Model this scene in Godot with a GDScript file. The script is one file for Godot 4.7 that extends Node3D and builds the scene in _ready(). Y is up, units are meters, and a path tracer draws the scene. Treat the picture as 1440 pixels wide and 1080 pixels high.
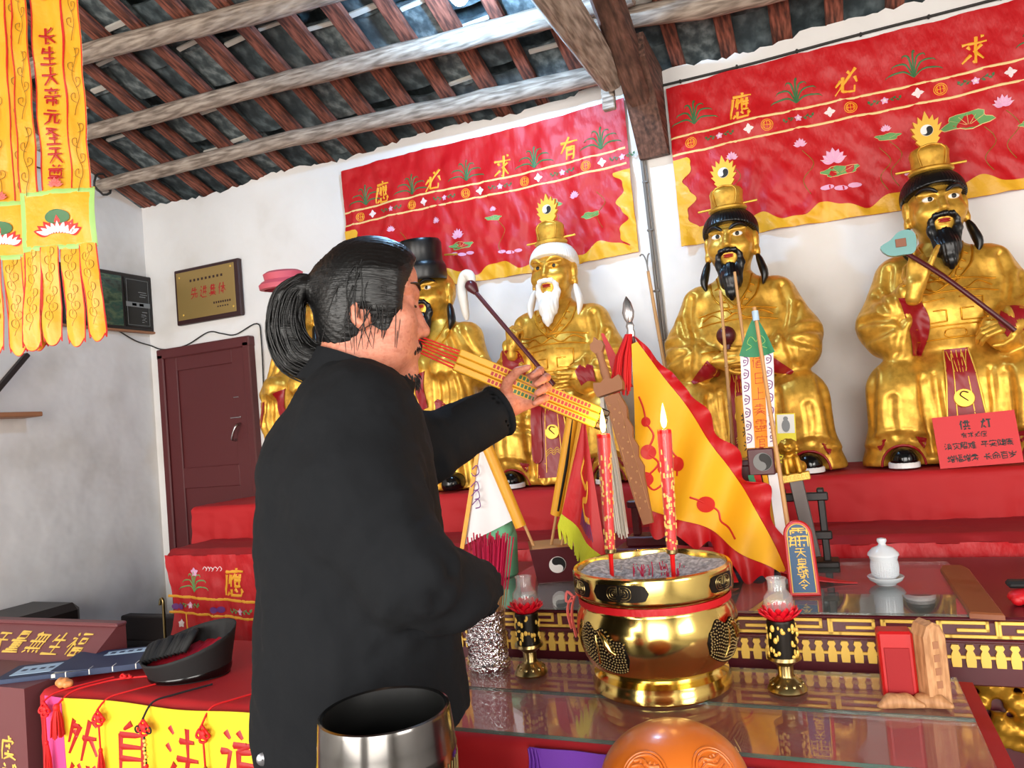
extends Node3D

const ROOF_T := 0.384          # rise of the roof per metre away from the altar wall
const WALL_Z := -3.0
var M := {}                     # materials
var taken := {}

# ---------------------------------------------------------------- shape helpers
class MB:
	var v := PackedVector3Array()
	var ix := PackedInt32Array()
	func tri(a: int, b: int, c: int) -> void:
		ix.push_back(a); ix.push_back(b); ix.push_back(c)
	func quad(a: int, b: int, c: int, d: int) -> void:
		tri(a, b, c); tri(a, c, d)
	# counter-clockwise polygons with corners of their own (flat shading)
	func face(p: Array) -> void:
		var s := v.size()
		for q in p: v.push_back(q)
		for i in range(1, p.size() - 1): tri(s, s + i, s + i + 1)
	func rows(pts: PackedVector3Array, nu: int, close_u := false, s0 := -1) -> void:
		var s := v.size()
		v.append_array(pts)
		var nv := pts.size() / nu
		for j in nv - 1:
			for i in (nu if close_u else nu - 1):
				var a := s + j * nu + i
				var b := s + j * nu + (i + 1) % nu
				quad(a, b, b + nu, a + nu)
	func box(c: Vector3, size: Vector3, bev := 0.0, xf := Transform3D()) -> void:
		var h := size * 0.5
		bev = minf(bev, minf(h.x, minf(h.y, h.z)) * 0.9)
		var g := h - Vector3.ONE * bev
		for ax in 3:
			var u := (ax + 1) % 3
			var w := (ax + 2) % 3
			for sg in [-1.0, 1.0]:
				var q := []
				for k in [[-1, -1], [1, -1], [1, 1], [-1, 1]]:
					var p := Vector3.ZERO
					p[ax] = h[ax] * sg; p[u] = g[u] * k[0]; p[w] = g[w] * k[1]
					q.append(xf * (c + p))
				if sg < 0: q.reverse()
				face(q)
		if bev <= 0.0: return
		for ax in 3:
			var u := (ax + 1) % 3
			var w := (ax + 2) % 3
			for su in [-1.0, 1.0]:
				for sw in [-1.0, 1.0]:
					var a := Vector3.ZERO; var b := Vector3.ZERO
					a[u] = h[u] * su; a[w] = g[w] * sw
					b[u] = g[u] * su; b[w] = h[w] * sw
					var a2 := a; var b2 := b
					a[ax] = -g[ax]; b[ax] = -g[ax]; a2[ax] = g[ax]; b2[ax] = g[ax]
					var q := [xf * (c + a), xf * (c + b), xf * (c + b2), xf * (c + a2)]
					if su * sw < 0: q.reverse()
					face([q[0], q[3], q[2], q[1]] if false else q)
		for sx in [-1.0, 1.0]:
			for sy in [-1.0, 1.0]:
				for sz in [-1.0, 1.0]:
					var q := [xf * (c + Vector3(h.x * sx, g.y * sy, g.z * sz)), xf * (c + Vector3(g.x * sx, h.y * sy, g.z * sz)), xf * (c + Vector3(g.x * sx, g.y * sy, h.z * sz))]
					if sx * sy * sz < 0: q.reverse()
					face(q)
	# profile of (radius, height); turned round y
	func lathe(prof: Array, seg := 32, xf := Transform3D(), sharp := 0.7, sx := 1.0, sz := 1.0) -> void:
		var rings := []
		for i in prof.size():
			rings.append(prof[i])
			if i > 0 and i < prof.size() - 1:
				var a: Vector2 = (prof[i] - prof[i - 1]).normalized()
				var b: Vector2 = (prof[i + 1] - prof[i]).normalized()
				if absf(a.angle_to(b)) > sharp: rings.append(null); rings.append(prof[i])
		var run := PackedVector3Array()
		for r in rings:
			if r == null:
				rows(run, seg, true); run = PackedVector3Array(); continue
			for k in seg:
				var t := -TAU * k / seg
				run.push_back(xf * Vector3(r.x * cos(t) * sx, r.y, r.x * sin(t) * sz))
		rows(run, seg, true)
	func tube(pts: Array, rad, seg := 8, close := false, xf := Transform3D(), flat := 1.0, caps := true) -> void:
		var n := pts.size()
		var up := Vector3.UP
		var d0: Vector3 = pts[1] - pts[0]
		if absf(d0.normalized().dot(up)) > 0.9: up = Vector3.RIGHT
		var side := d0.cross(up).normalized()
		var out := PackedVector3Array()
		for i in n:
			var a: Vector3 = pts[(i - 1 + n) % n] if close else pts[maxi(i - 1, 0)]
			var b: Vector3 = pts[(i + 1) % n] if close else pts[mini(i + 1, n - 1)]
			var d := (b - a).normalized()
			side = (side - d * side.dot(d)).normalized()
			var nn := d.cross(side)
			var r: float = rad[i] if rad is Array else rad
			for k in seg:
				var t := TAU * k / seg
				out.push_back(xf * (pts[i] + side * (cos(t) * r) + nn * (sin(t) * r * flat)))
		if close:
			for k in seg: out.push_back(out[k])
		var s := v.size()
		rows(out, seg, true)
		if not close and caps:
			for e in [0, n - 1]:
				var c := v.size()
				v.push_back(xf * pts[e])
				for k in seg: v.push_back(out[e * seg + k])
				for k in seg:
					var k2 := (k + 1) % seg
					if e == 0: tri(c, c + 1 + k2, c + 1 + k)
					else: tri(c, c + 1 + k, c + 1 + k2)
	func ball(c: Vector3, r: Vector3, seg := 16, xf := Transform3D()) -> void:
		var out := PackedVector3Array()
		var m := maxi(seg / 2, 4)
		for j in m + 1:
			var a := -PI / 2 + PI * j / m
			for i in seg:
				var t := -TAU * i / seg
				out.push_back(xf * (c + Vector3(r.x * cos(a) * cos(t), r.y * sin(a), r.z * cos(a) * sin(t))))
		rows(out, seg, true)
	# a polygon in x, y made deep from z0 to z1, with a chamfer on the front edge
	func prism(poly: PackedVector2Array, z0: float, z1: float, xf := Transform3D(), bev := 0.0) -> void:
		if Geometry2D.is_polygon_clockwise(poly): poly.reverse()
		var n := poly.size()
		var inner := poly
		if bev > 0.0:
			var off := Geometry2D.offset_polygon(poly, -bev)
			if off.size() == 1 and off[0].size() == n: inner = off[0]
			else: bev = 0.0
			if bev > 0.0:
				var best := 0; var bd := 1e9
				for k in n:
					var d := poly[0].distance_to(inner[k])
					if d < bd: bd = d; best = k
				var al := PackedVector2Array()
				for k in n: al.push_back(inner[(best + k) % n])
				inner = al
		var t := Geometry2D.triangulate_polygon(inner)
		var s := v.size()
		for p in inner: v.push_back(xf * Vector3(p.x, p.y, z1))
		for k in range(0, t.size(), 3):
			var a := inner[t[k]]; var b := inner[t[k + 1]]; var c := inner[t[k + 2]]
			if (b - a).cross(c - a) > 0: tri(s + t[k], s + t[k + 1], s + t[k + 2])
			else: tri(s + t[k], s + t[k + 2], s + t[k + 1])
		var tb := Geometry2D.triangulate_polygon(poly)
		s = v.size()
		for p in poly: v.push_back(xf * Vector3(p.x, p.y, z0))
		for k in range(0, tb.size(), 3):
			var a := poly[tb[k]]; var b := poly[tb[k + 1]]; var c := poly[tb[k + 2]]
			if (b - a).cross(c - a) > 0: tri(s + tb[k], s + tb[k + 2], s + tb[k + 1])
			else: tri(s + tb[k], s + tb[k + 1], s + tb[k + 2])
		for k in n:
			var a := poly[k]; var b := poly[(k + 1) % n]
			face([xf * Vector3(a.x, a.y, z0), xf * Vector3(b.x, b.y, z0), xf * Vector3(b.x, b.y, z1 - bev), xf * Vector3(a.x, a.y, z1 - bev)])
			if bev > 0.0:
				var a2 := inner[k]; var b2 := inner[(k + 1) % n]
				face([xf * Vector3(a.x, a.y, z1 - bev), xf * Vector3(b.x, b.y, z1 - bev), xf * Vector3(b2.x, b2.y, z1), xf * Vector3(a2.x, a2.y, z1)])
	# cloth with a thickness: f(u, v) gives the middle point, u and v from 0 to 1
	func sheet(f: Callable, nu: int, nv: int, th := 0.002) -> void:
		var p := PackedVector3Array()
		for j in nv + 1:
			for i in nu + 1: p.push_back(f.call(float(i) / nu, float(j) / nv))
		var w := nu + 1
		var nrm := PackedVector3Array()
		for j in nv + 1:
			for i in w:
				var du := p[j * w + mini(i + 1, nu)] - p[j * w + maxi(i - 1, 0)]
				var dv := p[mini(j + 1, nv) * w + i] - p[maxi(j - 1, 0) * w + i]
				nrm.push_back(dv.cross(du).normalized())
		var fr := PackedVector3Array(); var bk := PackedVector3Array()
		for k in p.size():
			fr.push_back(p[k] + nrm[k] * th * 0.5); bk.push_back(p[k] - nrm[k] * th * 0.5)
		var s := v.size()
		v.append_array(fr)
		for j in nv:
			for i in nu:
				var a := s + j * w + i
				quad(a, a + w, a + w + 1, a + 1)
		s = v.size()
		v.append_array(bk)
		for j in nv:
			for i in nu:
				var a := s + j * w + i
				quad(a, a + 1, a + w + 1, a + w)
		var rim := []
		for i in nu: rim.append(i)
		for j in nv: rim.append(j * w + nu)
		for i in nu: rim.append(nv * w + nu - i)
		for j in nv: rim.append((nv - j) * w)
		for k in rim.size():
			var a: int = rim[k]; var b: int = rim[(k + 1) % rim.size()]
			face([fr[a], fr[b], bk[b], bk[a]])
	# a flat band along a line; put(x, y, lift) gives the point on the surface it lies on
	func band(pts: Array, wid, put: Callable, lift := 0.001, pad := 0.001, close := false) -> void:
		var n := pts.size()
		if n < 2: return
		var s := v.size()
		for i in n:
			var a: Vector2 = pts[(i - 1 + n) % n] if close else pts[maxi(i - 1, 0)]
			var b: Vector2 = pts[(i + 1) % n] if close else pts[mini(i + 1, n - 1)]
			var d := (b - a).normalized()
			var m := Vector2(-d.y, d.x)
			var w: float = (wid[i] if wid is Array else wid) * 0.5
			var c: Vector2 = pts[i]
			v.push_back(put.call(c.x + m.x * w, c.y + m.y * w, lift * 0.3))
			v.push_back(put.call(c.x, c.y, lift + pad))
			v.push_back(put.call(c.x - m.x * w, c.y - m.y * w, lift * 0.3))
		for i in (n if close else n - 1):
			var a := s + i * 3
			var b := s + ((i + 1) % n) * 3
			quad(a, a + 1, b + 1, b)
			quad(a + 1, a + 2, b + 2, b + 1)
	func patch(poly: PackedVector2Array, put: Callable, lift := 0.001) -> void:
		if Geometry2D.is_polygon_clockwise(poly): poly.reverse()
		var t := Geometry2D.triangulate_polygon(poly)
		var s := v.size()
		for p in poly: v.push_back(put.call(p.x, p.y, lift))
		for k in range(0, t.size(), 3): tri(s + t[k], s + t[k + 1], s + t[k + 2])
	func normals() -> PackedVector3Array:
		var n := PackedVector3Array()
		n.resize(v.size())
		for k in range(0, ix.size(), 3):
			var a := ix[k]; var b := ix[k + 1]; var c := ix[k + 2]
			var m := (v[b] - v[a]).cross(v[c] - v[a])
			n[a] += m; n[b] += m; n[c] += m
		for k in n.size():
			n[k] = n[k].normalized() if n[k].length_squared() > 1e-24 else Vector3.UP
		return n
	func mesh() -> ArrayMesh:
		var arr := []
		arr.resize(Mesh.ARRAY_MAX)
		arr[Mesh.ARRAY_VERTEX] = v
		arr[Mesh.ARRAY_NORMAL] = normals()
		var rev := PackedInt32Array()
		rev.resize(ix.size())
		for k in range(0, ix.size(), 3):
			rev[k] = ix[k]; rev[k + 1] = ix[k + 2]; rev[k + 2] = ix[k + 1]
		arr[Mesh.ARRAY_INDEX] = rev
		var m := ArrayMesh.new()
		m.add_surface_from_arrays(Mesh.PRIMITIVE_TRIANGLES, arr)
		return m

# a distance field on a grid, meshed as surface nets
class Field:
	var h := 0.01
	var o := Vector3.ZERO
	var nx := 0
	var ny := 0
	var nz := 0
	var f := PackedFloat32Array()
	func _init(lo: Vector3, hi: Vector3, cell: float) -> void:
		h = cell; o = lo
		nx = int((hi.x - lo.x) / h) + 2; ny = int((hi.y - lo.y) / h) + 2; nz = int((hi.z - lo.z) / h) + 2
		f.resize(nx * ny * nz); f.fill(1.0)
	# a tapered round bone from a to b, melted into what is there; sq squashes the metric along z
	func bone(a: Vector3, b: Vector3, ra: float, rb: float, k := 0.02, cut := false) -> void:
		var m := maxf(ra, rb) + k + 2.5 * h
		var lo := (Vector3(minf(a.x, b.x), minf(a.y, b.y), minf(a.z, b.z)) - Vector3.ONE * m - o) / h
		var hi := (Vector3(maxf(a.x, b.x), maxf(a.y, b.y), maxf(a.z, b.z)) + Vector3.ONE * m - o) / h
		var ab := b - a
		var il := 1.0 / maxf(ab.length_squared(), 1e-9)
		for kz in range(maxi(int(lo.z), 0), mini(int(hi.z) + 1, nz)):
			for ky in range(maxi(int(lo.y), 0), mini(int(hi.y) + 1, ny)):
				var row := (kz * ny + ky) * nx
				for kx in range(maxi(int(lo.x), 0), mini(int(hi.x) + 1, nx)):
					var p := o + Vector3(kx, ky, kz) * h - a
					var t := clampf(p.dot(ab) * il, 0.0, 1.0)
					var d := (p - ab * t).length() - lerpf(ra, rb, t)
					var i := row + kx
					var e := f[i]
					if cut:
						d = -d
						var q := clampf(0.5 - 0.5 * (e - d) / k, 0.0, 1.0)
						f[i] = lerpf(e, d, q) + k * q * (1.0 - q)
					else:
						var q := clampf(0.5 + 0.5 * (e - d) / k, 0.0, 1.0)
						f[i] = lerpf(e, d, q) - k * q * (1.0 - q)
	func egg(c: Vector3, r: Vector3, k := 0.02, turn := Basis(), cut := false) -> void:
		var m := maxf(r.x, maxf(r.y, r.z)) + k + 2.5 * h
		var lo := (c - Vector3.ONE * m - o) / h
		var hi := (c + Vector3.ONE * m - o) / h
		var inv := turn.transposed()
		var rm := minf(r.x, minf(r.y, r.z))
		for kz in range(maxi(int(lo.z), 0), mini(int(hi.z) + 1, nz)):
			for ky in range(maxi(int(lo.y), 0), mini(int(hi.y) + 1, ny)):
				var row := (kz * ny + ky) * nx
				for kx in range(maxi(int(lo.x), 0), mini(int(hi.x) + 1, nx)):
					var p := inv * (o + Vector3(kx, ky, kz) * h - c)
					var q0 := p / r
					var l := q0.length()
					var g := (q0 / r).length()
					var d := (l * (l - 1.0) / g) if g > 1e-6 else -rm
					var i := row + kx
					var e := f[i]
					if cut:
						d = -d
						var q := clampf(0.5 - 0.5 * (e - d) / k, 0.0, 1.0)
						f[i] = lerpf(e, d, q) + k * q * (1.0 - q)
					else:
						var q := clampf(0.5 + 0.5 * (e - d) / k, 0.0, 1.0)
						f[i] = lerpf(e, d, q) - k * q * (1.0 - q)
	func chain(p: Array, r: Array, k := 0.02) -> void:
		for i in p.size() - 1: bone(p[i], p[i + 1], r[i], r[i + 1], k)
	# keep only what lies above/below a plane (normal points to what is removed)
	func slice(n: Vector3, at: Vector3) -> void:
		for kz in nz:
			for ky in ny:
				for kx in nx:
					var d := (o + Vector3(kx, ky, kz) * h - at).dot(n)
					var i := (kz * ny + ky) * nx + kx
					if d > f[i]: f[i] = d
	func at(p: Vector3) -> float:
		var g := (p - o) / h
		var x := clampi(int(g.x), 0, nx - 2); var y := clampi(int(g.y), 0, ny - 2); var z := clampi(int(g.z), 0, nz - 2)
		var a := g.x - x; var b := g.y - y; var c := g.z - z
		var i := (z * ny + y) * nx + x
		var s := nx * ny
		return lerpf(lerpf(lerpf(f[i], f[i + 1], a), lerpf(f[i + nx], f[i + nx + 1], a), b), lerpf(lerpf(f[i + s], f[i + s + 1], a), lerpf(f[i + s + nx], f[i + s + nx + 1], a), b), c)
	# the foremost z of the surface at x, y (looking along -z)
	func front(x: float, y: float) -> float:
		var z := o.z + (nz - 2) * h
		while z > o.z:
			if at(Vector3(x, y, z)) < 0.0:
				for k in 6:
					var zz := z + h * (0.5 - k * 0.1)
					if at(Vector3(x, y, zz)) >= 0.0: return zz
				return z
			z -= h * 0.5
		return o.z
	func into(mb: MB, shift = null) -> void:
		var s := nx * ny
		var sum := {}
		var quads := PackedInt32Array()
		var step := [1, nx, s]
		for kz in range(1, nz - 1):
			for ky in range(1, ny - 1):
				var row := (kz * ny + ky) * nx
				for kx in range(1, nx - 1):
					var i := row + kx
					var a := f[i]
					var ina := a < 0.0
					for ax in 3:
						var b := f[i + (1 if ax == 0 else (nx if ax == 1 else s))]
						if (b < 0.0) == ina: continue
						var p := Vector3(kx, ky, kz)
						p[ax] += a / (a - b)
						var u: int = nx if ax == 0 else (s if ax == 1 else 1)
						var w: int = s if ax == 0 else (1 if ax == 1 else nx)
						var c := [i - u - w, i - w, i, i - u]
						for q in c:
							var e = sum.get(q)
							if e == null: sum[q] = [p, 1, -1]
							else:
								e[0] += p; e[1] += 1
						if ina: quads.append_array(PackedInt32Array([c[0], c[1], c[2], c[3]]))
						else: quads.append_array(PackedInt32Array([c[0], c[3], c[2], c[1]]))
		var base := mb.v.size()
		var n := 0
		var vs := PackedVector3Array()
		for q in sum:
			var e: Array = sum[q]
			vs.push_back(o + e[0] / e[1] * h)
			e[2] = base + n
			n += 1
		# one smoothing pass over the quads
		var acc := PackedVector3Array(); acc.resize(n)
		var cnt := PackedFloat32Array(); cnt.resize(n)
		for k in range(0, quads.size(), 4):
			for j in 4:
				quads[k + j] = sum[quads[k + j]][2] - base
			for j in 4:
				var a := quads[k + j]; var b := quads[k + (j + 1) % 4]
				acc[a] += vs[b]; cnt[a] += 1.0
				acc[b] += vs[a]; cnt[b] += 1.0
		for k in n:
			vs[k] = vs[k].lerp(acc[k] / maxf(cnt[k], 1.0), 0.5)
		if shift != null:
			var nr := PackedVector3Array(); nr.resize(n)
			for k in range(0, quads.size(), 4):
				var m := (vs[quads[k + 1]] - vs[quads[k]]).cross(vs[quads[k + 2]] - vs[quads[k]])
				for j in 4: nr[quads[k + j]] += m
			for k in n: vs[k] += shift.call(vs[k], nr[k].normalized())
		mb.v.append_array(vs)
		for k in range(0, quads.size(), 4):
			mb.quad(base + quads[k], base + quads[k + 1], base + quads[k + 2], base + quads[k + 3])

# ---------------------------------------------------------------- objects
func numbered(s: String) -> String:
	var n: int = taken.get(s, 0)
	taken[s] = n + 1
	return s if n == 0 else "%s_%03d" % [s, n]

func tag(o: Node, label: String, category: String, group := "") -> Node:
	o.set_meta("label", label); o.set_meta("category", category)
	if group: o.set_meta("group", group)
	return o

func thing(called: String, label: String, category: String, at := Vector3.ZERO, turn := 0.0, group := "") -> Node3D:
	var o := Node3D.new()
	o.name = numbered(called)
	add_child(o)
	o.position = at; o.rotation.y = turn
	tag(o, label, category, group)
	return o

func put(called: String, mb, mat: Material, parent: Node = null, label := "") -> MeshInstance3D:
	var o := MeshInstance3D.new()
	o.mesh = mb.mesh() if mb is MB else mb
	o.material_override = mat
	if parent == null:
		o.name = numbered(called); add_child(o)
	else:
		o.name = called; parent.add_child(o, true)
	if label: o.set_meta("label", label)
	if called in ["vine_pattern", "sprig_pattern", "thread_pattern", "wave_pattern", "piping_trim", "lotus_pattern", "embossed_pattern", "print_lettering"]: o.set_meta("kind", "stuff")   # stitches too fine to pick apart
	return o

func struct(called: String, mb, mat: Material) -> MeshInstance3D:
	var o := put(called, mb, mat)
	o.set_meta("kind", "structure")
	return o

func V(x: float, y: float, z: float) -> Vector3: return Vector3(x, y, z)
func P(x: float, y: float) -> Vector2: return Vector2(x, y)
func xf(at: Vector3, turn := Vector3.ZERO, s := 1.0) -> Transform3D:
	return Transform3D(Basis.from_euler(turn * PI / 180.0).scaled(Vector3.ONE * s), at)
func mbox(c: Vector3, size: Vector3, bev := 0.0) -> MB:
	var m := MB.new(); m.box(c, size, bev); return m
func curve(pts: Array, n: int) -> Array:      # a smooth line through points (2D or 3D)
	var out := []
	var m := pts.size()
	for i in m - 1:
		var p0 = pts[maxi(i - 1, 0)]; var p1 = pts[i]; var p2 = pts[i + 1]; var p3 = pts[mini(i + 2, m - 1)]
		for k in n:
			var t := float(k) / n
			out.append(0.5 * (2.0 * p1 + (p2 - p0) * t + (2.0 * p0 - 5.0 * p1 + 4.0 * p2 - p3) * t * t + (3.0 * p1 - p0 - 3.0 * p2 + p3) * t * t * t))
	out.append(pts[m - 1])
	return out
func circle(c: Vector2, r: float, n := 20, ry := -1.0) -> PackedVector2Array:
	var out := PackedVector2Array()
	for k in n: out.push_back(c + Vector2(cos(TAU * k / n) * r, sin(TAU * k / n) * (r if ry < 0 else ry)))
	return out

# ---------------------------------------------------------------- materials
func noise_tex(freq: float, oct: int, cols: Array, at: Array, size := 256, kind := FastNoiseLite.TYPE_SIMPLEX_SMOOTH, seed_ := 1, normal := false, strength := 4.0) -> NoiseTexture2D:
	var n := FastNoiseLite.new()
	n.noise_type = kind; n.frequency = freq; n.fractal_octaves = oct; n.seed = seed_
	var t := NoiseTexture2D.new()
	t.width = size; t.height = size; t.seamless = true; t.noise = n
	if normal:
		t.as_normal_map = true; t.bump_strength = strength
	elif cols.size():
		var g := Gradient.new()
		g.offsets = PackedFloat32Array(at)
		var pc := PackedColorArray()
		for c in cols: pc.push_back(Color(c))
		g.colors = pc
		t.color_ramp = g
	return t

func mat(called: String, color: Color, rough := 0.6, metal := 0.0) -> StandardMaterial3D:
	var m := StandardMaterial3D.new()
	m.resource_name = called
	m.albedo_color = color; m.roughness = rough; m.metallic = metal
	m.cull_mode = BaseMaterial3D.CULL_DISABLED
	M[called] = m
	return m

func tri_map(m: StandardMaterial3D, scale: Vector3, world := false) -> StandardMaterial3D:
	m.uv1_triplanar = true; m.uv1_scale = scale; m.uv1_world_triplanar = world
	return m

# ---------------------------------------------------------------- brush characters: strokes on a ten by ten grid
const BRUSH := {
	"长": "7143 0595 313958 4599", "生": "2114 2383 5059 2686 0999", "大": "0494 505419 5599", "帝": "4051 1191 3243 7263 151494 9495 2628 26767867 5459",
	"元": "2171 0393 433709 63688896", "圣": "117104 2285 2676 5459 0999", "天": "1181 0494 515419 5599", "尊": "3041 7061 0292 1316 138386 1686 4345 6365 0797 666959 2738",
	"有": "0292 4006 3439 34747969 3575 3777", "求": "0292 505948 2334 3608 7345 5588 7080", "必": "2406 3338488886 5162 8395 8009",
	"應": "5051 1191 120709 3225 3336 5234 5256 5383 5484 5686 7276 2819 37398987 5768 8798", "量": "2023 207073 2171 2373 0494 2527 257577 2676 2777 5459 1888 0999",
	"無": "3011 1191 0494 0797 2127 4147 6167 8187 1809 3849 6869 8899", "福": "1021 022206 2329 2445 4090 5254 528284 5484 4649 469699 4999 4797 7679",
	"虔": "5052 5171 1282 8273 120609 3464 5355 4656 2787 7719 3799", "誠": "1021 0242 1333 1535 0709 073739 0939 5292 5249 5474 747867 707999 9568 8091",
	"然": "2004 2141 4106 2233 5393 7047 7396 8091 1809 3849 6869 8899", "自": "5031 2229 228289 2484 2686 2989", "法": "1021 0314 2608 4282 6065 3595 655888 7799",
	"道": "4051 8071 3292 6243 4348 438388 4585 4686 4888 1021 032317 1708 173999", "值": "2004 1319 3292 6164 4448 448488 4585 4787 3999 3539", "日": "2129 218189 2585 2989",
	"上": "4049 4484 0999", "奏": "2171 1282 0494 5054 5407 5597 3676 2787 5619 5699", "靈": "2080 1191 1113 9193 5054 2232 2333 6272 6373 0506 052526 0626 4546 456566 4666 7576 759596 7696 1787 0999 5759 3728 7786",
	"官": "5051 1113 1191 9182 3339 337375 3575 377779 3979", "皇": "5041 2125 218185 2383 2585 1686 2888 5659 0999", "號": "1013 104043 1343 0545 2527 274748 4829 7072 7191 529293 525649 6484 7375 7595 6659 8688 8898",
	"令": "5004 5094 4253 2575 7547 3759", "供": "2004 1319 3292 5056 7076 3696 5839 7899", "灯": "1214 4233 3009 2749 5191 717968", "应": "5051 1191 120709 3447 5357 8358 2989",
	"消": "1021 0314 2608 6063 4153 8273 4449 448489 4686 4787", "灾": "5051 1113 1191 9182 2436 7465 5356 5619 5699", "解": "2002 2040 4031 1209 124249 1444 1646 2226 5080 808374 6154 5646 5696 4898 7579",
	"难": "0242 4209 1349 6043 5259 7081 5292 5595 5797 5999 7279", "平": "1181 2234 7263 0595 5159", "安": "5051 1113 1191 9182 0696 4437 3799 7419",
	"健": "2004 1319 3141 4134 3545 4528 3799 6191 9194 5393 6494 6696 5797 7078", "康": "5051 1191 120709 3373 7375 2494 3575 5259 2637 4728 8667 6799",
	"增": "0343 2127 0847 5061 9081 4245 429295 4595 7275 5659 568689 5787 5989", "寿": "2171 1282 0393 505509 3696 767968 4758", "命": "5004 5094 3474 1518 154548 1848 6569 659598 9887",
	"百": "1191 5042 2329 238389 2686 2989", "岁": "5053 1113 1393 9193 5416 4585 8519 3758", "先": "2004 2282 5055 0595 453709 65688896", "进": "4292 4595 5047 7077 1021 032317 1708 173999",
	"集": "3013 3026 5061 2181 2383 2484 2686 6166 0797 5659 5719 5799", "体": "2004 1319 3393 6069 6337 6397 4777", "打": "0242 202918 0635 5191 717968", "邪": "1050 2024 0454 404938 3408 6069 6090 9063 6394 9477 7766",
	"滅": "1021 0314 2608 3292 3249 4464 4556 5449 5469 707999 9567 8091", "巫": "1181 0999 5159 3226 3246 7266 7286",
	"敕": "2080 1191 1113 9193 5052 2232 6272 0414 1409 1534 3439 0636 0838 4474 5459 4676 5848 7494 9499 7696 7879",
}
# lays a character on a surface: put(x, y, lift); y up, size in metres
func glyph(mb: MB, ch: String, cx: float, cy: float, size: float, at: Callable, wid := 0.1, lift := 0.0006, wide := 1.0, slant := 0.0, cut := 1) -> void:
	if not BRUSH.has(ch): return
	for s in BRUSH[ch].split(" "):
		var p := []
		for k in range(0, s.length() - 1, 2):
			var gx: float = int(s[k]) / 9.0 - 0.5
			var gy: float = 0.5 - int(s[k + 1]) / 9.0
			p.append(P(cx + (gx * wide + gy * slant) * size, cy + gy * size))
		var q := []
		for k in p.size() - 1:
			for j in cut: q.append(p[k].lerp(p[k + 1], float(j) / cut))
		q.append(p[-1])
		var d: Vector2 = (q[1] - q[0]).normalized() * size * 0.02
		q[0] -= d
		var w := []
		for k in q.size(): w.append(size * wid * (1.15 - 0.55 * k / (q.size() - 1.0)))
		mb.band(q, w, at, lift, size * 0.012)

func writing(mb: MB, text: String, start: Vector2, step: Vector2, size: float, at: Callable, wid := 0.1, lift := 0.0006, wide := 1.0, slant := 0.0, cut := 1) -> void:
	for k in text.length():
		glyph(mb, text[k], start.x + step.x * k, start.y + step.y * k, size, at, wid, lift, wide, slant, cut)

func plane(at: Vector3, right: Vector3, up: Vector3) -> Callable:
	var n := right.cross(up).normalized()
	return func(x: float, y: float, l: float) -> Vector3: return at + right * x + up * y + n * l

# a yin-yang disc on a surface
func taiji(parent: Node, at: Callable, c: Vector2, r: float, light: Material, dark: Material, turn := 0.0) -> void:
	var a := MB.new(); var b := MB.new()
	a.patch(turned(circle(c, r, 32), c, turn), at, 0.0006)
	var half := PackedVector2Array()
	for k in 17: half.push_back(c + P(cos(-PI / 2 + PI * k / 16), sin(-PI / 2 + PI * k / 16)) * r * 0.95)
	for k in range(1, 13): half.push_back(c + P(0, r * 0.475) + P(cos(PI / 2 - PI * k / 12), sin(PI / 2 - PI * k / 12)) * -r * 0.475 * Vector2(1, -1))
	for k in range(1, 12): half.push_back(c + P(0, -r * 0.475) + P(cos(PI / 2 - PI * k / 12), sin(PI / 2 - PI * k / 12)) * r * 0.475)
	b.patch(turned(half, c, turn), at, 0.0014)
	b.patch(turned(circle(c + P(0, r * 0.475) * 1.0, r * 0.14, 12), c, turn), at, 0.0022)
	a.patch(turned(circle(c - P(0, r * 0.475), r * 0.14, 12), c, turn), at, 0.0022)
	put("yin_yang_ground", a, light, parent)
	put("yin_yang_half", b, dark, parent)

func turned(p: PackedVector2Array, c: Vector2, deg: float) -> PackedVector2Array:
	var out := PackedVector2Array()
	for q in p: out.push_back(c + (q - c).rotated(deg_to_rad(deg)))
	return out

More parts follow.
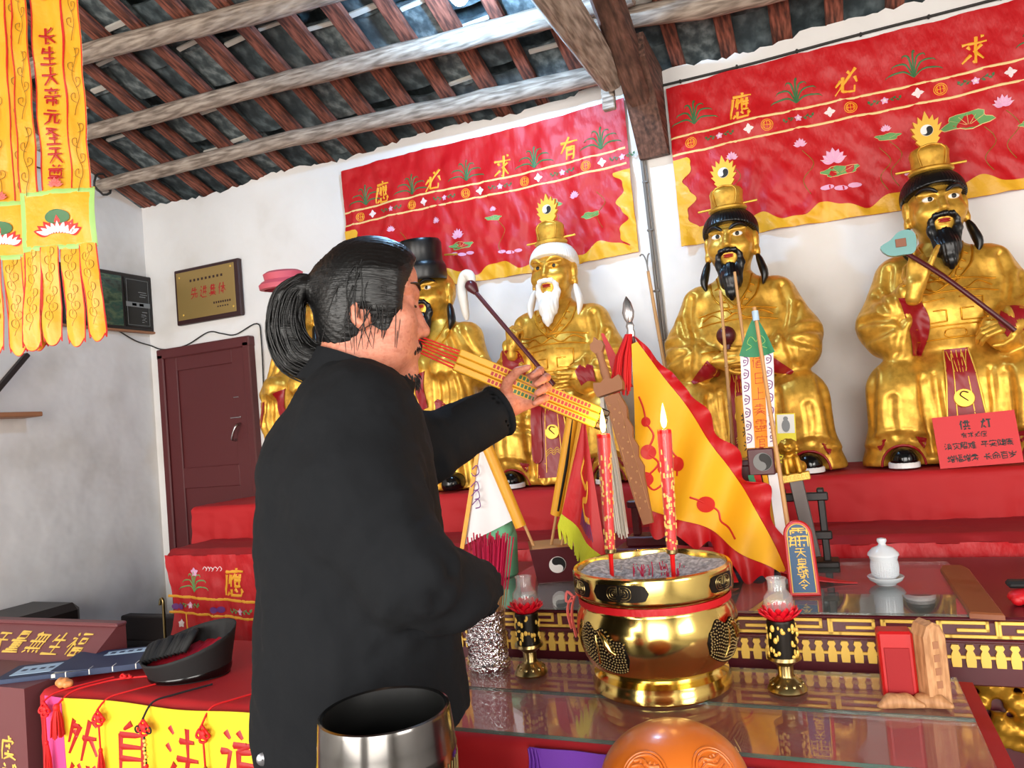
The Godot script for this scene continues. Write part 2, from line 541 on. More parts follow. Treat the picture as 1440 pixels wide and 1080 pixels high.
func make_materials() -> void:
	var fine := noise_tex(0.02, 4, [], [], 256, FastNoiseLite.TYPE_SIMPLEX_SMOOTH, 3, true, 3.0)
	var cloth_n := noise_tex(0.35, 2, [], [], 256, FastNoiseLite.TYPE_SIMPLEX_SMOOTH, 5, true, 2.0)
	# plaster
	var pl := mat("plaster", Color.WHITE, 0.9)
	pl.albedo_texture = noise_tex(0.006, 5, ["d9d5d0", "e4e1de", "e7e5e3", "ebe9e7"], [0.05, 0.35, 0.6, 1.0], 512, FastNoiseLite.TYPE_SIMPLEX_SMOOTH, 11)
	tri_map(pl, V(0.55, 0.55, 0.55), true)
	pl.normal_enabled = true; pl.normal_texture = fine; pl.normal_scale = 0.35
	pl = pl.duplicate(); M.plaster_aged = pl
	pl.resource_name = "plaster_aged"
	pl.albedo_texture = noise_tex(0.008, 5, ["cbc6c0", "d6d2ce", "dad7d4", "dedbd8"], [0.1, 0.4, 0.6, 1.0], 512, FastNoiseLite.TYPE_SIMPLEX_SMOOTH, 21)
	tri_map(mat("floor_stone", Color(0.62, 0.60, 0.57), 0.7), V(1, 1, 1), true).albedo_texture = noise_tex(0.02, 4, ["808080", "ffffff"], [0.2, 0.8])
	# roof
	var wood := noise_tex(0.03, 5, ["7c7269", "a69c92", "c9c1b7", "e0d9cf"], [0.1, 0.4, 0.65, 0.95], 256, FastNoiseLite.TYPE_SIMPLEX, 31)
	var lg := mat("log", Color(0.84, 0.80, 0.77), 0.85); lg.albedo_texture = wood; tri_map(lg, V(0.8, 7, 7))
	lg.heightmap_enabled = false; lg.normal_enabled = true; lg.normal_texture = fine; lg.normal_scale = 1.0
	var la := lg.duplicate(); la.resource_name = "log_across"; la.uv1_scale = V(7, 7, 0.8); M.log_across = la
	var rf := mat("rafter", Color(0.60, 0.35, 0.28), 0.8); rf.albedo_texture = noise_tex(0.03, 4, ["707070", "c0b8b0", "ffffff"], [0.1, 0.5, 0.9], 256, FastNoiseLite.TYPE_SIMPLEX, 32); tri_map(rf, V(6, 6, 0.9))
	var db := mat("dark_beam", Color(0.50, 0.36, 0.31), 0.7); db.albedo_texture = rf.albedo_texture; tri_map(db, V(5, 5, 0.8))
	var tx := noise_tex(0.012, 5, ["6a7276", "93999a", "bcc0c0", "f2f2f0"], [0.15, 0.45, 0.62, 0.9], 256, FastNoiseLite.TYPE_SIMPLEX, 33)
	for k in 3:
		var t := mat("tile_%d" % k, [Color(0.50, 0.55, 0.57), Color(0.42, 0.47, 0.49), Color(0.57, 0.61, 0.62)][k], 0.8)
		t.albedo_texture = tx; tri_map(t, V(3 + k, 3, 2 + k))
	mat("lit_end_tone", Color(0.74, 0.72, 0.69), 0.9)  # pale tone painted for tile ends that catch the light
	# statues
	var gn := noise_tex(0.012, 3, [], [], 256, FastNoiseLite.TYPE_SIMPLEX_SMOOTH, 41, true, 2.0)
	var g := mat("gold_paint", Color(0.87, 0.67, 0.26), 0.38, 0.58)
	g.normal_enabled = true; g.normal_texture = gn; g.normal_scale = 0.25; tri_map(g, V(5, 5, 5))
	g.albedo_texture = noise_tex(0.02, 4, ["d8d0c0", "ffffff"], [0.25, 0.6], 256, FastNoiseLite.TYPE_SIMPLEX_SMOOTH, 43)
	var gl := mat("gold_line", Color(0.80, 0.56, 0.13), 0.35, 0.8)
	gl = mat("gold_leaf", Color(0.93, 0.74, 0.30), 0.4, 0.6)
	mat("lacquer_red", Color(0.55, 0.05, 0.09), 0.42)
	mat("hair_paint", Color(0.035, 0.035, 0.04), 0.32)
	mat("beard_white", Color(0.90, 0.89, 0.87), 0.55)
	mat("eye_white", Color(0.93, 0.92, 0.88), 0.3)
	mat("ink", Color(0.04, 0.035, 0.035), 0.5)
	mat("lip_red", Color(0.62, 0.13, 0.10), 0.4)
	mat("white_paint", Color(0.90, 0.89, 0.88), 0.5)
	mat("shoe_black", Color(0.03, 0.028, 0.03), 0.15)
	mat("hat_pink", Color(0.82, 0.36, 0.42), 0.6)
	mat("whisk_hair", Color(0.86, 0.84, 0.80), 0.8)
	mat("rod_maroon", Color(0.30, 0.07, 0.10), 0.35)
	mat("jade", Color(0.38, 0.60, 0.58), 0.3)
	# cloth
	for c in [["satin_red", Color(0.74, 0.035, 0.08), 0.48], ["cloth_red", Color(0.68, 0.035, 0.065), 0.7], ["cloth_dark_red", Color(0.58, 0.03, 0.06), 0.7], ["satin_gold", Color(0.90, 0.68, 0.16), 0.42], ["satin_yellow", Color(0.90, 0.64, 0.15), 0.42],
			["cotton_yellow", Color(0.93, 0.79, 0.13), 0.75], ["cotton_pink", Color(0.86, 0.27, 0.54), 0.75], ["green_trim", Color(0.58, 0.78, 0.32), 0.6], ["cotton_white", Color(0.93, 0.92, 0.93), 0.8], ["ribbon_green", Color(0.10, 0.50, 0.33), 0.5],
			["jacket", Color(0.088, 0.094, 0.105), 0.95], ["trousers", Color(0.05, 0.052, 0.058), 0.9], ["hat_cloth", Color(0.045, 0.045, 0.05), 0.7], ["ribbon_purple", Color(0.42, 0.16, 0.62), 0.5], ["fringe_lime", Color(0.78, 0.80, 0.18), 0.7],
			["flag_orange", Color(0.96, 0.71, 0.06), 0.55], ["lining_red", Color(0.66, 0.04, 0.14), 0.6], ["tassel_red", Color(0.83, 0.04, 0.06), 0.6]]:
		var m := mat(c[0], c[1], c[2])
		m.normal_enabled = true; m.normal_texture = cloth_n; m.normal_scale = 0.35; tri_map(m, V(9, 9, 9))
		m.rim_enabled = not c[0] in ["jacket", "trousers", "hat_cloth", "cloth_red", "cloth_dark_red"]; m.rim = 0.2; m.rim_tint = 0.8
	for n in ["satin_red", "satin_gold", "satin_yellow"]:
		var m: StandardMaterial3D = M[n]
		m.normal_texture = noise_tex(0.02, 4, [], [], 512, FastNoiseLite.TYPE_SIMPLEX_SMOOTH, 51, true, 6.0)
		m.normal_scale = 0.3; m.uv1_scale = V(4.5, 1.1, 4.5) if n == "satin_red" else V(5, 5, 5)
		m.rim = 0.25
	M.jacket.normal_texture = noise_tex(0.012, 4, [], [], 512, FastNoiseLite.TYPE_SIMPLEX_SMOOTH, 53, true, 8.0)
	M.jacket.metallic_specular = 0.3
	M.jacket.normal_scale = 0.35; M.jacket.uv1_scale = V(2.2, 2.2, 2.2)
	# thread
	for c in [["thread_gold", Color(0.93, 0.66, 0.16)], ["thread_cream", Color(0.92, 0.80, 0.55)], ["thread_green", Color(0.22, 0.42, 0.24)], ["thread_leaf", Color(0.40, 0.62, 0.36)], ["thread_pink", Color(0.90, 0.66, 0.80)], ["thread_white", Color(0.93, 0.86, 0.86)],
			["thread_red", Color(0.80, 0.13, 0.10)], ["thread_purple", Color(0.45, 0.20, 0.50)], ["thread_dark", Color(0.20, 0.22, 0.18)], ["thread_blue", Color(0.25, 0.30, 0.55)], ["thread_lime", Color(0.60, 0.76, 0.42)], ["thread_olive", Color(0.55, 0.42, 0.10)], ["thread_coral", Color(0.93, 0.45, 0.42)]]:
		mat(c[0], c[1], 0.5)
	# wood, metal, glass, paper
	var mw := mat("maroon_wood", Color(0.31, 0.06, 0.10), 0.3); mw.clearcoat_enabled = true; mw.clearcoat = 0.25
	mat("door_paint", Color(0.33, 0.10, 0.11), 0.5)
	mat("box_maroon", Color(0.42, 0.22, 0.23), 0.45)
	mat("dark_wood", Color(0.10, 0.06, 0.05), 0.5)
	var lw := mat("light_wood", Color(0.78, 0.58, 0.40), 0.6)
	lw.albedo_texture = noise_tex(0.04, 4, ["d0c4b8", "ffffff"], [0.2, 0.8], 256, FastNoiseLite.TYPE_SIMPLEX, 61); tri_map(lw, V(8, 1.5, 8))
	mat("sword_wood", Color(0.60, 0.40, 0.27), 0.55)
	var pw := mat("paddle_wood", Color(0.52, 0.29, 0.16), 0.45)
	var fw := mat("fish_wood", Color(0.80, 0.40, 0.05), 0.22); fw.clearcoat_enabled = true
	mat("bamboo", Color(0.76, 0.57, 0.36), 0.5)
	mat("brass", Color(0.90, 0.78, 0.45), 0.15, 1.0)
	mat("brass_dark", Color(0.10, 0.075, 0.045), 0.4, 0.6)
	var bo := mat("brass_old", Color(0.62, 0.54, 0.36), 0.28, 1.0)
	var sv := mat("silver", Color(0.84, 0.81, 0.82), 0.16, 1.0)
	sv.normal_enabled = true; sv.normal_texture = noise_tex(0.06, 2, [], [], 256, FastNoiseLite.TYPE_CELLULAR, 71, true, 10.0); sv.normal_scale = 1.2; tri_map(sv, V(9, 9, 9))
	mat("ruler_grey", Color(0.34, 0.31, 0.30), 0.4, 0.5)
	mat("roof_reflection_tone", Color(0.11, 0.085, 0.075), 0.5)  # dark tone painted for the roof mirrored in the altar glass
	mat("steel", Color(0.72, 0.70, 0.70), 0.25, 1.0)
	mat("bronze_black", Color(0.46, 0.45, 0.44), 0.16, 1.0)
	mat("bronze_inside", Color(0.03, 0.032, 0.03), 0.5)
	mat("gilt", Color(0.90, 0.74, 0.34), 0.45, 0.25)
	mat("gilt_carved", Color(0.72, 0.52, 0.15), 0.38, 0.7)
	var gs := mat("glass", Color(0.80, 0.93, 0.90, 0.06), 0.02); gs.transparency = BaseMaterial3D.TRANSPARENCY_ALPHA
	gs = mat("glass_edge", Color(0.25, 0.42, 0.38, 0.55), 0.06); gs.transparency = BaseMaterial3D.TRANSPARENCY_ALPHA
	gs = mat("film", Color(0.95, 0.97, 0.97, 0.05), 0.03); gs.metallic_specular = 0.35; gs.transparency = BaseMaterial3D.TRANSPARENCY_ALPHA
	gs = mat("glass_clear", Color(0.90, 0.93, 0.93, 0.14), 0.03); gs.transparency = BaseMaterial3D.TRANSPARENCY_ALPHA
	var ash := mat("ash", Color(0.84, 0.83, 0.82), 1.0)
	ash.albedo_texture = noise_tex(0.03, 4, ["a8a8a8", "ffffff"], [0.25, 0.7]); tri_map(ash, V(9, 9, 9))
	mat("wax_red", Color(0.86, 0.05, 0.05), 0.3).subsurf_scatter_enabled = true
	var fl := mat("flame", Color(1.0, 0.85, 0.5), 0.8); fl.emission_enabled = true; fl.emission = Color(1.0, 0.80, 0.42); fl.emission_energy_multiplier = 9.0
	var bl := mat("bulb_glow", Color(0.9, 0.95, 1.0), 0.5); bl.emission_enabled = true; bl.emission = Color(0.72, 0.88, 1.0); bl.emission_energy_multiplier = 14.0
	mat("porcelain", Color(0.80, 0.82, 0.84), 0.15)
	mat("paper_red", Color(0.80, 0.09, 0.12), 0.55)
	mat("paper_yellow", Color(0.92, 0.85, 0.20), 0.6)
	mat("tablet_blue", Color(0.06, 0.26, 0.42), 0.45)
	mat("tablet_red", Color(0.70, 0.07, 0.08), 0.4)
	mat("book_blue", Color(0.12, 0.19, 0.32), 0.55)
	mat("book_label", Color(0.68, 0.78, 0.86), 0.6)
	mat("page", Color(0.90, 0.89, 0.86), 0.8)
	mat("stone_orange", Color(0.86, 0.55, 0.30), 0.4).subsurf_scatter_enabled = true
	mat("cable", Color(0.16, 0.15, 0.14), 0.6)
	mat("conduit", Color(0.45, 0.43, 0.41), 0.5)
	mat("board_black", Color(0.035, 0.04, 0.04), 0.18)
	mat("board_photo", Color.WHITE, 0.18).albedo_texture = noise_tex(0.012, 4, ["1c211e", "3c4a40", "27463f", "50604a", "20392f"], [0.1, 0.35, 0.5, 0.7, 0.9], 256, FastNoiseLite.TYPE_SIMPLEX_SMOOTH, 81)
	tri_map(M.board_photo, V(2, 4, 4))
	mat("board_grey", Color(0.46, 0.47, 0.47), 0.4)
	mat("plaque_gold", Color(0.66, 0.55, 0.33), 0.34, 0.5)
	mat("plaque_frame", Color(0.20, 0.09, 0.09), 0.4)
	mat("leather_dark", Color(0.10, 0.075, 0.065), 0.45)
	mat("incense_pink", Color(0.80, 0.07, 0.30), 0.6)
	mat("incense_gold", Color(0.90, 0.66, 0.16), 0.5)
	mat("skin", Color(0.80, 0.53, 0.43), 0.5)
	M.skin.subsurf_scatter_enabled = true; M.skin.subsurf_scatter_strength = 0.15
	M.skin.albedo_texture = noise_tex(0.03, 4, ["e0c8c0", "ffffff", "f6e6e0"], [0.2, 0.5, 0.8]); tri_map(M.skin, V(9, 9, 9))
	var hr := mat("man_hair", Color(0.030, 0.027, 0.027), 0.42)
	hr.normal_enabled = true; hr.normal_texture = noise_tex(0.04, 3, [], [], 256, FastNoiseLite.TYPE_SIMPLEX, 91, true, 8.0); hr.normal_scale = 0.35; tri_map(hr, V(24, 24, 2.0))
	mat("lotus_red", Color(0.80, 0.05, 0.13), 0.35)
	mat("vase_green", Color(0.45, 0.72, 0.56), 0.2)
	mat("print_red", Color(0.66, 0.06, 0.05), 0.5)
	mat("panel_orange", Color(0.93, 0.55, 0.08), 0.6)
	mat("button_steel", Color(0.6, 0.6, 0.62), 0.3, 0.9)

func _ready() -> void:
	# camera
	var cam := Camera3D.new()
	cam.name = "camera"
	var yaw := deg_to_rad(23.0); var pitch := deg_to_rad(3.0); var roll := deg_to_rad(5.1)
	var fw := V(-sin(yaw) * cos(pitch), sin(pitch), -cos(yaw) * cos(pitch))
	var r0 := V(cos(yaw), 0, -sin(yaw))
	var u0 := r0.cross(fw)
	cam.transform = Transform3D(Basis(r0 * cos(roll) - u0 * sin(roll), u0 * cos(roll) + r0 * sin(roll), -fw), V(0, 1.32, 0))
	cam.fov = rad_to_deg(2.0 * atan(540.0 / 1043.0))
	cam.near = 0.02
	add_child(cam)
	# sky and exposure
	var env := Environment.new()
	env.background_mode = Environment.BG_SKY
	var sky := Sky.new()
	var ps := ProceduralSkyMaterial.new()
	ps.sky_top_color = Color(0.90, 0.92, 0.95); ps.sky_horizon_color = Color(0.95, 0.96, 0.97)
	ps.ground_bottom_color = Color(0.55, 0.53, 0.50); ps.ground_horizon_color = Color(0.75, 0.74, 0.72)
	ps.energy_multiplier = 3.0
	sky.sky_material = ps
	env.sky = sky
	env.tonemap_mode = Environment.TONE_MAPPER_LINEAR
	env.tonemap_exposure = 1.14
	env.sdfgi_enabled = true; env.ssao_enabled = true; env.ssil_enabled = true
	var we := WorldEnvironment.new()
	we.name = "surroundings"; we.environment = env
	add_child(we)
	# daylight of the open doors in the front of the hall, just inside them; the last one is added at the right to brighten the left wall
	for d in [[V(-2.1, 1.35, 2.55), 2.2, 2.3, 13.0], [V(0.75, 1.35, 2.55), 2.0, 2.3, 10.0], [V(2.75, 1.55, 1.0), 1.6, 1.3, 7.0]]:
		var a := AreaLight3D.new()
		a.name = "door_and_added_light"
		a.area_size = P(d[1], d[2])
		a.light_energy = d[3]; a.light_color = Color(1.0, 0.975, 0.94)
		a.area_range = 12.0
		a.shadow_enabled = true
		a.position = d[0]
		if d[0].x > 2.0: a.rotation.y = PI / 2
		add_child(a)
	make_materials()
	build_room()
	build_all()

func roof_y(z: float) -> float: return 2.70 + (z - WALL_Z) * ROOF_T

func build_room() -> void:
	var rng := RandomNumberGenerator.new(); rng.seed = 5
	# altar wall with a ragged plastered top
	var poly := PackedVector2Array([P(2.8, -0.05), P(2.8, 2.70)])
	var x := 2.75
	while x > -3.6:
		poly.push_back(P(x, 2.69 + 0.012 * sin(x * 7.0) + rng.randf_range(-0.010, 0.010)))
		x -= rng.randf_range(0.012, 0.04)
	poly.push_back(P(-3.63, 2.70)); poly.push_back(P(-3.63, -0.05))
	var mb := MB.new()
	mb.prism(poly, -0.2, 0.0, xf(V(0, 0, WALL_Z)))
	struct("wall_altar", mb, M.plaster)
	# gable walls
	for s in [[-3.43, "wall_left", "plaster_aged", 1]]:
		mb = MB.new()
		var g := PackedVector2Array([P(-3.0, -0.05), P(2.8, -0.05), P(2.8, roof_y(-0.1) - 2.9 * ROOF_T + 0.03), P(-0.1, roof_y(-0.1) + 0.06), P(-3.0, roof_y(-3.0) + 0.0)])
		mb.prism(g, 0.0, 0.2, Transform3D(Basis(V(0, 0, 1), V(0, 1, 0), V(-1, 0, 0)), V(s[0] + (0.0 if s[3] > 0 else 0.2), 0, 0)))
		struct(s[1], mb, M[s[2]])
	# right wall, with a window opening added so that light reaches the left wall
	mb = MB.new()
	var ridge := func(z: float) -> float: return (roof_y(z) if z < -0.1 else roof_y(-0.1) - (z + 0.1) * ROOF_T) + 0.03
	for q in [[-3.0, -0.1, -0.05, 0.0], [-0.1, 0.2, -0.05, 0.0], [0.2, 1.8, -0.05, 0.9], [0.2, 1.8, 2.2, 0.0], [1.8, 2.8, -0.05, 0.0]]:
		var t0: float = q[3] if q[3] > 0.0 else ridge.call(q[0])
		var t1: float = q[3] if q[3] > 0.0 else ridge.call(q[1])
		mb.prism(PackedVector2Array([P(q[0], q[2]), P(q[1], q[2]), P(q[1], t1), P(q[0], t0)]), 0.0, 0.2, Transform3D(Basis(V(0, 0, 1), V(0, 1, 0), V(-1, 0, 0)), V(3.0, 0, 0)))
	struct("wall_right", mb, M.plaster)
	# front wall with two door openings
	mb = MB.new()
	for b in [[-3.63, -3.2, -0.05, 2.5], [-1.0, -0.25, -0.05, 2.5], [1.75, 3.0, -0.05, 2.5], [-3.63, 3.0, 2.5, 2.95]]:
		mb.box(V((b[0] + b[1]) / 2, (b[2] + b[3]) / 2, 2.7), V(b[1] - b[0], b[3] - b[2], 0.2))
	struct("wall_front", mb, M.plaster)
	struct("floor", mbox(V(-0.3, -0.05, -0.15), V(6.9, 0.1, 5.9)), M.floor_stone)
	struct("ground", mbox(V(0, -0.13, 7.5), V(30, 0.1, 9.4)), M.floor_stone)
	# roof: deck, rafters, tiles, purlins and the principal beams
	var roof := Node3D.new()
	roof.name = "ceiling"; roof.set_meta("kind", "structure"); add_child(roof)
	var ang := atan(ROOF_T)
	mb = MB.new()
	var lift := 0.16
	var prof := PackedVector2Array()
	for p in [[-3.25, 0.0], [-0.1, 0.0], [2.95, 0.0]]:
		var yy: float = roof_y(p[0]) if p[0] < 0 else roof_y(-0.1) - (p[0] + 0.1) * ROOF_T
		prof.push_back(P(p[0], yy + lift))
	var back := PackedVector2Array(prof)
	for k in range(prof.size() - 1, -1, -1): back.push_back(prof[k] + P(0, 0.1))
	mb.prism(back, -3.2, 3.65, Transform3D(Basis(V(0, 0, 1), V(0, 1, 0), V(-1, 0, 0)), V(0, 0, 0)))
	put("roof_deck", mb, M.tile_1, roof)
	# rafters
	var xs := []
	x = -3.38
	while x < 2.7:
		xs.append(x + rng.randf_range(-0.012, 0.012)); x += 0.197
	var rm := []
	for w in [0.052, 0.062, 0.074]:
		var q := MB.new()
		q.box(V(0, 0, 0), V(w, 0.03, 3.25), 0.003)
		rm.append(q.mesh())
	for k in xs.size():
		var o := put("rafter", rm[rng.randi() % 3], M.rafter, roof)
		o.transform = Transform3D(Basis(V(1, 0, 0), -ang + rng.randf_range(-0.002, 0.002)), V(xs[k], roof_y(-1.6) + 0.017, -1.6))
	# tiles: curved grey clay tiles in courses between the rafters, seen from below
	var tm := []
	for k in 4:
		var q := MB.new()
		var sag := 0.018 + 0.006 * k
		q.sheet(func(u: float, v: float) -> Vector3: return V((u - 0.5) * 0.205, -sag * cos((u - 0.5) * 2.4) + sag + 0.004 * sin(v * 5.0 + k), (v - 0.5) * 0.24), 8, 4, 0.011)
		tm.append(q.mesh())
	for k in xs.size() - 1:
		if xs[k] > 1.0: break
		var z := -3.02
		var off := rng.randf_range(0.0, 0.12)
		while z < -1.75:
			var c: float = (xs[k] + xs[k + 1]) * 0.5
			var zz := z + off
			var o := put("roof_tile", tm[rng.randi() % 4], M["tile_%d" % (rng.randi() % 3)], roof)
			o.transform = Transform3D(Basis(V(1, 0, 0), -ang - 0.075) * Basis(V(0, 0, 1), rng.randf_range(-0.03, 0.03)), V(c, roof_y(zz) + 0.052 + rng.randf_range(-0.003, 0.004), zz))
			if rng.randf() < 0.75 and zz > -2.95:
				var sl := put("tile_lit_end", slip(rng), M.lit_end_tone, roof)  # pale strip standing in for the lit end edge of a tile
				sl.transform = Transform3D(Basis(V(1, 0, 0), -ang) * Basis(V(0, 1, 0), rng.randf_range(-0.08, 0.08)), V(c + rng.randf_range(-0.012, 0.012), roof_y(zz + 0.11) + 0.036, zz + 0.115))
			z += 0.285 if rng.randf() < 0.6 else 0.19
	# purlins: round logs, a little crooked
	for L in [[[V(-3.43, 2.762, -2.735), V(-2.19, 2.742, -2.785), V(-1.23, 2.712, -2.862), V(-0.52, 2.688, -2.91)], [0.030, 0.036, 0.042, 0.041]],
			[[V(-3.43, 2.886, -2.42), V(-1.95, 2.85, -2.505), V(-1.08, 2.825, -2.575), V(-0.5, 2.815, -2.60)], [0.032, 0.037, 0.042, 0.040]],
			[[V(-3.43, 3.025, -2.06), V(-2.66, 3.0, -2.11), V(-1.76, 2.965, -2.208), V(-0.5, 2.93, -2.28)], [0.036, 0.038, 0.042, 0.042]],
			[[V(-0.75, 2.795, -2.64), V(-0.2, 2.76, -2.74), V(0.5, 2.75, -2.76), V(2.8, 2.75, -2.74)], [0.040, 0.040, 0.038, 0.036]],
			[[V(-0.7, 2.96, -2.2), V(2.8, 2.97, -2.2)], [0.042, 0.04]], [[V(-3.43, 3.2, -1.6), V(2.8, 3.2, -1.6)], [0.045, 0.045]], [[V(-3.43, 3.42, -1.0), V(2.8, 3.42, -1.0)], [0.045, 0.045]], [[V(-3.43, 3.72, -0.1), V(2.8, 3.72, -0.1)], [0.06, 0.06]]]:
		mb = MB.new()
		var pts := curve(L[0], 8)
		var rr := []
		for k in pts.size():
			var t: float = float(k) / (pts.size() - 1) * (L[1].size() - 1)
			var b := mini(int(t), L[1].size() - 2)
			rr.append(lerpf(L[1][b], L[1][b + 1], t - b) * rng.randf_range(0.96, 1.04))
			pts[k] += V(0, rng.randf_range(-0.003, 0.003), rng.randf_range(-0.003, 0.003))
		mb.tube(pts, rr, 12)
		put("purlin", mb, M.log, roof)
	# principal rafter running up from the wall beside the banners, its bracket and the tie beam
	mb = MB.new()
	mb.box(V(0, 0, 0), V(0.088, 0.13, 2.6), 0.012, Transform3D(Basis(V(1, 0, 0), -0.40), V(-0.555, roof_y(-1.82) - 0.165, -1.82)))
	put("principal_rafter", mb, M.dark_beam, roof)
	mb = MB.new()
	mb.prism(PackedVector2Array([P(-0.02, 0.0), P(0.05, -0.01), P(0.20, 0.17), P(0.33, 0.27), P(0.33, 0.36), P(-0.02, 0.36)]), -0.058, 0.058, Transform3D(Basis(V(0, 0, 1), V(0, 1, 0), V(-1, 0, 0)), V(-0.548, 2.345, -3.0)), 0.008)
	put("beam_bracket", mb, M.dark_beam, roof)
	mb = MB.new()
	mb.tube([V(-0.64, 2.60, -2.74), V(-0.655, 2.625, -2.2), V(-0.66, 2.64, -1.0), V(-0.66, 2.64, 0.6), V(-0.66, 2.64, 2.7)], [0.055, 0.062, 0.066, 0.068, 0.068], 12)
	put("tie_beam", mb, M.log_across, roof)
	mb = MB.new()
	mb.box(V(-0.672, 2.545, -2.80), V(0.05, 0.085, 0.03), 0.004)
	put("beam_plate", mb, M.log, roof)
	# lamp hanging from the purlin
	var lamp := thing("ceiling_bulb", "bright cool white bulb hanging under the roof tiles at the top edge", "lamp", V(-1.0, 2.782, -2.2))
	mb = MB.new(); mb.lathe([P(0.001, -0.05), P(0.02, -0.046), P(0.032, -0.03), P(0.034, -0.012), P(0.026, 0.012), P(0.016, 0.03), P(0.016, 0.05)], 20)
	put("bulb_glass", mb, M.bulb_glow, lamp)
	mb = MB.new(); mb.lathe([P(0.017, 0.045), P(0.02, 0.05), P(0.02, 0.09), P(0.004, 0.1)], 16); mb.tube([V(0, 0.1, 0), V(0, 0.22, 0)], 0.003, 6)
	put("socket", mb, M.cable, lamp)
	var om := OmniLight3D.new()
	om.name = "bulb_light"; om.light_color = Color(0.62, 0.82, 1.0); om.light_energy = 1.0; om.omni_range = 12.0; om.omni_attenuation = 2.0; om.light_size = 0.03; om.shadow_enabled = true
	lamp.add_child(om)

func slip(rng: RandomNumberGenerator) -> ArrayMesh:
	var q := MB.new()
	q.box(V(0, 0, 0), V(rng.randf_range(0.10, 0.145), 0.012, rng.randf_range(0.014, 0.024)), 0.002)
	return q.mesh()

# ---------------------------------------------------------------- embroidery motifs
func petal(c: Vector2, ang: float, len: float, wid: float, n := 7) -> PackedVector2Array:
	var out := PackedVector2Array()
	var d := P(sin(ang), cos(ang)); var m := P(d.y, -d.x)
	for k in n + 1:
		var t := float(k) / n
		out.push_back(c + d * len * t + m * wid * sin(PI * pow(t, 0.8)) * 0.5)
	for k in range(n - 1, 0, -1):
		var t := float(k) / n
		out.push_back(c + d * len * t - m * wid * sin(PI * pow(t, 0.8)) * 0.5)
	return out
# one embroidered motif: the first mesh that has anything is the part, the others lie on it
func motif(root: Node, called: String, pairs: Array) -> void:
	var first: Node = null
	for q in pairs:
		if q[0].ix.size() == 0: continue
		if first == null: first = put(called, q[0], q[1], root)
		else: put("thread_pattern", q[0], q[1], first)
func lotus(a: MB, b: MB, c: Vector2, s: float, at: Callable) -> void:
	for k in [-3, 3, -2, 2, -1, 1, 0]:
		a.patch(petal(c, k * 0.42, s * (0.95 - 0.06 * absf(k)), s * 0.42), at, 0.003 + 0.0004 * (3 - absi(k)))
		b.band([c + P(sin(k * 0.42), cos(k * 0.42)) * s * 0.25, c + P(sin(k * 0.42), cos(k * 0.42)) * s * 0.8], s * 0.05, at, 0.0046)
func leaf(a: MB, b: MB, c: Vector2, w: float, h: float, at: Callable, seed_ := 1.0) -> void:
	var p := PackedVector2Array()
	for k in 22:
		var t := TAU * k / 22.0
		var r := 1.0 + 0.16 * sin(5.0 * t + seed_) + 0.08 * sin(3.0 * t - seed_)
		p.push_back(c + P(cos(t) * w * r, sin(t) * h * r))
	a.patch(p, at, 0.003)
	var q := []
	for e in p: q.append(e)
	b.band(q, h * 0.12, at, 0.0032, 0.001, true)
	for k in 5:
		var t := -0.9 + 0.45 * k
		b.band([c + P(t * w * 0.1, -h * 0.5), c + P(t * w * 0.8, h * (0.75 - absf(t) * 0.4))], h * 0.08, at, 0.004)
func orchid(a: MB, c: Vector2, s: float, at: Callable) -> void:
	for k in [[-1.0, 0.25], [-0.75, 0.62], [-0.35, 0.95], [0.1, 1.1], [0.45, 0.9], [0.8, 0.6], [1.0, 0.2]]:
		var e := c + P(k[0] * s * 0.9, k[1] * s)
		var pts := curve([c, c + P(k[0] * s * 0.35, k[1] * s * 0.75 + s * 0.1), e, e + P(k[0] * s * 0.18, -s * 0.12)], 4)
		var w := []
		for i in pts.size(): w.append(s * 0.085 * sin(PI * (0.2 + 0.78 * i / (pts.size() - 1.0))))
		a.band(pts, w, at, 0.003)
func rings(a: MB, c: Vector2, r: float, at: Callable) -> void:
	for q in [1.0, 0.72]:
		var p := []
		for k in 18: p.append(c + P(cos(TAU * k / 18), sin(TAU * k / 18)) * r * q)
		a.band(p, r * 0.14, at, 0.003, 0.001, true)
	for s in [-0.45, 0.0, 0.45]:
		a.band([c + P(s * r, -0.65 * r), c + P(s * r, 0.65 * r)], r * 0.13, at, 0.003)
	a.band([c + P(-0.7 * r, 0), c + P(0.7 * r, 0)], r * 0.13, at, 0.003)
func blossom(a: MB, c: Vector2, r: float, at: Callable, n := 5) -> void:
	for k in n: a.patch(petal(c, TAU * k / n, r, r * 0.75, 5), at, 0.003)
func sprig(g: MB, f: MB, d: MB, c: Vector2, r: float, at: Callable) -> void:
	blossom(f, c, r * 0.55, at)
	d.patch(circle(c, r * 0.2, 8), at, 0.0042)
	for s in [-1.0, 1.0]:
		g.band(curve([c + P(s * r * 0.5, 0), c + P(s * r * 1.1, r * 0.25), c + P(s * r * 1.7, -r * 0.1), c + P(s * r * 2.1, r * 0.15)], 4), r * 0.1, at, 0.003)
		for k in 4: g.patch(petal(c + P(s * r * (0.75 + 0.35 * k), r * 0.05), (0.7 if k % 2 else 2.3) * s, r * 0.5, r * 0.28, 5), at, 0.003)

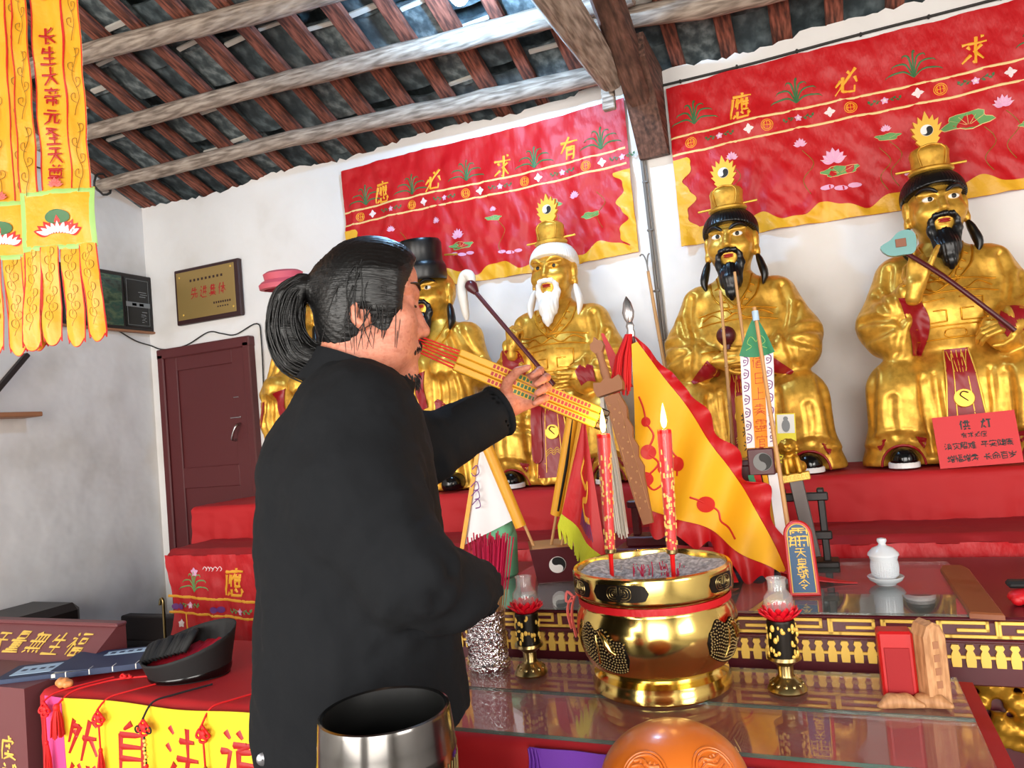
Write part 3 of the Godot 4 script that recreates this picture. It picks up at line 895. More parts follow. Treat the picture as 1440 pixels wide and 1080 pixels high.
# ---------------------------------------------------------------- red satin banners on the altar wall
func wall_banner(label: String, x0: float, w: float, top: float, h: float, chars: Array, plants: Array, row: Array, low: Array, seed_: int) -> void:
	var root := thing("wall_banner", label, "banner", V(x0, top, -2.982), 0.0, "red embroidered banners above the statues")
	var n := FastNoiseLite.new(); n.seed = seed_; n.frequency = 2.2
	var fold := func(x: float, y: float) -> float:
		var k := clampf(-y / h, 0.0, 1.0)
		return (0.0035 + 0.005 * k) * sin(x * 31.0 + n.get_noise_2d(x * 2.0, y * 1.5) * 5.0) + 0.009 * n.get_noise_2d(x * 3.0 + 40.0, y * 2.0) + 0.003 * sin((x * 1.2 + y) * 48.0 + 3.0 * n.get_noise_2d(x, y * 3.0)) * k
	var at := func(x: float, y: float, l: float) -> Vector3: return V(x, y + 0.006 * sin(x * 5.0), fold.call(x, y) + l)
	var mb := MB.new()
	mb.sheet(func(u: float, v: float) -> Vector3: return at.call(u * w, -v * h, 0.0), int(w * 90), int(h * 70), 0.002)
	put("satin_cloth", mb, M.satin_red, root)
	var gold := MB.new()
	var sc := func(t: float) -> float: return 0.052 + 0.02 * sin(t * 26.0) + 0.006 * sin(t * 61.0 + 1.0)
	gold.sheet(func(u: float, v: float) -> Vector3: return at.call(u * w, -h + (1.0 - v) * sc.call(u * w), 0.004), int(w * 110), 4, 0.002)
	gold.sheet(func(u: float, v: float) -> Vector3: return at.call(u * sc.call(v * h), -0.30 - v * (h - 0.30), 0.0045), 4, 50, 0.002)
	gold.sheet(func(u: float, v: float) -> Vector3: return at.call(w - (1.0 - u) * sc.call(v * h + 0.3), -0.30 - v * (h - 0.30), 0.0045), 4, 50, 0.002)
	put("scalloped_border", gold, M.satin_gold, root)
	for c in chars:
		var g := MB.new()
		glyph(g, c[0], c[1], c[2], 0.092, at, 0.115, 0.004, 0.8, 0.12, 3)
		put("embroidered_character", g, M.thread_gold, root)
	for y in row[0]:
		var lines := MB.new()
		var p := []
		for k in int(w * 40) + 1: p.append(P(minf(k / 40.0, w), y))
		lines.band(p, 0.009, at, 0.0035)
		put("braid", lines, M.thread_cream, root)
	for p in plants:
		var dk := MB.new(); orchid(dk, P(p[0], p[1] - 0.045), 0.085, at)
		motif(root, "embroidered_orchid", [[dk, M.thread_green]])
	for r in row[1]:
		var c := P(r[1], row[2])
		var a := MB.new(); var b := MB.new(); var d := MB.new()
		if r[0] == "o":
			rings(a, c, 0.021, at); motif(root, "embroidered_coin", [[a, M.thread_gold]])
		elif r[0] == "d":
			blossom(a, c, 0.02, at, 4); motif(root, "embroidered_blossom", [[a, M.thread_white]])
		else:
			sprig(a, b, d, c, 0.026, at); motif(root, "sprig_pattern", [[a, M.thread_green], [b, M.thread_pink], [d, M.thread_white]])
	for m in low:
		var c := P(m[1], m[2])
		var s: float = m[3]
		var a := MB.new(); var b := MB.new()
		match m[0]:
			"lotus":
				lotus(a, b, c, s, at); motif(root, "embroidered_lotus", [[a, M.thread_pink], [b, M.thread_white]])
			"leaf", "big":
				leaf(a, b, c, s, s * (0.3 if m[0] == "leaf" else 0.42), at, m[1] * 9.0); motif(root, "embroidered_leaf", [[a, M.thread_leaf], [b, M.thread_cream]])
			"root":
				for k in 3: a.patch(turned(circle(c + P((k - 1) * s * 0.62, 0.10 * s * absf(k - 1)), s * 0.32, 10, s * 0.13), c, -4), at, 0.003)
				motif(root, "embroidered_root", [[a, M.thread_pink]])
			"stem":
				a.band(curve([c, c + P(s * 0.25, -s * 0.4), c + P(-s * 0.05, -s * 0.8), c + P(s * 0.1, -s * 1.2)], 5), 0.003, at, 0.003); motif(root, "embroidered_stem", [[a, M.thread_olive]])

# ---------------------------------------------------------------- hanging yellow streamers
func streamer(at0: Vector3, label: String, full: bool) -> void:
	var root := thing("hanging_streamer", label, "streamer", at0, deg_to_rad(23.0), "yellow prayer streamers")
	var n := FastNoiseLite.new(); n.seed = 8 if full else 9; n.frequency = 5.0
	var wave := func(x: float, y: float) -> float: return 0.006 * n.get_noise_2d(x * 3.0, y) + 0.003 * sin(y * 34.0 + x * 20.0) + 0.003 * sin(x * 90.0 + y * 7.0)
	var at := func(x: float, y: float, l: float) -> Vector3: return V(x, y, wave.call(x, y) + l)
	var trim := MB.new(); var vine := MB.new()
	for s in [[0.0, 0.046, 0.012], [0.050, 0.134, 0.0], [0.139, 0.188, 0.012]]:
		var mb := MB.new()
		var bow := func(u: float) -> float: return -0.012 * sin(PI * u)
		mb.sheet(func(u: float, v: float) -> Vector3: return at.call(lerpf(s[0], s[1], u), 0.64 - v * 0.64, s[2] + bow.call(u) * 0.4), 10, 60, 0.0015)
		put("streamer_strip", mb, M.satin_yellow, root)
		for e in [s[0] + 0.0015, s[1] - 0.0015]:
			var p := []
			for k in 31: p.append(P(e, 0.64 - 0.64 * k / 30.0))
			trim.band(p, 0.0035, func(x: float, y: float, l: float) -> Vector3: return at.call(x, y, l + s[2] + 0.001), 0.001)
		if s[1] - s[0] < 0.06 or not full:
			for b in 3: scroll(vine, P((s[0] + s[1]) * 0.5, 0.60 - b * 0.21), 0.19, func(x: float, y: float, l: float) -> Vector3: return at.call(x, y, l + s[2]))
	# panel with a green edge and a lotus
	var pan := MB.new()
	pan.sheet(func(u: float, v: float) -> Vector3: return at.call(-0.004 + u * 0.198, 0.004 - v * 0.164, 0.006 + 0.004 * sin(v * PI)), 14, 12, 0.002)
	put("panel", pan, M.satin_yellow, root)
	var pat := func(x: float, y: float, l: float) -> Vector3: return at.call(x, y, l + 0.007 + 0.004 * sin(-(y - 0.004) / 0.164 * PI))
	var gt := MB.new()
	for e in [[P(-0.004, -0.004), P(0.194, -0.004)], [P(0.188, 0.0), P(0.188, -0.16)], [P(0.194, -0.154), P(-0.004, -0.154)], [P(0.002, -0.16), P(0.002, 0.0)]]:
		var p := []
		for k in 11: p.append(e[0].lerp(e[1], k / 10.0))
		gt.band(p, 0.014, pat, 0.001)
	put("panel_edging", gt, M.thread_lime, root)
	var lo := MB.new(); var lw := MB.new(); var lg := MB.new()
	var lc := P(0.095, -0.118)
	for k in [-4, 4, -3, 3, -2, 2, -1, 1, 0]:
		lo.patch(petal(lc + P(k * 0.006, 0), k * 0.33, 0.050 - 0.002 * absf(k), 0.022), pat, 0.0012 + 0.0003 * (4 - absi(k)))
		lw.patch(petal(lc + P(k * 0.006, 0), k * 0.33, 0.034, 0.012), pat, 0.0026 + 0.0003 * (4 - absi(k)))
	lg.patch(circle(lc + P(0, 0.045), 0.033, 18, 0.019), pat, 0.0042)
	motif(root, "embroidered_lotus", [[lo, M.thread_red], [lw, M.thread_white], [lg, M.thread_green]])
	# tails
	for k in 4:
		var mb := MB.new()
		var a := -0.004 + k * 0.0495; var b := a + 0.0465
		var len := 0.275 - 0.008 * (k % 2)
		var drift := (k - 1.5) * 0.012
		var tat := func(x: float, y: float, l: float) -> Vector3: return at.call(x + drift * clampf(-(y + 0.155) / 0.27, 0, 1), y, l + 0.002 + (0.006 if k % 2 else 0.0))
		var low := func(u: float) -> float: return len - 0.030 * pow(absf(2.0 * u - 1.0), 2.2)
		mb.sheet(func(u: float, v: float) -> Vector3: return tat.call(lerpf(a, b, u), -0.150 - v * low.call(u), 0.003 * sin(u * PI)), 10, 26, 0.0015)
		put("streamer_tail", mb, M.satin_yellow, root)
		var p := [P(a, -0.152)]
		for j in 13: p.append(P(lerpf(a, b, j / 12.0), -0.150 - low.call(j / 12.0)))
		p.append(P(b, -0.152))
		trim.band(curve(p, 3), 0.0035, tat, 0.002)
		scroll(vine, P((a + b) * 0.5, -0.165), 0.10, func(x: float, y: float, l: float) -> Vector3: return tat.call(x, y, l + 0.003))
		scroll(vine, P((a + b) * 0.5, -0.27), 0.10, func(x: float, y: float, l: float) -> Vector3: return tat.call(x, y, l + 0.003))
	put("piping_trim", trim, M.thread_red, root)
	put("vine_pattern", vine, M.thread_olive, root)
	var tx := MB.new()
	var cat := func(x: float, y: float, l: float) -> Vector3: return at.call(x, y, l + 0.002)
	if full: writing(tx, "长生大帝", P(0.090, 0.435), P(0.0, -0.0575), 0.050, cat, 0.12, 0.0008, 0.8, 0.0, 2)
	if full: writing(tx, "元圣天尊", P(0.092, 0.205), P(0.0, -0.052), 0.046, cat, 0.12, 0.0008, 0.8, 0.0, 2)
	if full: put("brush_lettering", tx, M.print_red, root)
	var bl := MB.new()
	for q in [0.535, 0.012]: lotus(bl, bl, P(0.092, q), 0.026, cat)
	put("lotus_pattern", bl, M.thread_coral, root)
	var bar := MB.new()
	bar.tube([V(-0.02, 0.645, 0.004), V(0.21, 0.645, 0.004)], 0.012, 12)
	put("hanging_rod", bar, M.maroon_wood, root)
	var cord := MB.new()
	cord.tube([V(0.0, 0.65, 0.004), V(0.095, 0.80, 0.004), V(0.095, 1.30, 0.004)], 0.003, 6)
	cord.tube([V(0.19, 0.65, 0.004), V(0.095, 0.80, 0.004)], 0.003, 6)
	put("cord", cord, M.tassel_red, root)

func scroll(mb: MB, c: Vector2, h: float, at: Callable) -> void:
	var p := []
	for k in 9: p.append(c + P(0.006 * sin(k * 1.4), -h * k / 8.0))
	mb.band(curve(p, 3), 0.0016, at, 0.001)
	for k in 4:
		var s := -1.0 if k % 2 else 1.0
		var q := c + P(0, -h * (0.15 + 0.22 * k))
		mb.band(curve([q, q + P(s * 0.012, 0.008), q + P(s * 0.013, 0.022), q + P(s * 0.004, 0.026), q + P(s * 0.004, 0.012)], 3), 0.0016, at, 0.001)

# a cloth laid over a box: top, front and ends, with soft creases
func drape(x0: float, x1: float, y: float, z0: float, z1: float, drop: float, seed_: int, amp := 0.006, th := 0.003) -> MB:
	var n := FastNoiseLite.new(); n.seed = seed_; n.frequency = 2.4
	var depth := z1 - z0
	var mb := MB.new()
	var total := depth + drop
	mb.sheet(func(u: float, v: float) -> Vector3:
		var s := v * total
		var x := lerpf(x0, x1, u)
		var c := amp * (n.get_noise_2d(x * 1.0, s * 4.0) + 0.5 * n.get_noise_2d(x * 5.0 + 9.0, s * 3.0))
		var r := 0.012
		if s < depth - r: return V(x, y + absf(c) * 0.5, z0 + s)
		if s < depth + r:
			var t := (s - depth + r) / (2.0 * r) * PI * 0.5
			return V(x, y - r + cos(t) * r + absf(c) * 0.4, z1 - r + sin(t) * r + absf(c) * 0.4)
		var k := (s - depth) / drop
		return V(x + 0.01 * k * sin(x * 9.0), y - (s - depth), z1 + 0.004 + absf(c) * 1.5 + amp * 1.2 * k * (1.0 + sin(x * 34.0 + 4.0 * n.get_noise_1d(x * 2.0))))
	, int((x1 - x0) * 55) + 8, int(total * 55) + 8, th)
	return mb

func build_cloths() -> void:
	wall_banner("red satin wall banner with gold border and four characters behind the white-bearded statue", -2.066, 1.412, 2.612, 0.645,
		[["應", 0.222, -0.152], ["必", 0.499, -0.155], ["求", 0.848, -0.158], ["有", 1.160, -0.148]],
		[[0.125, -0.148], [0.382, -0.152], [0.668, -0.142], [0.996, -0.150], [1.296, -0.142]],
		[[-0.208, -0.272], [["o", 0.088], ["d", 0.157], ["s", 0.265], ["o", 0.372], ["d", 0.441], ["s", 0.549], ["o", 0.658], ["d", 0.73], ["s", 0.828], ["o", 0.944], ["d", 1.011], ["s", 1.118], ["o", 1.226], ["d", 1.295], ["s", 1.383]], -0.243],
		[["lotus", 0.599, -0.435, 0.045], ["leaf", 0.612, -0.475, 0.055], ["root", 0.616, -0.517, 0.06], ["lotus", 0.252, -0.345, 0.028], ["lotus", 0.497, -0.35, 0.028], ["lotus", 1.164, -0.362, 0.03], ["leaf", 0.782, -0.375, 0.036], ["leaf", 1.225, -0.452, 0.04], ["root", 0.848, -0.541, 0.06],
			["stem", 0.30, -0.36, 0.14], ["stem", 0.80, -0.39, 0.13], ["stem", 0.16, -0.40, 0.12], ["stem", 1.26, -0.36, 0.13], ["big", 1.05, -0.37, 0.05], ["stem", 1.06, -0.39, 0.11], ["lotus", 0.78, -0.34, 0.022]], 4)
	wall_banner("wide red satin wall banner at the right, behind the two statues with black beards", -0.478, 1.72, 2.606, 0.648,
		[["應", 0.278, -0.146], ["必", 0.652, -0.146], ["求", 1.060, -0.138], ["有", 1.44, -0.14]],
		[[0.097, -0.128], [0.476, -0.14], [0.870, -0.134], [1.27, -0.135], [1.62, -0.14]],
		[[-0.208, -0.280], [["o", 0.077], ["s", 0.187], ["d", 0.297], ["o", 0.365], ["s", 0.477], ["d", 0.586], ["o", 0.657], ["s", 0.769], ["d", 0.874], ["o", 0.946], ["s", 1.053], ["d", 1.156], ["o", 1.23], ["s", 1.34], ["d", 1.45], ["s", 1.6]], -0.243],
		[["lotus", 0.225, -0.345, 0.03], ["lotus", 0.473, -0.352, 0.032], ["lotus", 0.581, -0.432, 0.058], ["leaf", 0.597, -0.468, 0.062], ["root", 0.595, -0.534, 0.075], ["lotus", 0.762, -0.35, 0.024], ["leaf", 0.767, -0.374, 0.04], ["big", 1.014, -0.377, 0.072], ["lotus", 1.123, -0.352, 0.042],
			["stem", 0.478, -0.37, 0.14], ["stem", 0.77, -0.39, 0.14], ["stem", 0.735, -0.41, 0.13], ["stem", 1.06, -0.41, 0.13], ["stem", 1.13, -0.37, 0.14], ["stem", 0.22, -0.37, 0.12], ["leaf", 1.20, -0.43, 0.04], ["lotus", 1.4, -0.4, 0.05], ["leaf", 1.4, -0.46, 0.06], ["root", 0.85, -0.53, 0.05]], 14)
	streamer(V(-1.934, 2.05, -1.313), "yellow hanging streamer with red brush characters and lotus panel, nearest the roof beams", true)
	streamer(V(-1.934 - 0.184, 2.045, -1.313 + 0.078 - 0.045), "yellow hanging streamer partly cut off at the left edge of the view", false)
	# the stepped platform of the statues and its cloths
	var pf := thing("stepped_platform", "two-tier platform under red cloth carrying the five gilded statues", "platform", V(0, 0, 0))
	put("upper_tier", mbox(V(-0.06, 0.53, -2.77), V(5.26, 1.06, 0.43), 0.01), M.dark_wood, pf)
	put("lower_tier", mbox(V(0.0, 0.455, -2.425), V(5.12, 0.91, 0.25), 0.01), M.dark_wood, pf)
	tag(put("platform_cloth", drape(-2.71, 2.55, 1.066, -2.985, -2.545, 0.16, 3, 0.007), M.cloth_red), "plain red cloth over the upper tier, under the statues' feet", "altar cloth")
	tag(put("step_cloth", drape(-2.575, 2.53, 0.921, -2.545, -2.285, 0.020, 7, 0.009), M.cloth_dark_red), "plain darker red cloth over the lower tier, below the statues", "altar cloth")
	# embroidered skirt hanging from the lower tier
	var n := FastNoiseLite.new(); n.seed = 77; n.frequency = 2.0
	var at := func(x: float, y: float, l: float) -> Vector3:
		var k := clampf((0.87 - y) / 0.3, 0.0, 1.0)
		return V(x, y, -2.262 + l + 0.012 * k * sin(x * 26.0 + y * 9.0 + 4.0 * n.get_noise_2d(x * 2.0, y)) + 0.008 * n.get_noise_2d(x * 4.0, y * 4.0) + 0.003 * sin(x * 75.0))
	var sk := thing("altar_skirt", "glossy red embroidered skirt hung round the lower tier, its left end by the door", "altar cloth")
	var mb := MB.new()
	mb.sheet(func(u: float, v: float) -> Vector3: return at.call(lerpf(-2.585 + 0.03 * sin(v * PI * 0.9), 2.5, u), lerpf(0.903, 0.555, v), 0.0), 330, 22, 0.002)
	put("satin_cloth", mb, M.satin_red, sk)
	var br := MB.new()
	for q in [[-2.575, 0.738], [-2.575, 0.672]]:
		var p := []
		for k in 300: p.append(P(q[0] + k * 0.017, q[1] - 0.022 * clampf(k / 30.0, 0, 1)))
		var one := MB.new(); one.band(p, 0.011, at, 0.003); put("braid", one, M.thread_gold, sk)
	br.band([P(-2.49, 0.668), P(-2.488, 0.6), P(-2.486, 0.56)], 0.008, at, 0.003)
	put("braid", br, M.thread_gold, sk)
	for k in 8:
		var x := -2.43 + k * 0.62
		var a := MB.new(); var b := MB.new(); var d := MB.new()
		orchid(a, P(x, 0.755), 0.075, at); blossom(b, P(x + 0.01, 0.835), 0.02, at)
		motif(sk, "embroidered_orchid", [[a, M.thread_leaf], [b, M.thread_pink]])
		a = MB.new(); glyph(a, "應" if k == 0 else "求", x + 0.215, 0.795, 0.105, at, 0.12, 0.004, 0.9, 0.1, 3)
		put("embroidered_character", a, M.thread_gold, sk)
		for j in 2:
			a = MB.new(); b = MB.new(); d = MB.new()
			sprig(a, b, d, P(x - 0.03 + j * 0.27, 0.70 - 0.02 * j), 0.028, at)
			motif(sk, "sprig_pattern", [[a, M.thread_leaf], [b, M.thread_pink], [d, M.thread_white]])
			a = MB.new()
			for i in 2: a.patch(circle(P(x - 0.115 + j * 0.22 + i * 0.03, 0.694 - 0.008 * j), 0.017, 12, 0.013), at, 0.004)
			put("embroidered_cloud", a, M.thread_purple, sk)
		a = MB.new(); blossom(a, P(x - 0.09, 0.625), 0.018, at, 5)
		put("embroidered_blossom", a, M.thread_white, sk)
		a = MB.new()
		for i in 5: a.band(curve([P(x + 0.05 + i * 0.02, 0.845), P(x + 0.06 + i * 0.02, 0.855), P(x + 0.07 + i * 0.02, 0.845), P(x + 0.062 + i * 0.02, 0.838)], 3), 0.003, at, 0.004)
		put("wave_pattern", a, M.thread_white, sk)

# ---------------------------------------------------------------- gilded statues
# hand: frame at the wrist, x to the thumb side, y along the fingers, z out of the back of the hand; curl in radians per joint
func hand_bones(f: Field, t: Transform3D, s: float, curl: Array, thumb := 0.5, k := 0.006, spread := 0.07) -> void:
	f.bone(t * V(0, -0.02, 0) , t * (V(0, 0.02, 0) * s), 0.026 * s, 0.027 * s, k * 2.0)
	for q in [[0.026, 0.083], [0.009, 0.087], [-0.008, 0.083], [-0.024, 0.075]]:
		f.bone(t * (V(q[0] * 0.55, 0.015, 0) * s), t * (V(q[0], q[1], 0) * s), 0.0145 * s, 0.0115 * s, k * 1.6)
	var base := [[0.027, 0.088], [0.009, 0.092], [-0.009, 0.088], [-0.026, 0.079]]
	var len := [0.94, 1.04, 0.97, 0.78]
	for i in 4:
		var p := V(base[i][0], base[i][1], 0) * s
		var side: float = (1.5 - i) * spread
		var a := 0.0
		var seg := [0.042, 0.026, 0.022]
		var r := [0.0098, 0.0090, 0.0082, 0.0068]
		for j in 3:
			a += curl[i][j] if curl[i] is Array else curl[i]
			var d := V(sin(side) * cos(a), cos(side) * cos(a), -sin(a))
			var e: Vector3 = p + d * seg[j] * len[i] * s
			f.bone(t * p, t * e, r[j] * s, r[j + 1] * s, k * 0.5)
			p = e
	var m := V(0.022, 0.022, -0.008) * s
	var d1 := V(0.62, 0.62, -0.45 * (0.5 + thumb)).normalized()
	var d2 := V(0.30, 0.90, -0.55 * thumb - 0.1).normalized()
	var d3 := V(0.02 - 0.25 * thumb, 0.95, -0.5 * thumb).normalized()
	f.bone(t * m, t * (m + d1 * 0.036 * s), 0.0150 * s, 0.0115 * s, k * 1.4)
	f.bone(t * (m + d1 * 0.036 * s), t * (m + (d1 * 0.036 + d2 * 0.032) * s), 0.0112 * s, 0.0098 * s, k * 0.6)
	f.bone(t * (m + (d1 * 0.036 + d2 * 0.032) * s), t * (m + (d1 * 0.036 + d2 * 0.032 + d3 * 0.026) * s), 0.0098 * s, 0.0072 * s, k * 0.6)

func frame(at: Vector3, along: Vector3, back: Vector3) -> Transform3D:
	var y := along.normalized()
	var z := (back - y * back.dot(y)).normalized()
	return Transform3D(Basis(y.cross(z), y, z), at)

func hand_mesh(t: Transform3D, s: float, curl: Array, thumb := 0.5, cell := 0.0034, mirror := false, spread := 0.07) -> MB:
	var o := t.origin
	var c := o + t.basis.y * 0.07 * s
	var r := 0.13 * s
	if mirror: t.basis.x = -t.basis.x
	var f := Field.new(c - V(r, r, r), c + V(r, r, r), cell)
	hand_bones(f, t, s, curl, thumb, 0.006, spread)
	var mb := MB.new()
	f.into(mb)
	return mb

# grooves: each is [points in x, y, depth, width]; only on the front
func creaser(grooves: Array, back_too := false) -> Callable:
	return func(p: Vector3, n: Vector3) -> Vector3:
		if n.z < 0.05 and not back_too: return Vector3.ZERO
		var q := P(p.x, p.y)
		var sum := 0.0
		for g in grooves:
			var pts: Array = g[0]
			var best := 1e9
			for i in pts.size() - 1:
				var a: Vector2 = pts[i]; var b: Vector2 = pts[i + 1]
				var ab := b - a
				var t := clampf((q - a).dot(ab) / ab.length_squared(), 0.0, 1.0)
				best = minf(best, (q - a - ab * t).length())
			var w: float = g[2]
			if best < w * 3.0:
				var e := best / w
				sum += g[1] * 1.4 * (-exp(-e * e) + 0.55 * exp(-(e - 1.7) * (e - 1.7)))
		return n * sum * clampf(n.z * 2.0 + (1.0 if back_too else 0.0), 0.0, 1.0)

func on(f: Field, pts: Array, lift := 0.002, n := 4) -> Array:
	var out := []
	for p in curve(pts, n): out.append(V(p.x, p.y, f.front(p.x, p.y) + lift))
	return out

func skin_sheet(f: Field, left: Array, right: Array, lift := 0.003, nu := 8, n := 4, th := 0.003) -> MB:
	var a := curve(left, n); var b := curve(right, n)
	var mb := MB.new()
	var last := a.size() - 1
	mb.sheet(func(u: float, v: float) -> Vector3:
		var i := v * last
		var j := mini(int(i), last - 1)
		var p: Vector2 = a[j].lerp(a[j + 1], i - j).lerp(b[j].lerp(b[j + 1], i - j), u)
		return V(p.x, p.y, f.front(p.x, p.y) + lift)
	, nu, last * 2, th)
	return mb

var head_mesh: ArrayMesh
var hair_mesh: ArrayMesh
var flame_mesh: ArrayMesh
var crown_mesh: ArrayMesh

func make_heads() -> void:
	var f := Field.new(V(-0.115, 0.63, -0.125), V(0.115, 0.945, 0.13), 0.0036)
	f.egg(V(0, 0.835, -0.012), V(0.082, 0.095, 0.092), 0.02)
	f.egg(V(0, 0.772, 0.018), V(0.067, 0.064, 0.068), 0.04)
	f.bone(V(-0.03, 0.80, 0.05), V(0.03, 0.80, 0.05), 0.034, 0.034, 0.03)
	f.bone(V(0, 0.742, 0.068), V(0, 0.742, 0.07), 0.022, 0.022, 0.02)
	for s in [-1.0, 1.0]:
		f.egg(V(s * 0.043, 0.796, 0.058), V(0.028, 0.026, 0.024), 0.02)
		f.bone(V(s * 0.058, 0.858, 0.062), V(s * 0.014, 0.852, 0.083), 0.009, 0.010, 0.014)
		f.egg(V(s * 0.035, 0.838, 0.094), V(0.021, 0.011, 0.014), 0.010, Basis(), true)
		f.bone(V(s * 0.013, 0.797, 0.092), V(s * 0.012, 0.799, 0.088), 0.0095, 0.010, 0.008)
		f.egg(V(s * 0.086, 0.825, -0.008), V(0.011, 0.034, 0.021), 0.006)
		f.egg(V(s * 0.087, 0.780, 0.0), V(0.011, 0.022, 0.014), 0.008)
		f.bone(V(s * 0.02, 0.80, 0.088), V(s * 0.04, 0.765, 0.074), 0.008, 0.006, 0.014)
	f.chain([V(0, 0.852, 0.083), V(0, 0.822, 0.094), V(0, 0.803, 0.105)], [0.008, 0.0095, 0.0125], 0.010)
	f.bone(V(0, 0.72, -0.015), V(0, 0.64, -0.02), 0.055, 0.062, 0.02)
	var mb := MB.new(); f.into(mb); head_mesh = mb.mesh()
	f = Field.new(V(-0.12, 0.72, -0.145), V(0.12, 0.97, 0.12), 0.0042)
	f.egg(V(0, 0.868, -0.014), V(0.098, 0.088, 0.104), 0.01)
	f.slice(V(0, -0.93, 0.36), V(0, 0.889, 0.088))
	f.slice(V(0, 1, 0), V(0, 0.944, 0))
	f.slice(V(0, -1, 0), V(0, 0.80, 0))
	mb = MB.new()
	f.into(mb, func(p: Vector3, n: Vector3) -> Vector3: return n * 0.0010 * sin(atan2(p.x, p.z + 0.02) * 58.0))
	hair_mesh = mb.mesh()
	# flame finial
	var poly := PackedVector2Array()
	var tips := [[-0.020, 0.002], [-0.036, 0.022], [-0.030, 0.026], [-0.045, 0.046], [-0.035, 0.046], [-0.046, 0.070], [-0.033, 0.066], [-0.038, 0.090], [-0.024, 0.080], [-0.022, 0.104], [-0.011, 0.088], [0.0, 0.120]]
	for t in tips: poly.push_back(P(t[0], t[1]))
	for k in range(tips.size() - 2, -1, -1): poly.push_back(P(-tips[k][0], tips[k][1] + 0.002 * (k % 3)))
	mb = MB.new(); mb.prism(poly, -0.007, 0.007, Transform3D(), 0.0012)
	flame_mesh = mb.mesh()
	mb = MB.new()
	mb.lathe([P(0.001, 0.935), P(0.060, 0.937), P(0.068, 0.944), P(0.068, 0.950), P(0.058, 0.957), P(0.057, 0.985), P(0.060, 1.008), P(0.054, 1.020), P(0.030, 1.032), P(0.001, 1.034)], 32, Transform3D(), 0.7, 1.0, 0.8)
	for s in [-1.0, 1.0]:
		mb.tube(curve([V(s * 0.034, 0.957, 0.040), V(s * 0.040, 0.985, 0.038), V(s * 0.041, 1.008, 0.036), V(s * 0.03, 1.022, 0.034)], 4), 0.003, 6)
	mb.tube(curve([V(-0.03, 1.022, 0.034), V(0, 1.027, 0.040), V(0.03, 1.022, 0.034)], 4), 0.003, 6)
	crown_mesh = mb.mesh()

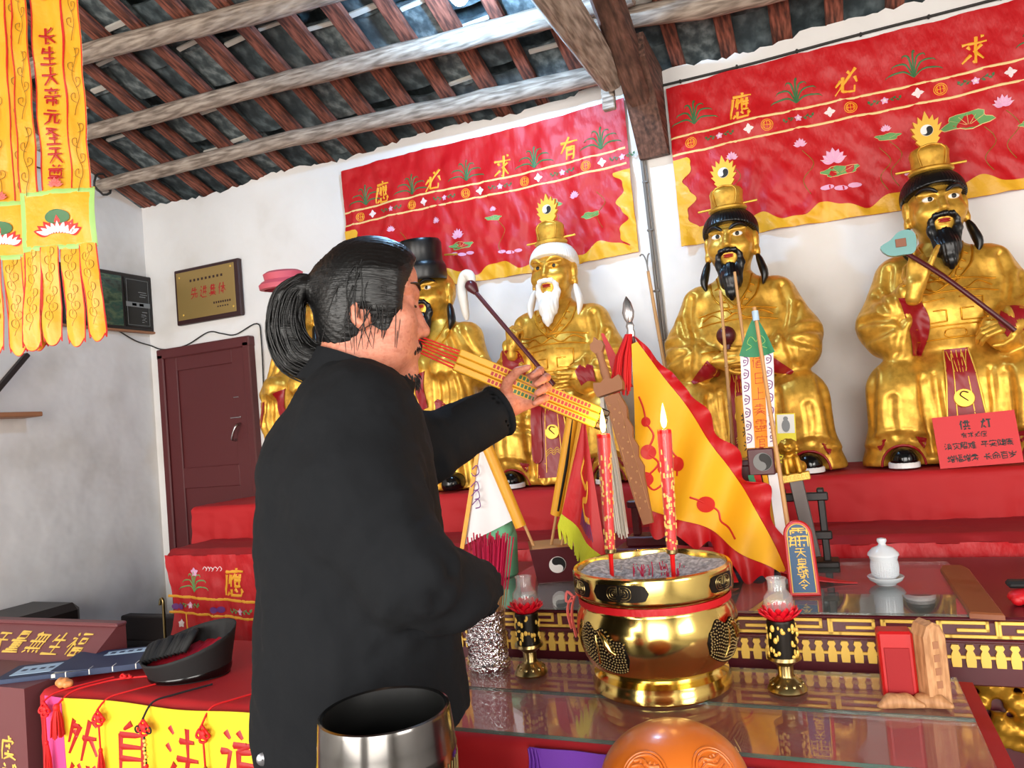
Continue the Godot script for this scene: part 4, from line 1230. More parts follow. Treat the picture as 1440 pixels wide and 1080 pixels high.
func add_head(root: Node3D, hair: Material, kind: String, turn := 0.0, at := Vector3.ZERO) -> void:
	var h := put("head", head_mesh, M.gold_paint, root)
	h.transform = Transform3D(Basis(V(0, 1, 0), turn), at)
	var pale := kind == "elder"
	for s in [-1.0, 1.0]:
		var mb := MB.new(); mb.ball(V(s * 0.035, 0.838, 0.0755), V(0.0185, 0.0095, 0.010), 16)
		put("eye", mb, M.eye_white if not pale else M.gold_leaf, h)
		mb = MB.new(); mb.ball(V(s * 0.034 + 0.002, 0.838, 0.0835), V(0.0078, 0.0078, 0.0035), 12)
		put("pupil", mb, M.ink, h)
		mb = MB.new(); mb.tube(curve([V(s * 0.012, 0.853, 0.0985), V(s * 0.030, 0.8665, 0.0935), V(s * 0.050, 0.8695, 0.0815), V(s * 0.068, 0.860, 0.063)], 4), [0.004, 0.006, 0.0075, 0.0085, 0.009, 0.009, 0.0088, 0.0085, 0.008, 0.007, 0.006, 0.005, 0.003], 8, false, Transform3D(), 0.8)
		put("eyebrow", mb, hair if not pale else M.gold_leaf, h)
		# tuft of hair below the ear
		mb = MB.new(); mb.tube(curve([V(s * 0.086, 0.768, 0.002), V(s * 0.096, 0.735, 0.012), V(s * 0.106, 0.69, 0.022), V(s * 0.098, 0.640 if pale else 0.655, 0.03)], 4), [0.008, 0.012, 0.015, 0.018, 0.019, 0.020, 0.021, 0.021, 0.019, 0.016, 0.012, 0.008, 0.003], 10, false, Transform3D(), 0.7)
		put("hair_tuft", mb, hair, h)
	var mb := MB.new(); mb.ball(V(0, 0.7665, 0.0880), V(0.019, 0.0045, 0.008), 14); mb.ball(V(0, 0.7600, 0.0885), V(0.018, 0.0042, 0.008), 14)
	put("lips", mb, M.lip_red, h)
	var f := Field.new(V(-0.07, 0.58, 0.02), V(0.07, 0.81, 0.15), 0.0036)
	for s in [-1.0, 1.0]:
		f.chain([V(0, 0.783, 0.102), V(s * 0.024, 0.781, 0.094), V(s * 0.037, 0.765, 0.082), V(s * 0.038, 0.735, 0.078)], [0.0085, 0.0085, 0.0095, 0.012], 0.008)
		f.bone(V(s * 0.036, 0.735, 0.078), V(s * 0.018, 0.665, 0.09), 0.012, 0.020, 0.015)
	f.chain([V(0, 0.727, 0.085), V(0, 0.68, 0.095), V(0, 0.63, 0.105), V(0, 0.603, 0.11)], [0.017, 0.030, 0.018, 0.004], 0.015)
	mb = MB.new()
	f.into(mb, func(p: Vector3, n: Vector3) -> Vector3: return n * 0.0009 * sin(p.x * 620.0 + p.y * 60.0))
	put("beard", mb, hair, h)
	if kind == "scholar" or kind == "pink":
		var hat := MB.new()
		var c: StandardMaterial3D = M.hair_paint if kind == "scholar" else M.hat_pink
		hat.lathe([P(0.094, 0.872), P(0.099, 0.885), P(0.099, 0.925), P(0.094, 0.94), P(0.088, 0.95), P(0.089, 0.99), P(0.091, 1.025), P(0.084, 1.040), P(0.055, 1.046), P(0.001, 1.040)] if kind == "scholar" else [P(0.09, 0.948), P(0.108, 0.952), P(0.110, 0.972), P(0.096, 0.985), P(0.082, 0.992), P(0.086, 1.02), P(0.07, 1.03), P(0.001, 1.033)], 28, xf(V(0, 0, -0.012), V(6, 0, 0)), 0.7, 1.0, 1.06)
		put("hat", hat, c, root)
		for s in [-1.0, 1.0]:
			var fold := MB.new()
			fold.tube(curve([V(s * 0.02, 1.046, 0.045), V(s * 0.05, 1.0, 0.075), V(s * 0.06, 0.95, 0.075)], 5), 0.004, 8)
			if kind == "scholar": put("hat_fold", fold, c, root)
		if kind == "pink": put("hair", hair_mesh, hair, h)
		if kind == "scholar":
			var pin := MB.new(); pin.tube([V(0.06, 0.985, -0.01), V(0.125, 0.975, 0.0)], 0.004, 8); put("hairpin", pin, M.gold_leaf, root)
		return
	put("hair", hair_mesh, hair, h)
	var cr := put("crown", crown_mesh, M.gold_paint, root)
	cr.transform = Transform3D(Basis(V(0, 1, 0), turn), at)
	mb = MB.new(); mb.tube([V(-0.105, 0.958, 0.0), V(0.105, 0.962, 0.0)], 0.0042, 8)
	put("hairpin", mb, M.gold_leaf, cr)
	var fl := put("flame_finial", flame_mesh, M.gold_leaf, root)
	fl.transform = Transform3D(Basis(V(0, 1, 0), turn), at + V(0, 1.026, 0.006))
	taiji(fl, func(x: float, y: float, l: float) -> Vector3: return V(x, y, 0.007 + l), P(0, 0.055), 0.019, M.white_paint, M.ink, -65.0)

func statue(label: String, x: float, z: float, kind: String) -> Node3D:
	var root := thing("deity_statue", label, "statue", V(x, 1.0735, z), 0.0, "gilded statues on the platform")
	var standing := kind == "scholar" or kind == "pink"
	var f := Field.new(V(-0.31, -0.02, -0.20), V(0.31, 0.73, 0.26), 0.0082)
	# trunk and shoulders
	f.bone(V(0, 0.34, -0.03), V(0, 0.60, -0.035), 0.125, 0.115, 0.03)
	f.egg(V(0, 0.47, 0.0), V(0.165, 0.15, 0.118), 0.03)
	f.bone(V(-0.12, 0.625, -0.03), V(0.12, 0.625, -0.03), 0.062, 0.062, 0.04)
	f.bone(V(0, 0.66, -0.02), V(0, 0.685, -0.02), 0.075, 0.066, 0.02)
	var arms := {}
	if standing:
		for s in [-1.0, 1.0]:
			f.bone(V(s * 0.13, 0.62, -0.03), V(s * 0.165, 0.47, -0.01), 0.06, 0.068, 0.03)
			f.bone(V(s * 0.165, 0.47, -0.01), V(s * 0.07, 0.50, 0.12), 0.068, 0.052, 0.03)
			f.chain([V(s * 0.12, 0.47, 0.07), V(s * 0.12, 0.34, 0.07), V(s * 0.10, 0.24, 0.07)], [0.055, 0.06, 0.045], 0.03)
		f.bone(V(0, 0.40, 0.0), V(0, 0.04, 0.0), 0.125, 0.15, 0.04)
		f.bone(V(-0.09, 0.3, 0.0), V(-0.1, 0.03, 0.02), 0.09, 0.10, 0.04)
		f.bone(V(0.09, 0.3, 0.0), V(0.1, 0.03, 0.02), 0.09, 0.10, 0.04)
	else:
		for s in [-1.0, 1.0]:
			f.bone(V(s * 0.14, 0.615, -0.03), V(s * 0.195, 0.47, 0.0), 0.062, 0.072, 0.03)
			var up: bool = (kind == "elder" or kind == "ruyi") and s < 0
			if up:
				f.bone(V(s * 0.195, 0.46, 0.0), V(s * 0.19, 0.41, 0.05), 0.072, 0.065, 0.03)
				f.bone(V(s * 0.20, 0.45, 0.02), V(s * (0.115 if kind == "ruyi" else 0.150), 0.545, 0.125), 0.066, 0.038, 0.03)
				f.chain([V(s * 0.165, 0.49, 0.07), V(s * 0.165, 0.40, 0.09), V(s * 0.15, 0.345, 0.10)], [0.05, 0.052, 0.035], 0.03)
			else:
				f.bone(V(s * 0.195, 0.47, 0.0), V(s * 0.19, 0.41, 0.06), 0.072, 0.068, 0.03)
				f.bone(V(s * 0.19, 0.415, 0.06), V(s * 0.105, 0.405, 0.135), 0.066, 0.046, 0.03)
				f.bone(V(s * 0.18, 0.40, 0.08), V(s * 0.12, 0.365, 0.13), 0.055, 0.035, 0.03)
			f.bone(V(s * 0.08, 0.265, -0.01), V(s * 0.175, 0.250, 0.085), 0.092, 0.082, 0.03)
			f.bone(V(s * 0.178, 0.25, 0.09), V(s * 0.188, 0.04, 0.085), 0.086, 0.086, 0.025)
			f.bone(V(s * 0.19, 0.08, 0.03), V(s * 0.21, 0.0, 0.06), 0.085, 0.095, 0.03)
		f.bone(V(-0.05, 0.25, 0.05), V(-0.05, 0.02, 0.06), 0.095, 0.095, 0.03)
		f.bone(V(0.05, 0.25, 0.05), V(0.05, 0.02, 0.06), 0.095, 0.095, 0.03)
		f.bone(V(-0.14, 0.1, -0.03), V(0.14, 0.1, -0.03), 0.10, 0.10, 0.03)
		# hollows that the shoes look out of
		for s in [-1.0, 1.0]: f.egg(V(s * 0.188, 0.012, 0.175), V(0.062, 0.056, 0.06), 0.012, Basis(), true)
	f.slice(V(0, -1, 0), V(0, 0.003, 0))
	var gr := []
	if standing:
		for s in [-1.0, 1.0]:
			gr.append([curve([P(s * 0.12, 0.66), P(s * 0.16, 0.58), P(s * 0.20, 0.53)], 4), 0.006, 0.011])
			gr.append([curve([P(s * 0.08, 0.64), P(s * 0.11, 0.56), P(s * 0.19, 0.48)], 4), 0.006, 0.011])
			for k in 4:
				gr.append([curve([P(s * (0.05 + 0.035 * k), 0.46), P(s * (0.05 + 0.042 * k), 0.36), P(s * (0.03 + 0.045 * k), 0.24)], 3), 0.006, 0.010])
				gr.append([curve([P(s * (0.015 + 0.05 * k), 0.26), P(s * (0.02 + 0.052 * k), 0.14), P(s * (0.02 + 0.058 * k), 0.02)], 3), 0.007, 0.012])
	else:
		for s in [-1.0, 1.0]:
			gr.append([curve([P(s * 0.155, 0.64), P(s * 0.165, 0.56), P(s * 0.145, 0.47)], 4), 0.007, 0.012])
			gr.append([curve([P(s * 0.20, 0.56), P(s * 0.185, 0.50), P(s * 0.15, 0.46)], 4), 0.006, 0.011])
			gr.append([curve([P(s * 0.258, 0.47), P(s * 0.22, 0.475), P(s * 0.15, 0.455)], 4), 0.007, 0.011])
			gr.append([curve([P(s * 0.255, 0.41), P(s * 0.20, 0.43), P(s * 0.155, 0.445)], 4), 0.006, 0.011])
			gr.append([curve([P(s * 0.17, 0.36), P(s * 0.165, 0.40), P(s * 0.15, 0.44)], 4), 0.005, 0.010])
			gr.append([curve([P(s * 0.245, 0.30), P(s * 0.25, 0.20), P(s * 0.262, 0.09)], 4), 0.007, 0.012])
			gr.append([curve([P(s * 0.115, 0.27), P(s * 0.122, 0.18), P(s * 0.105, 0.04)], 4), 0.006, 0.012])
			gr.append([curve([P(s * 0.20, 0.22), P(s * 0.205, 0.16), P(s * 0.20, 0.10)], 4), 0.004, 0.010])
			gr.append([curve([P(s * 0.075, 0.28), P(s * 0.07, 0.15), P(s * 0.06, 0.02)], 4), 0.005, 0.009])
			# the upper robe ends above the feet
			gr.append([curve([P(s * 0.13, 0.085), P(s * 0.16, 0.098), P(s * 0.21, 0.103), P(s * 0.25, 0.088)], 4), 0.006, 0.008])
	if kind == "elder":
		gr.append([curve([P(-0.19, 0.25), P(-0.12, 0.22), P(-0.04, 0.20)], 4), 0.006, 0.010])
		gr.append([curve([P(-0.15, 0.30), P(-0.09, 0.27), P(-0.04, 0.265)], 4), 0.005, 0.010])
		gr.append([curve([P(-0.10, 0.12), P(-0.02, 0.10), P(0.10, 0.12)], 4), 0.006, 0.010])
	var mb := MB.new()
	var cr := creaser(gr)
	f.into(mb, func(p: Vector3, n: Vector3) -> Vector3:
		var s: Vector3 = cr.call(p, n)
		if standing: return s
		# the upper robe stands proud of the under-robe and ends above the feet
		var ax := absf(p.x)
		var hem := 0.094 - 0.030 * clampf((ax - 0.225) / 0.05, 0.0, 1.0) - 0.055 * clampf((0.13 - ax) / 0.05, 0.0, 1.0)
		return s + n * 0.013 * smoothstep(hem - 0.004, hem + 0.004, p.y) * (1.0 - smoothstep(0.20, 0.32, p.y)) * smoothstep(0.105, 0.135, ax) * clampf(n.z + 0.4, 0.0, 1.0))
	put("robe", mb, M.gold_paint, root)
	# raised lines: collar, sash, breast panel
	mb = MB.new()
	var line := func(pts: Array, r := 0.0026) -> void: mb.tube(on(f, pts, 0.0005), r, 6)
	for s in [-1.0, 1.0]:
		line.call([P(s * 0.062, 0.70), P(s * 0.045, 0.64), P(s * 0.004, 0.585)], 0.0036)
		line.call([P(s * 0.088, 0.685), P(s * 0.07, 0.62), P(s * 0.014, 0.560)], 0.0036)
		if not standing:
			for k in 3: line.call([P(s * (0.068 - k * 0.012), 0.655 - k * 0.026), P(s * (0.052 - k * 0.012), 0.66 - k * 0.028), P(s * (0.046 - k * 0.012), 0.635 - k * 0.026), P(s * (0.058 - k * 0.012), 0.63 - k * 0.024)], 0.0022)
	if not standing:
		line.call([P(-0.135, 0.565), P(-0.06, 0.575), P(0.06, 0.575), P(0.135, 0.565)])
		line.call([P(-0.135, 0.525), P(-0.06, 0.535), P(0.06, 0.535), P(0.135, 0.525)])
		line.call([P(-0.12, 0.545), P(-0.08, 0.562), P(-0.04, 0.540), P(0.0, 0.560), P(0.04, 0.540), P(0.08, 0.562), P(0.12, 0.545)])
		if kind != "tablet":
			for s in [-1.0, 1.0]:
				line.call([P(s * 0.02, 0.515), P(s * 0.085, 0.510)], 0.0022); line.call([P(s * 0.085, 0.510), P(s * 0.082, 0.44)], 0.0022); line.call([P(s * 0.082, 0.44), P(s * 0.02, 0.442)], 0.0022)
				line.call([P(s * 0.02, 0.442), P(s * 0.02, 0.478)], 0.0022); line.call([P(s * 0.02, 0.478), P(s * 0.055, 0.478)], 0.0022)
		for y in [0.425, 0.385]: line.call([P(-0.12, y), P(-0.06, y + 0.004), P(0.06, y + 0.004), P(0.12, y)])
		line.call([P(-0.03, 0.40), P(-0.025, 0.415), P(0.0, 0.418), P(0.025, 0.415), P(0.03, 0.40), P(0.02, 0.393), P(-0.02, 0.393), P(-0.03, 0.40)], 0.002)
	put("relief_trim", mb, M.gold_line, root)
	if not standing:
		# red apron with gold edging and a yin-yang disc
		var w0 := 0.034 if kind != "elder" else 0.045
		var cx := -0.005 if kind != "elder" else -0.012
		var ap := put("apron", skin_sheet(f, [P(cx - w0, 0.355), P(cx - w0 - 0.008, 0.25), P(cx - w0 - 0.02, 0.12), P(cx - w0 - 0.03, 0.03)], [P(cx + w0, 0.355), P(cx + w0 + 0.008, 0.25), P(cx + w0 + 0.02, 0.12), P(cx + w0 + 0.03, 0.03)], 0.004, 10, 5), M.lacquer_red, root)
		mb = MB.new()
		for s in [-1.0, 1.0]:
			mb.tube(on(f, [P(cx + s * w0, 0.355), P(cx + s * (w0 + 0.008), 0.25), P(cx + s * (w0 + 0.02), 0.12), P(cx + s * (w0 + 0.03), 0.03)], 0.006), 0.0028, 6)
			mb.tube(on(f, [P(cx + s * w0 * 0.45, 0.34), P(cx + s * (w0 * 0.5 + 0.004), 0.22), P(cx + s * (w0 * 0.55 + 0.008), 0.05)], 0.006), 0.002, 6)
		put("apron_trim", mb, M.gold_leaf, ap)
		mb = MB.new()
		for k in 5: mb.tube(on(f, [P(cx + (k - 2) * w0 * 0.4, 0.35), P(cx + (k - 2) * w0 * 0.3, 0.315), P(cx + (k - 2) * w0 * 0.22, 0.28)], 0.0055), 0.0016, 5)
		for k in 3: mb.tube(on(f, [P(cx - 0.03, 0.125 - k * 0.008), P(cx - 0.012, 0.14 - k * 0.008), P(cx, 0.13 - k * 0.008), P(cx + 0.014, 0.142 - k * 0.008), P(cx + 0.032, 0.125 - k * 0.008)], 0.006), 0.0014, 5)
		put("apron_line_pattern", mb, M.gold_leaf, ap)
		var dz := f.front(cx, 0.20) + 0.007
		mb = MB.new(); mb.lathe([P(0.001, 0.0), P(0.027, 0.0), P(0.029, 0.003), P(0.027, 0.006), P(0.001, 0.006)], 24, Transform3D(Basis(V(1, 0, 0), PI / 2 - 0.15), V(cx, 0.20, dz - 0.002)))
		var disc := put("gold_disc", mb, M.gold_leaf, ap)
		mb = MB.new(); mb.tube(curve([V(cx + 0.012, 0.216, dz + 0.006), V(cx - 0.002, 0.221, dz + 0.007), V(cx - 0.010, 0.211, dz + 0.006), V(cx, 0.20, dz + 0.005), V(cx + 0.010, 0.189, dz + 0.004), V(cx + 0.002, 0.179, dz + 0.003), V(cx - 0.012, 0.184, dz + 0.003)], 4), 0.0018, 6)
		put("disc_line", mb, M.brass_dark, disc)
		# red linings that show at the cuffs and hems
		for s in [-1.0, 1.0]:
			for q in [[0.148, 0.128, 0.118, 0.090], [0.232, 0.250, 0.262, 0.088]]:
				put("hem_lining", skin_sheet(f, [P(s * q[0], q[3] + 0.004), P(s * (q[0] * 0.6 + q[1] * 0.4), q[3] - 0.016), P(s * q[1], q[3] - 0.034)], [P(s * q[2], q[3] - 0.004), P(s * (q[2] * 0.6 + q[1] * 0.4), q[3] - 0.02), P(s * (q[1] + 0.001), q[3] - 0.035)], 0.006, 4, 4), M.lacquer_red, root)
			var shoe := MB.new()
			var g := Field.new(V(s * 0.188 - 0.07, 0.0, 0.08), V(s * 0.188 + 0.07, 0.08, 0.235), 0.0045)
			g.bone(V(s * 0.188, 0.028, 0.12), V(s * 0.188, 0.026, 0.172), 0.034, 0.040, 0.02)
			g.slice(V(0, -1, 0), V(0, 0.014, 0))
			g.into(shoe)
			var so := put("shoe", shoe, M.shoe_black, root)
			var sole := MB.new()
			var oval := PackedVector2Array()
			for k in 24: oval.push_back(P(cos(TAU * k / 24.0) * 0.045, sin(TAU * k / 24.0) * 0.055))
			sole.prism(oval, 0.0, 0.017, Transform3D(Basis(V(1, 0, 0), V(0, 0, -1), V(0, 1, 0)), V(s * 0.188, 0.001, 0.158)), 0.003)
			put("sole", sole, M.white_paint, so)
			mb = MB.new()
			var arch := []
			for k in 13:
				var a := PI * k / 12.0
				var p := P(s * 0.188 + cos(a) * 0.062, 0.004 + sin(a) * 0.066)
				arch.append(V(p.x, p.y, f.front(p.x, p.y) - 0.001))
			mb.tube(arch, 0.004, 8)
			put("shoe_opening_trim", mb, M.lacquer_red, root)
	else:
		for s in [-1.0, 1.0]:
			mb = MB.new()
			var g := Field.new(V(s * 0.09 - 0.07, 0.0, 0.06), V(s * 0.09 + 0.07, 0.09, 0.22), 0.005)
			g.bone(V(s * 0.09, 0.032, 0.12), V(s * 0.09, 0.028, 0.155), 0.042, 0.042, 0.02)
			g.slice(V(0, -1, 0), V(0, 0.002, 0))
			g.into(mb)
			put("shoe", mb, M.shoe_black, root)
		put("sash", skin_sheet(f, [P(-0.05, 0.47), P(-0.055, 0.40), P(-0.03, 0.33)], [P(0.0, 0.47), P(-0.005, 0.41), P(0.02, 0.30)] if false else [P(-0.005, 0.49), P(-0.015, 0.42), P(0.0, 0.34)], 0.004, 6, 4), M.lacquer_red, root)
		put("lining_panel", skin_sheet(f, [P(-0.19, 0.44), P(-0.20, 0.34), P(-0.215, 0.22)] if kind == "pink" else [P(0.03, 0.36), P(0.035, 0.33), P(0.04, 0.26)], [P(-0.13, 0.44), P(-0.15, 0.33), P(-0.18, 0.22)] if kind == "pink" else [P(0.045, 0.37), P(0.085, 0.335), P(0.06, 0.27)], 0.004, 6, 4), M.lacquer_red, root)
	var fist := [[1.2, 1.3, 0.9], [1.25, 1.3, 0.9], [1.3, 1.3, 0.9], [1.3, 1.3, 0.9]]
	match kind:
		"tablet":
			put("hand", hand_mesh(frame(V(-0.075, 0.395, 0.155), V(1, 0.05, 0.15), V(0, 0.1, 1)), 0.86, [[0.25, 0.3, 0.2], [0.25, 0.3, 0.2], [0.3, 0.3, 0.2], [0.3, 0.3, 0.2]], 0.3), M.gold_paint, root)
			put("hand", hand_mesh(frame(V(0.075, 0.405, 0.165), V(-1, 0.05, 0.1), V(0, 0.1, 1)), 0.86, [[0.25, 0.3, 0.2], [0.25, 0.3, 0.2], [0.3, 0.3, 0.2], [0.3, 0.3, 0.2]], 0.3, 0.0034, true), M.gold_paint, root)
			mb = MB.new(); mb.ball(V(-0.032, 0.478, 0.165), V(0.033, 0.033, 0.033), 24); mb.lathe([P(0.012, 0.43), P(0.014, 0.446), P(0.02, 0.45)], 14, xf(V(-0.032, 0, 0.165)))
			put("red_ball", mb, M.rod_maroon, root)
			for s in [-1.0, 1.0]: put("cuff_lining", skin_sheet(f, [P(s * 0.10, 0.40), P(s * 0.125, 0.375), P(s * 0.17, 0.335)], [P(s * 0.075, 0.365), P(s * 0.085, 0.345), P(s * 0.16, 0.325)], 0.003, 5, 4), M.lacquer_red, root)
		"ruyi":
			put("hand", hand_mesh(frame(V(-0.104, 0.545, 0.150), V(0.30, 1.0, 0.10), V(-0.3, 0.1, 1)), 1.0, [[0.15, 0.1, 0.05], [1.1, 1.2, 0.8], [1.2, 1.2, 0.8], [0.2, 0.15, 0.1]], 1.0, 0.0034, true), M.gold_paint, root)
			put("hand", hand_mesh(frame(V(0.165, 0.405, 0.14), V(-1, 0.05, 0.45), V(0, 0.6, 0.8)), 0.86, [[0.5, 0.8, 0.5], [0.6, 0.8, 0.5], [0.7, 0.8, 0.5], [0.7, 0.8, 0.5]], 0.7, 0.0034, true), M.gold_paint, root)
			put("sleeve_lining", skin_sheet(f, [P(-0.15, 0.53), P(-0.135, 0.47), P(-0.125, 0.40), P(-0.125, 0.345)], [P(-0.085, 0.515), P(-0.068, 0.46), P(-0.075, 0.40), P(-0.098, 0.345)], 0.004, 7, 4), M.lacquer_red, root)
			put("cuff_lining", skin_sheet(f, [P(0.10, 0.415), P(0.12, 0.455), P(0.16, 0.465), P(0.205, 0.44)], [P(0.12, 0.37), P(0.14, 0.39), P(0.17, 0.385), P(0.20, 0.375)], 0.004, 7, 4), M.lacquer_red, root)
		"elder":
			put("hand", hand_mesh(frame(V(-0.150, 0.525, 0.140), V(0.15, 1.0, 0.15), V(-0.35, 0.1, 1)), 0.86, fist, 1.0, 0.0034, true), M.gold_paint, root)
			put("hand", hand_mesh(frame(V(0.145, 0.405, 0.135), V(-1, -0.22, 0.5), V(0.1, -0.5, 0.8)), 0.86, [[0.2, 0.3, 0.2], [0.3, 0.3, 0.2], [0.35, 0.3, 0.2], [0.3, 0.3, 0.2]], 0.4, 0.0034, true), M.gold_paint, root)
			put("sleeve_lining", skin_sheet(f, [P(-0.195, 0.53), P(-0.20, 0.47), P(-0.18, 0.40), P(-0.16, 0.35)], [P(-0.125, 0.52), P(-0.115, 0.46), P(-0.115, 0.40), P(-0.125, 0.345)], 0.004, 7, 4), M.lacquer_red, root)
			put("cuff_lining", skin_sheet(f, [P(0.11, 0.415), P(0.13, 0.44), P(0.17, 0.43)], [P(0.125, 0.36), P(0.15, 0.375), P(0.175, 0.37)], 0.004, 6, 4), M.lacquer_red, root)
			# two loose sash ends
			put("sash_end", skin_sheet(f, [P(-0.088, 0.345), P(-0.095, 0.22), P(-0.10, 0.11), P(-0.085, 0.085)], [P(-0.045, 0.35), P(-0.05, 0.22), P(-0.055, 0.11), P(-0.075, 0.085)], 0.010, 5, 4, 0.006), M.lacquer_red, root)
	var hair: StandardMaterial3D = M.beard_white if kind == "elder" else M.hair_paint
	add_head(root, hair, kind, 0.10 if kind == "ruyi" else (-0.25 if kind == "scholar" else -0.05), V(0, 0, 0))
	return root

func build_statues() -> void:
	make_heads()
	statue("gilded statue in pink cap mostly hidden behind the man's ponytail", -2.215, -2.775, "pink")
	statue("gilded standing statue with tall black hat and black goatee beside the man's face", -1.50, -2.775, "scholar")
	statue("gilded seated statue with long white beard and white hair holding a horsetail whisk", -0.955, -2.775, "elder")
	statue("gilded seated statue with black beard, hands folded below a dark red ball", -0.270, -2.775, "tablet")
	statue("rightmost gilded seated statue with black beard, raising two fingers before a scepter", 0.380, -2.775, "ruyi")
	# things the statues hold
	var o := thing("horsetail_whisk", "maroon-handled whisk with white horsehair held by the white-bearded statue", "whisk", V(-0.955, 1.0735, -2.775))
	var mb := MB.new()
	mb.tube([V(-0.262, 0.765, 0.19), V(0.035, 0.372, 0.215)], 0.0085, 10)
	put("handle", mb, M.rod_maroon, o)
	mb = MB.new(); mb.lathe([P(0.002, -0.03), P(0.012, -0.025), P(0.024, 0.005), P(0.022, 0.022), P(0.012, 0.032), P(0.001, 0.034)], 16, Transform3D(Basis(V(0, 0, 1), 0.62), V(-0.272, 0.782, 0.19)))
	put("knob", mb, M.rod_maroon, o)
	mb = MB.new(); mb.tube(curve([V(-0.272, 0.80, 0.185), V(-0.285, 0.835, 0.18), V(-0.31, 0.838, 0.175), V(-0.328, 0.79, 0.17), V(-0.326, 0.72, 0.165), V(-0.322, 0.665, 0.16)], 5), [0.010, 0.013, 0.016, 0.018, 0.019, 0.020, 0.020, 0.020, 0.020, 0.020, 0.021, 0.021, 0.021, 0.021, 0.021, 0.020, 0.020, 0.020, 0.019, 0.018, 0.017, 0.016, 0.015, 0.013, 0.010, 0.006], 12)
	put("horsehair", mb, M.whisk_hair, o)
	o = thing("ruyi_scepter", "maroon scepter with pale jade cloud-shaped head held by the rightmost statue", "scepter", V(0.380, 1.0735, -2.775))
	mb = MB.new(); mb.tube(curve([V(-0.115, 0.665, 0.165), V(-0.03, 0.575, 0.20), V(0.06, 0.47, 0.215), V(0.135, 0.385, 0.205)], 5), 0.0075, 10)
	put("handle", mb, M.rod_maroon, o)
	mb = MB.new()
	var cl := PackedVector2Array()
	for p in curve([P(-0.055, -0.012), P(-0.06, 0.006), P(-0.03, 0.022), P(-0.008, 0.042), P(0.02, 0.046), P(0.038, 0.03), P(0.04, 0.0), P(0.03, -0.028), P(0.0, -0.030), P(-0.035, -0.028), P(-0.055, -0.012)], 3): cl.push_back(p)
	cl.remove_at(cl.size() - 1)
	mb.prism(cl, -0.012, 0.012, xf(V(-0.125, 0.69, 0.165), V(0, 0, 0)), 0.003)
	var jd := put("cloud_head", mb, M.jade, o)
	mb = MB.new(); mb.box(V(-0.128, 0.698, 0.178), V(0.030, 0.026, 0.004), 0.001)
	put("seal_inlay", mb, M.paddle_wood, jd)

# ---------------------------------------------------------------- the man
func merge(into: MB, m: MB, t: Transform3D) -> void:
	var s := into.v.size()
	for p in m.v: into.v.push_back(t * p)
	for k in m.ix: into.ix.push_back(s + k)

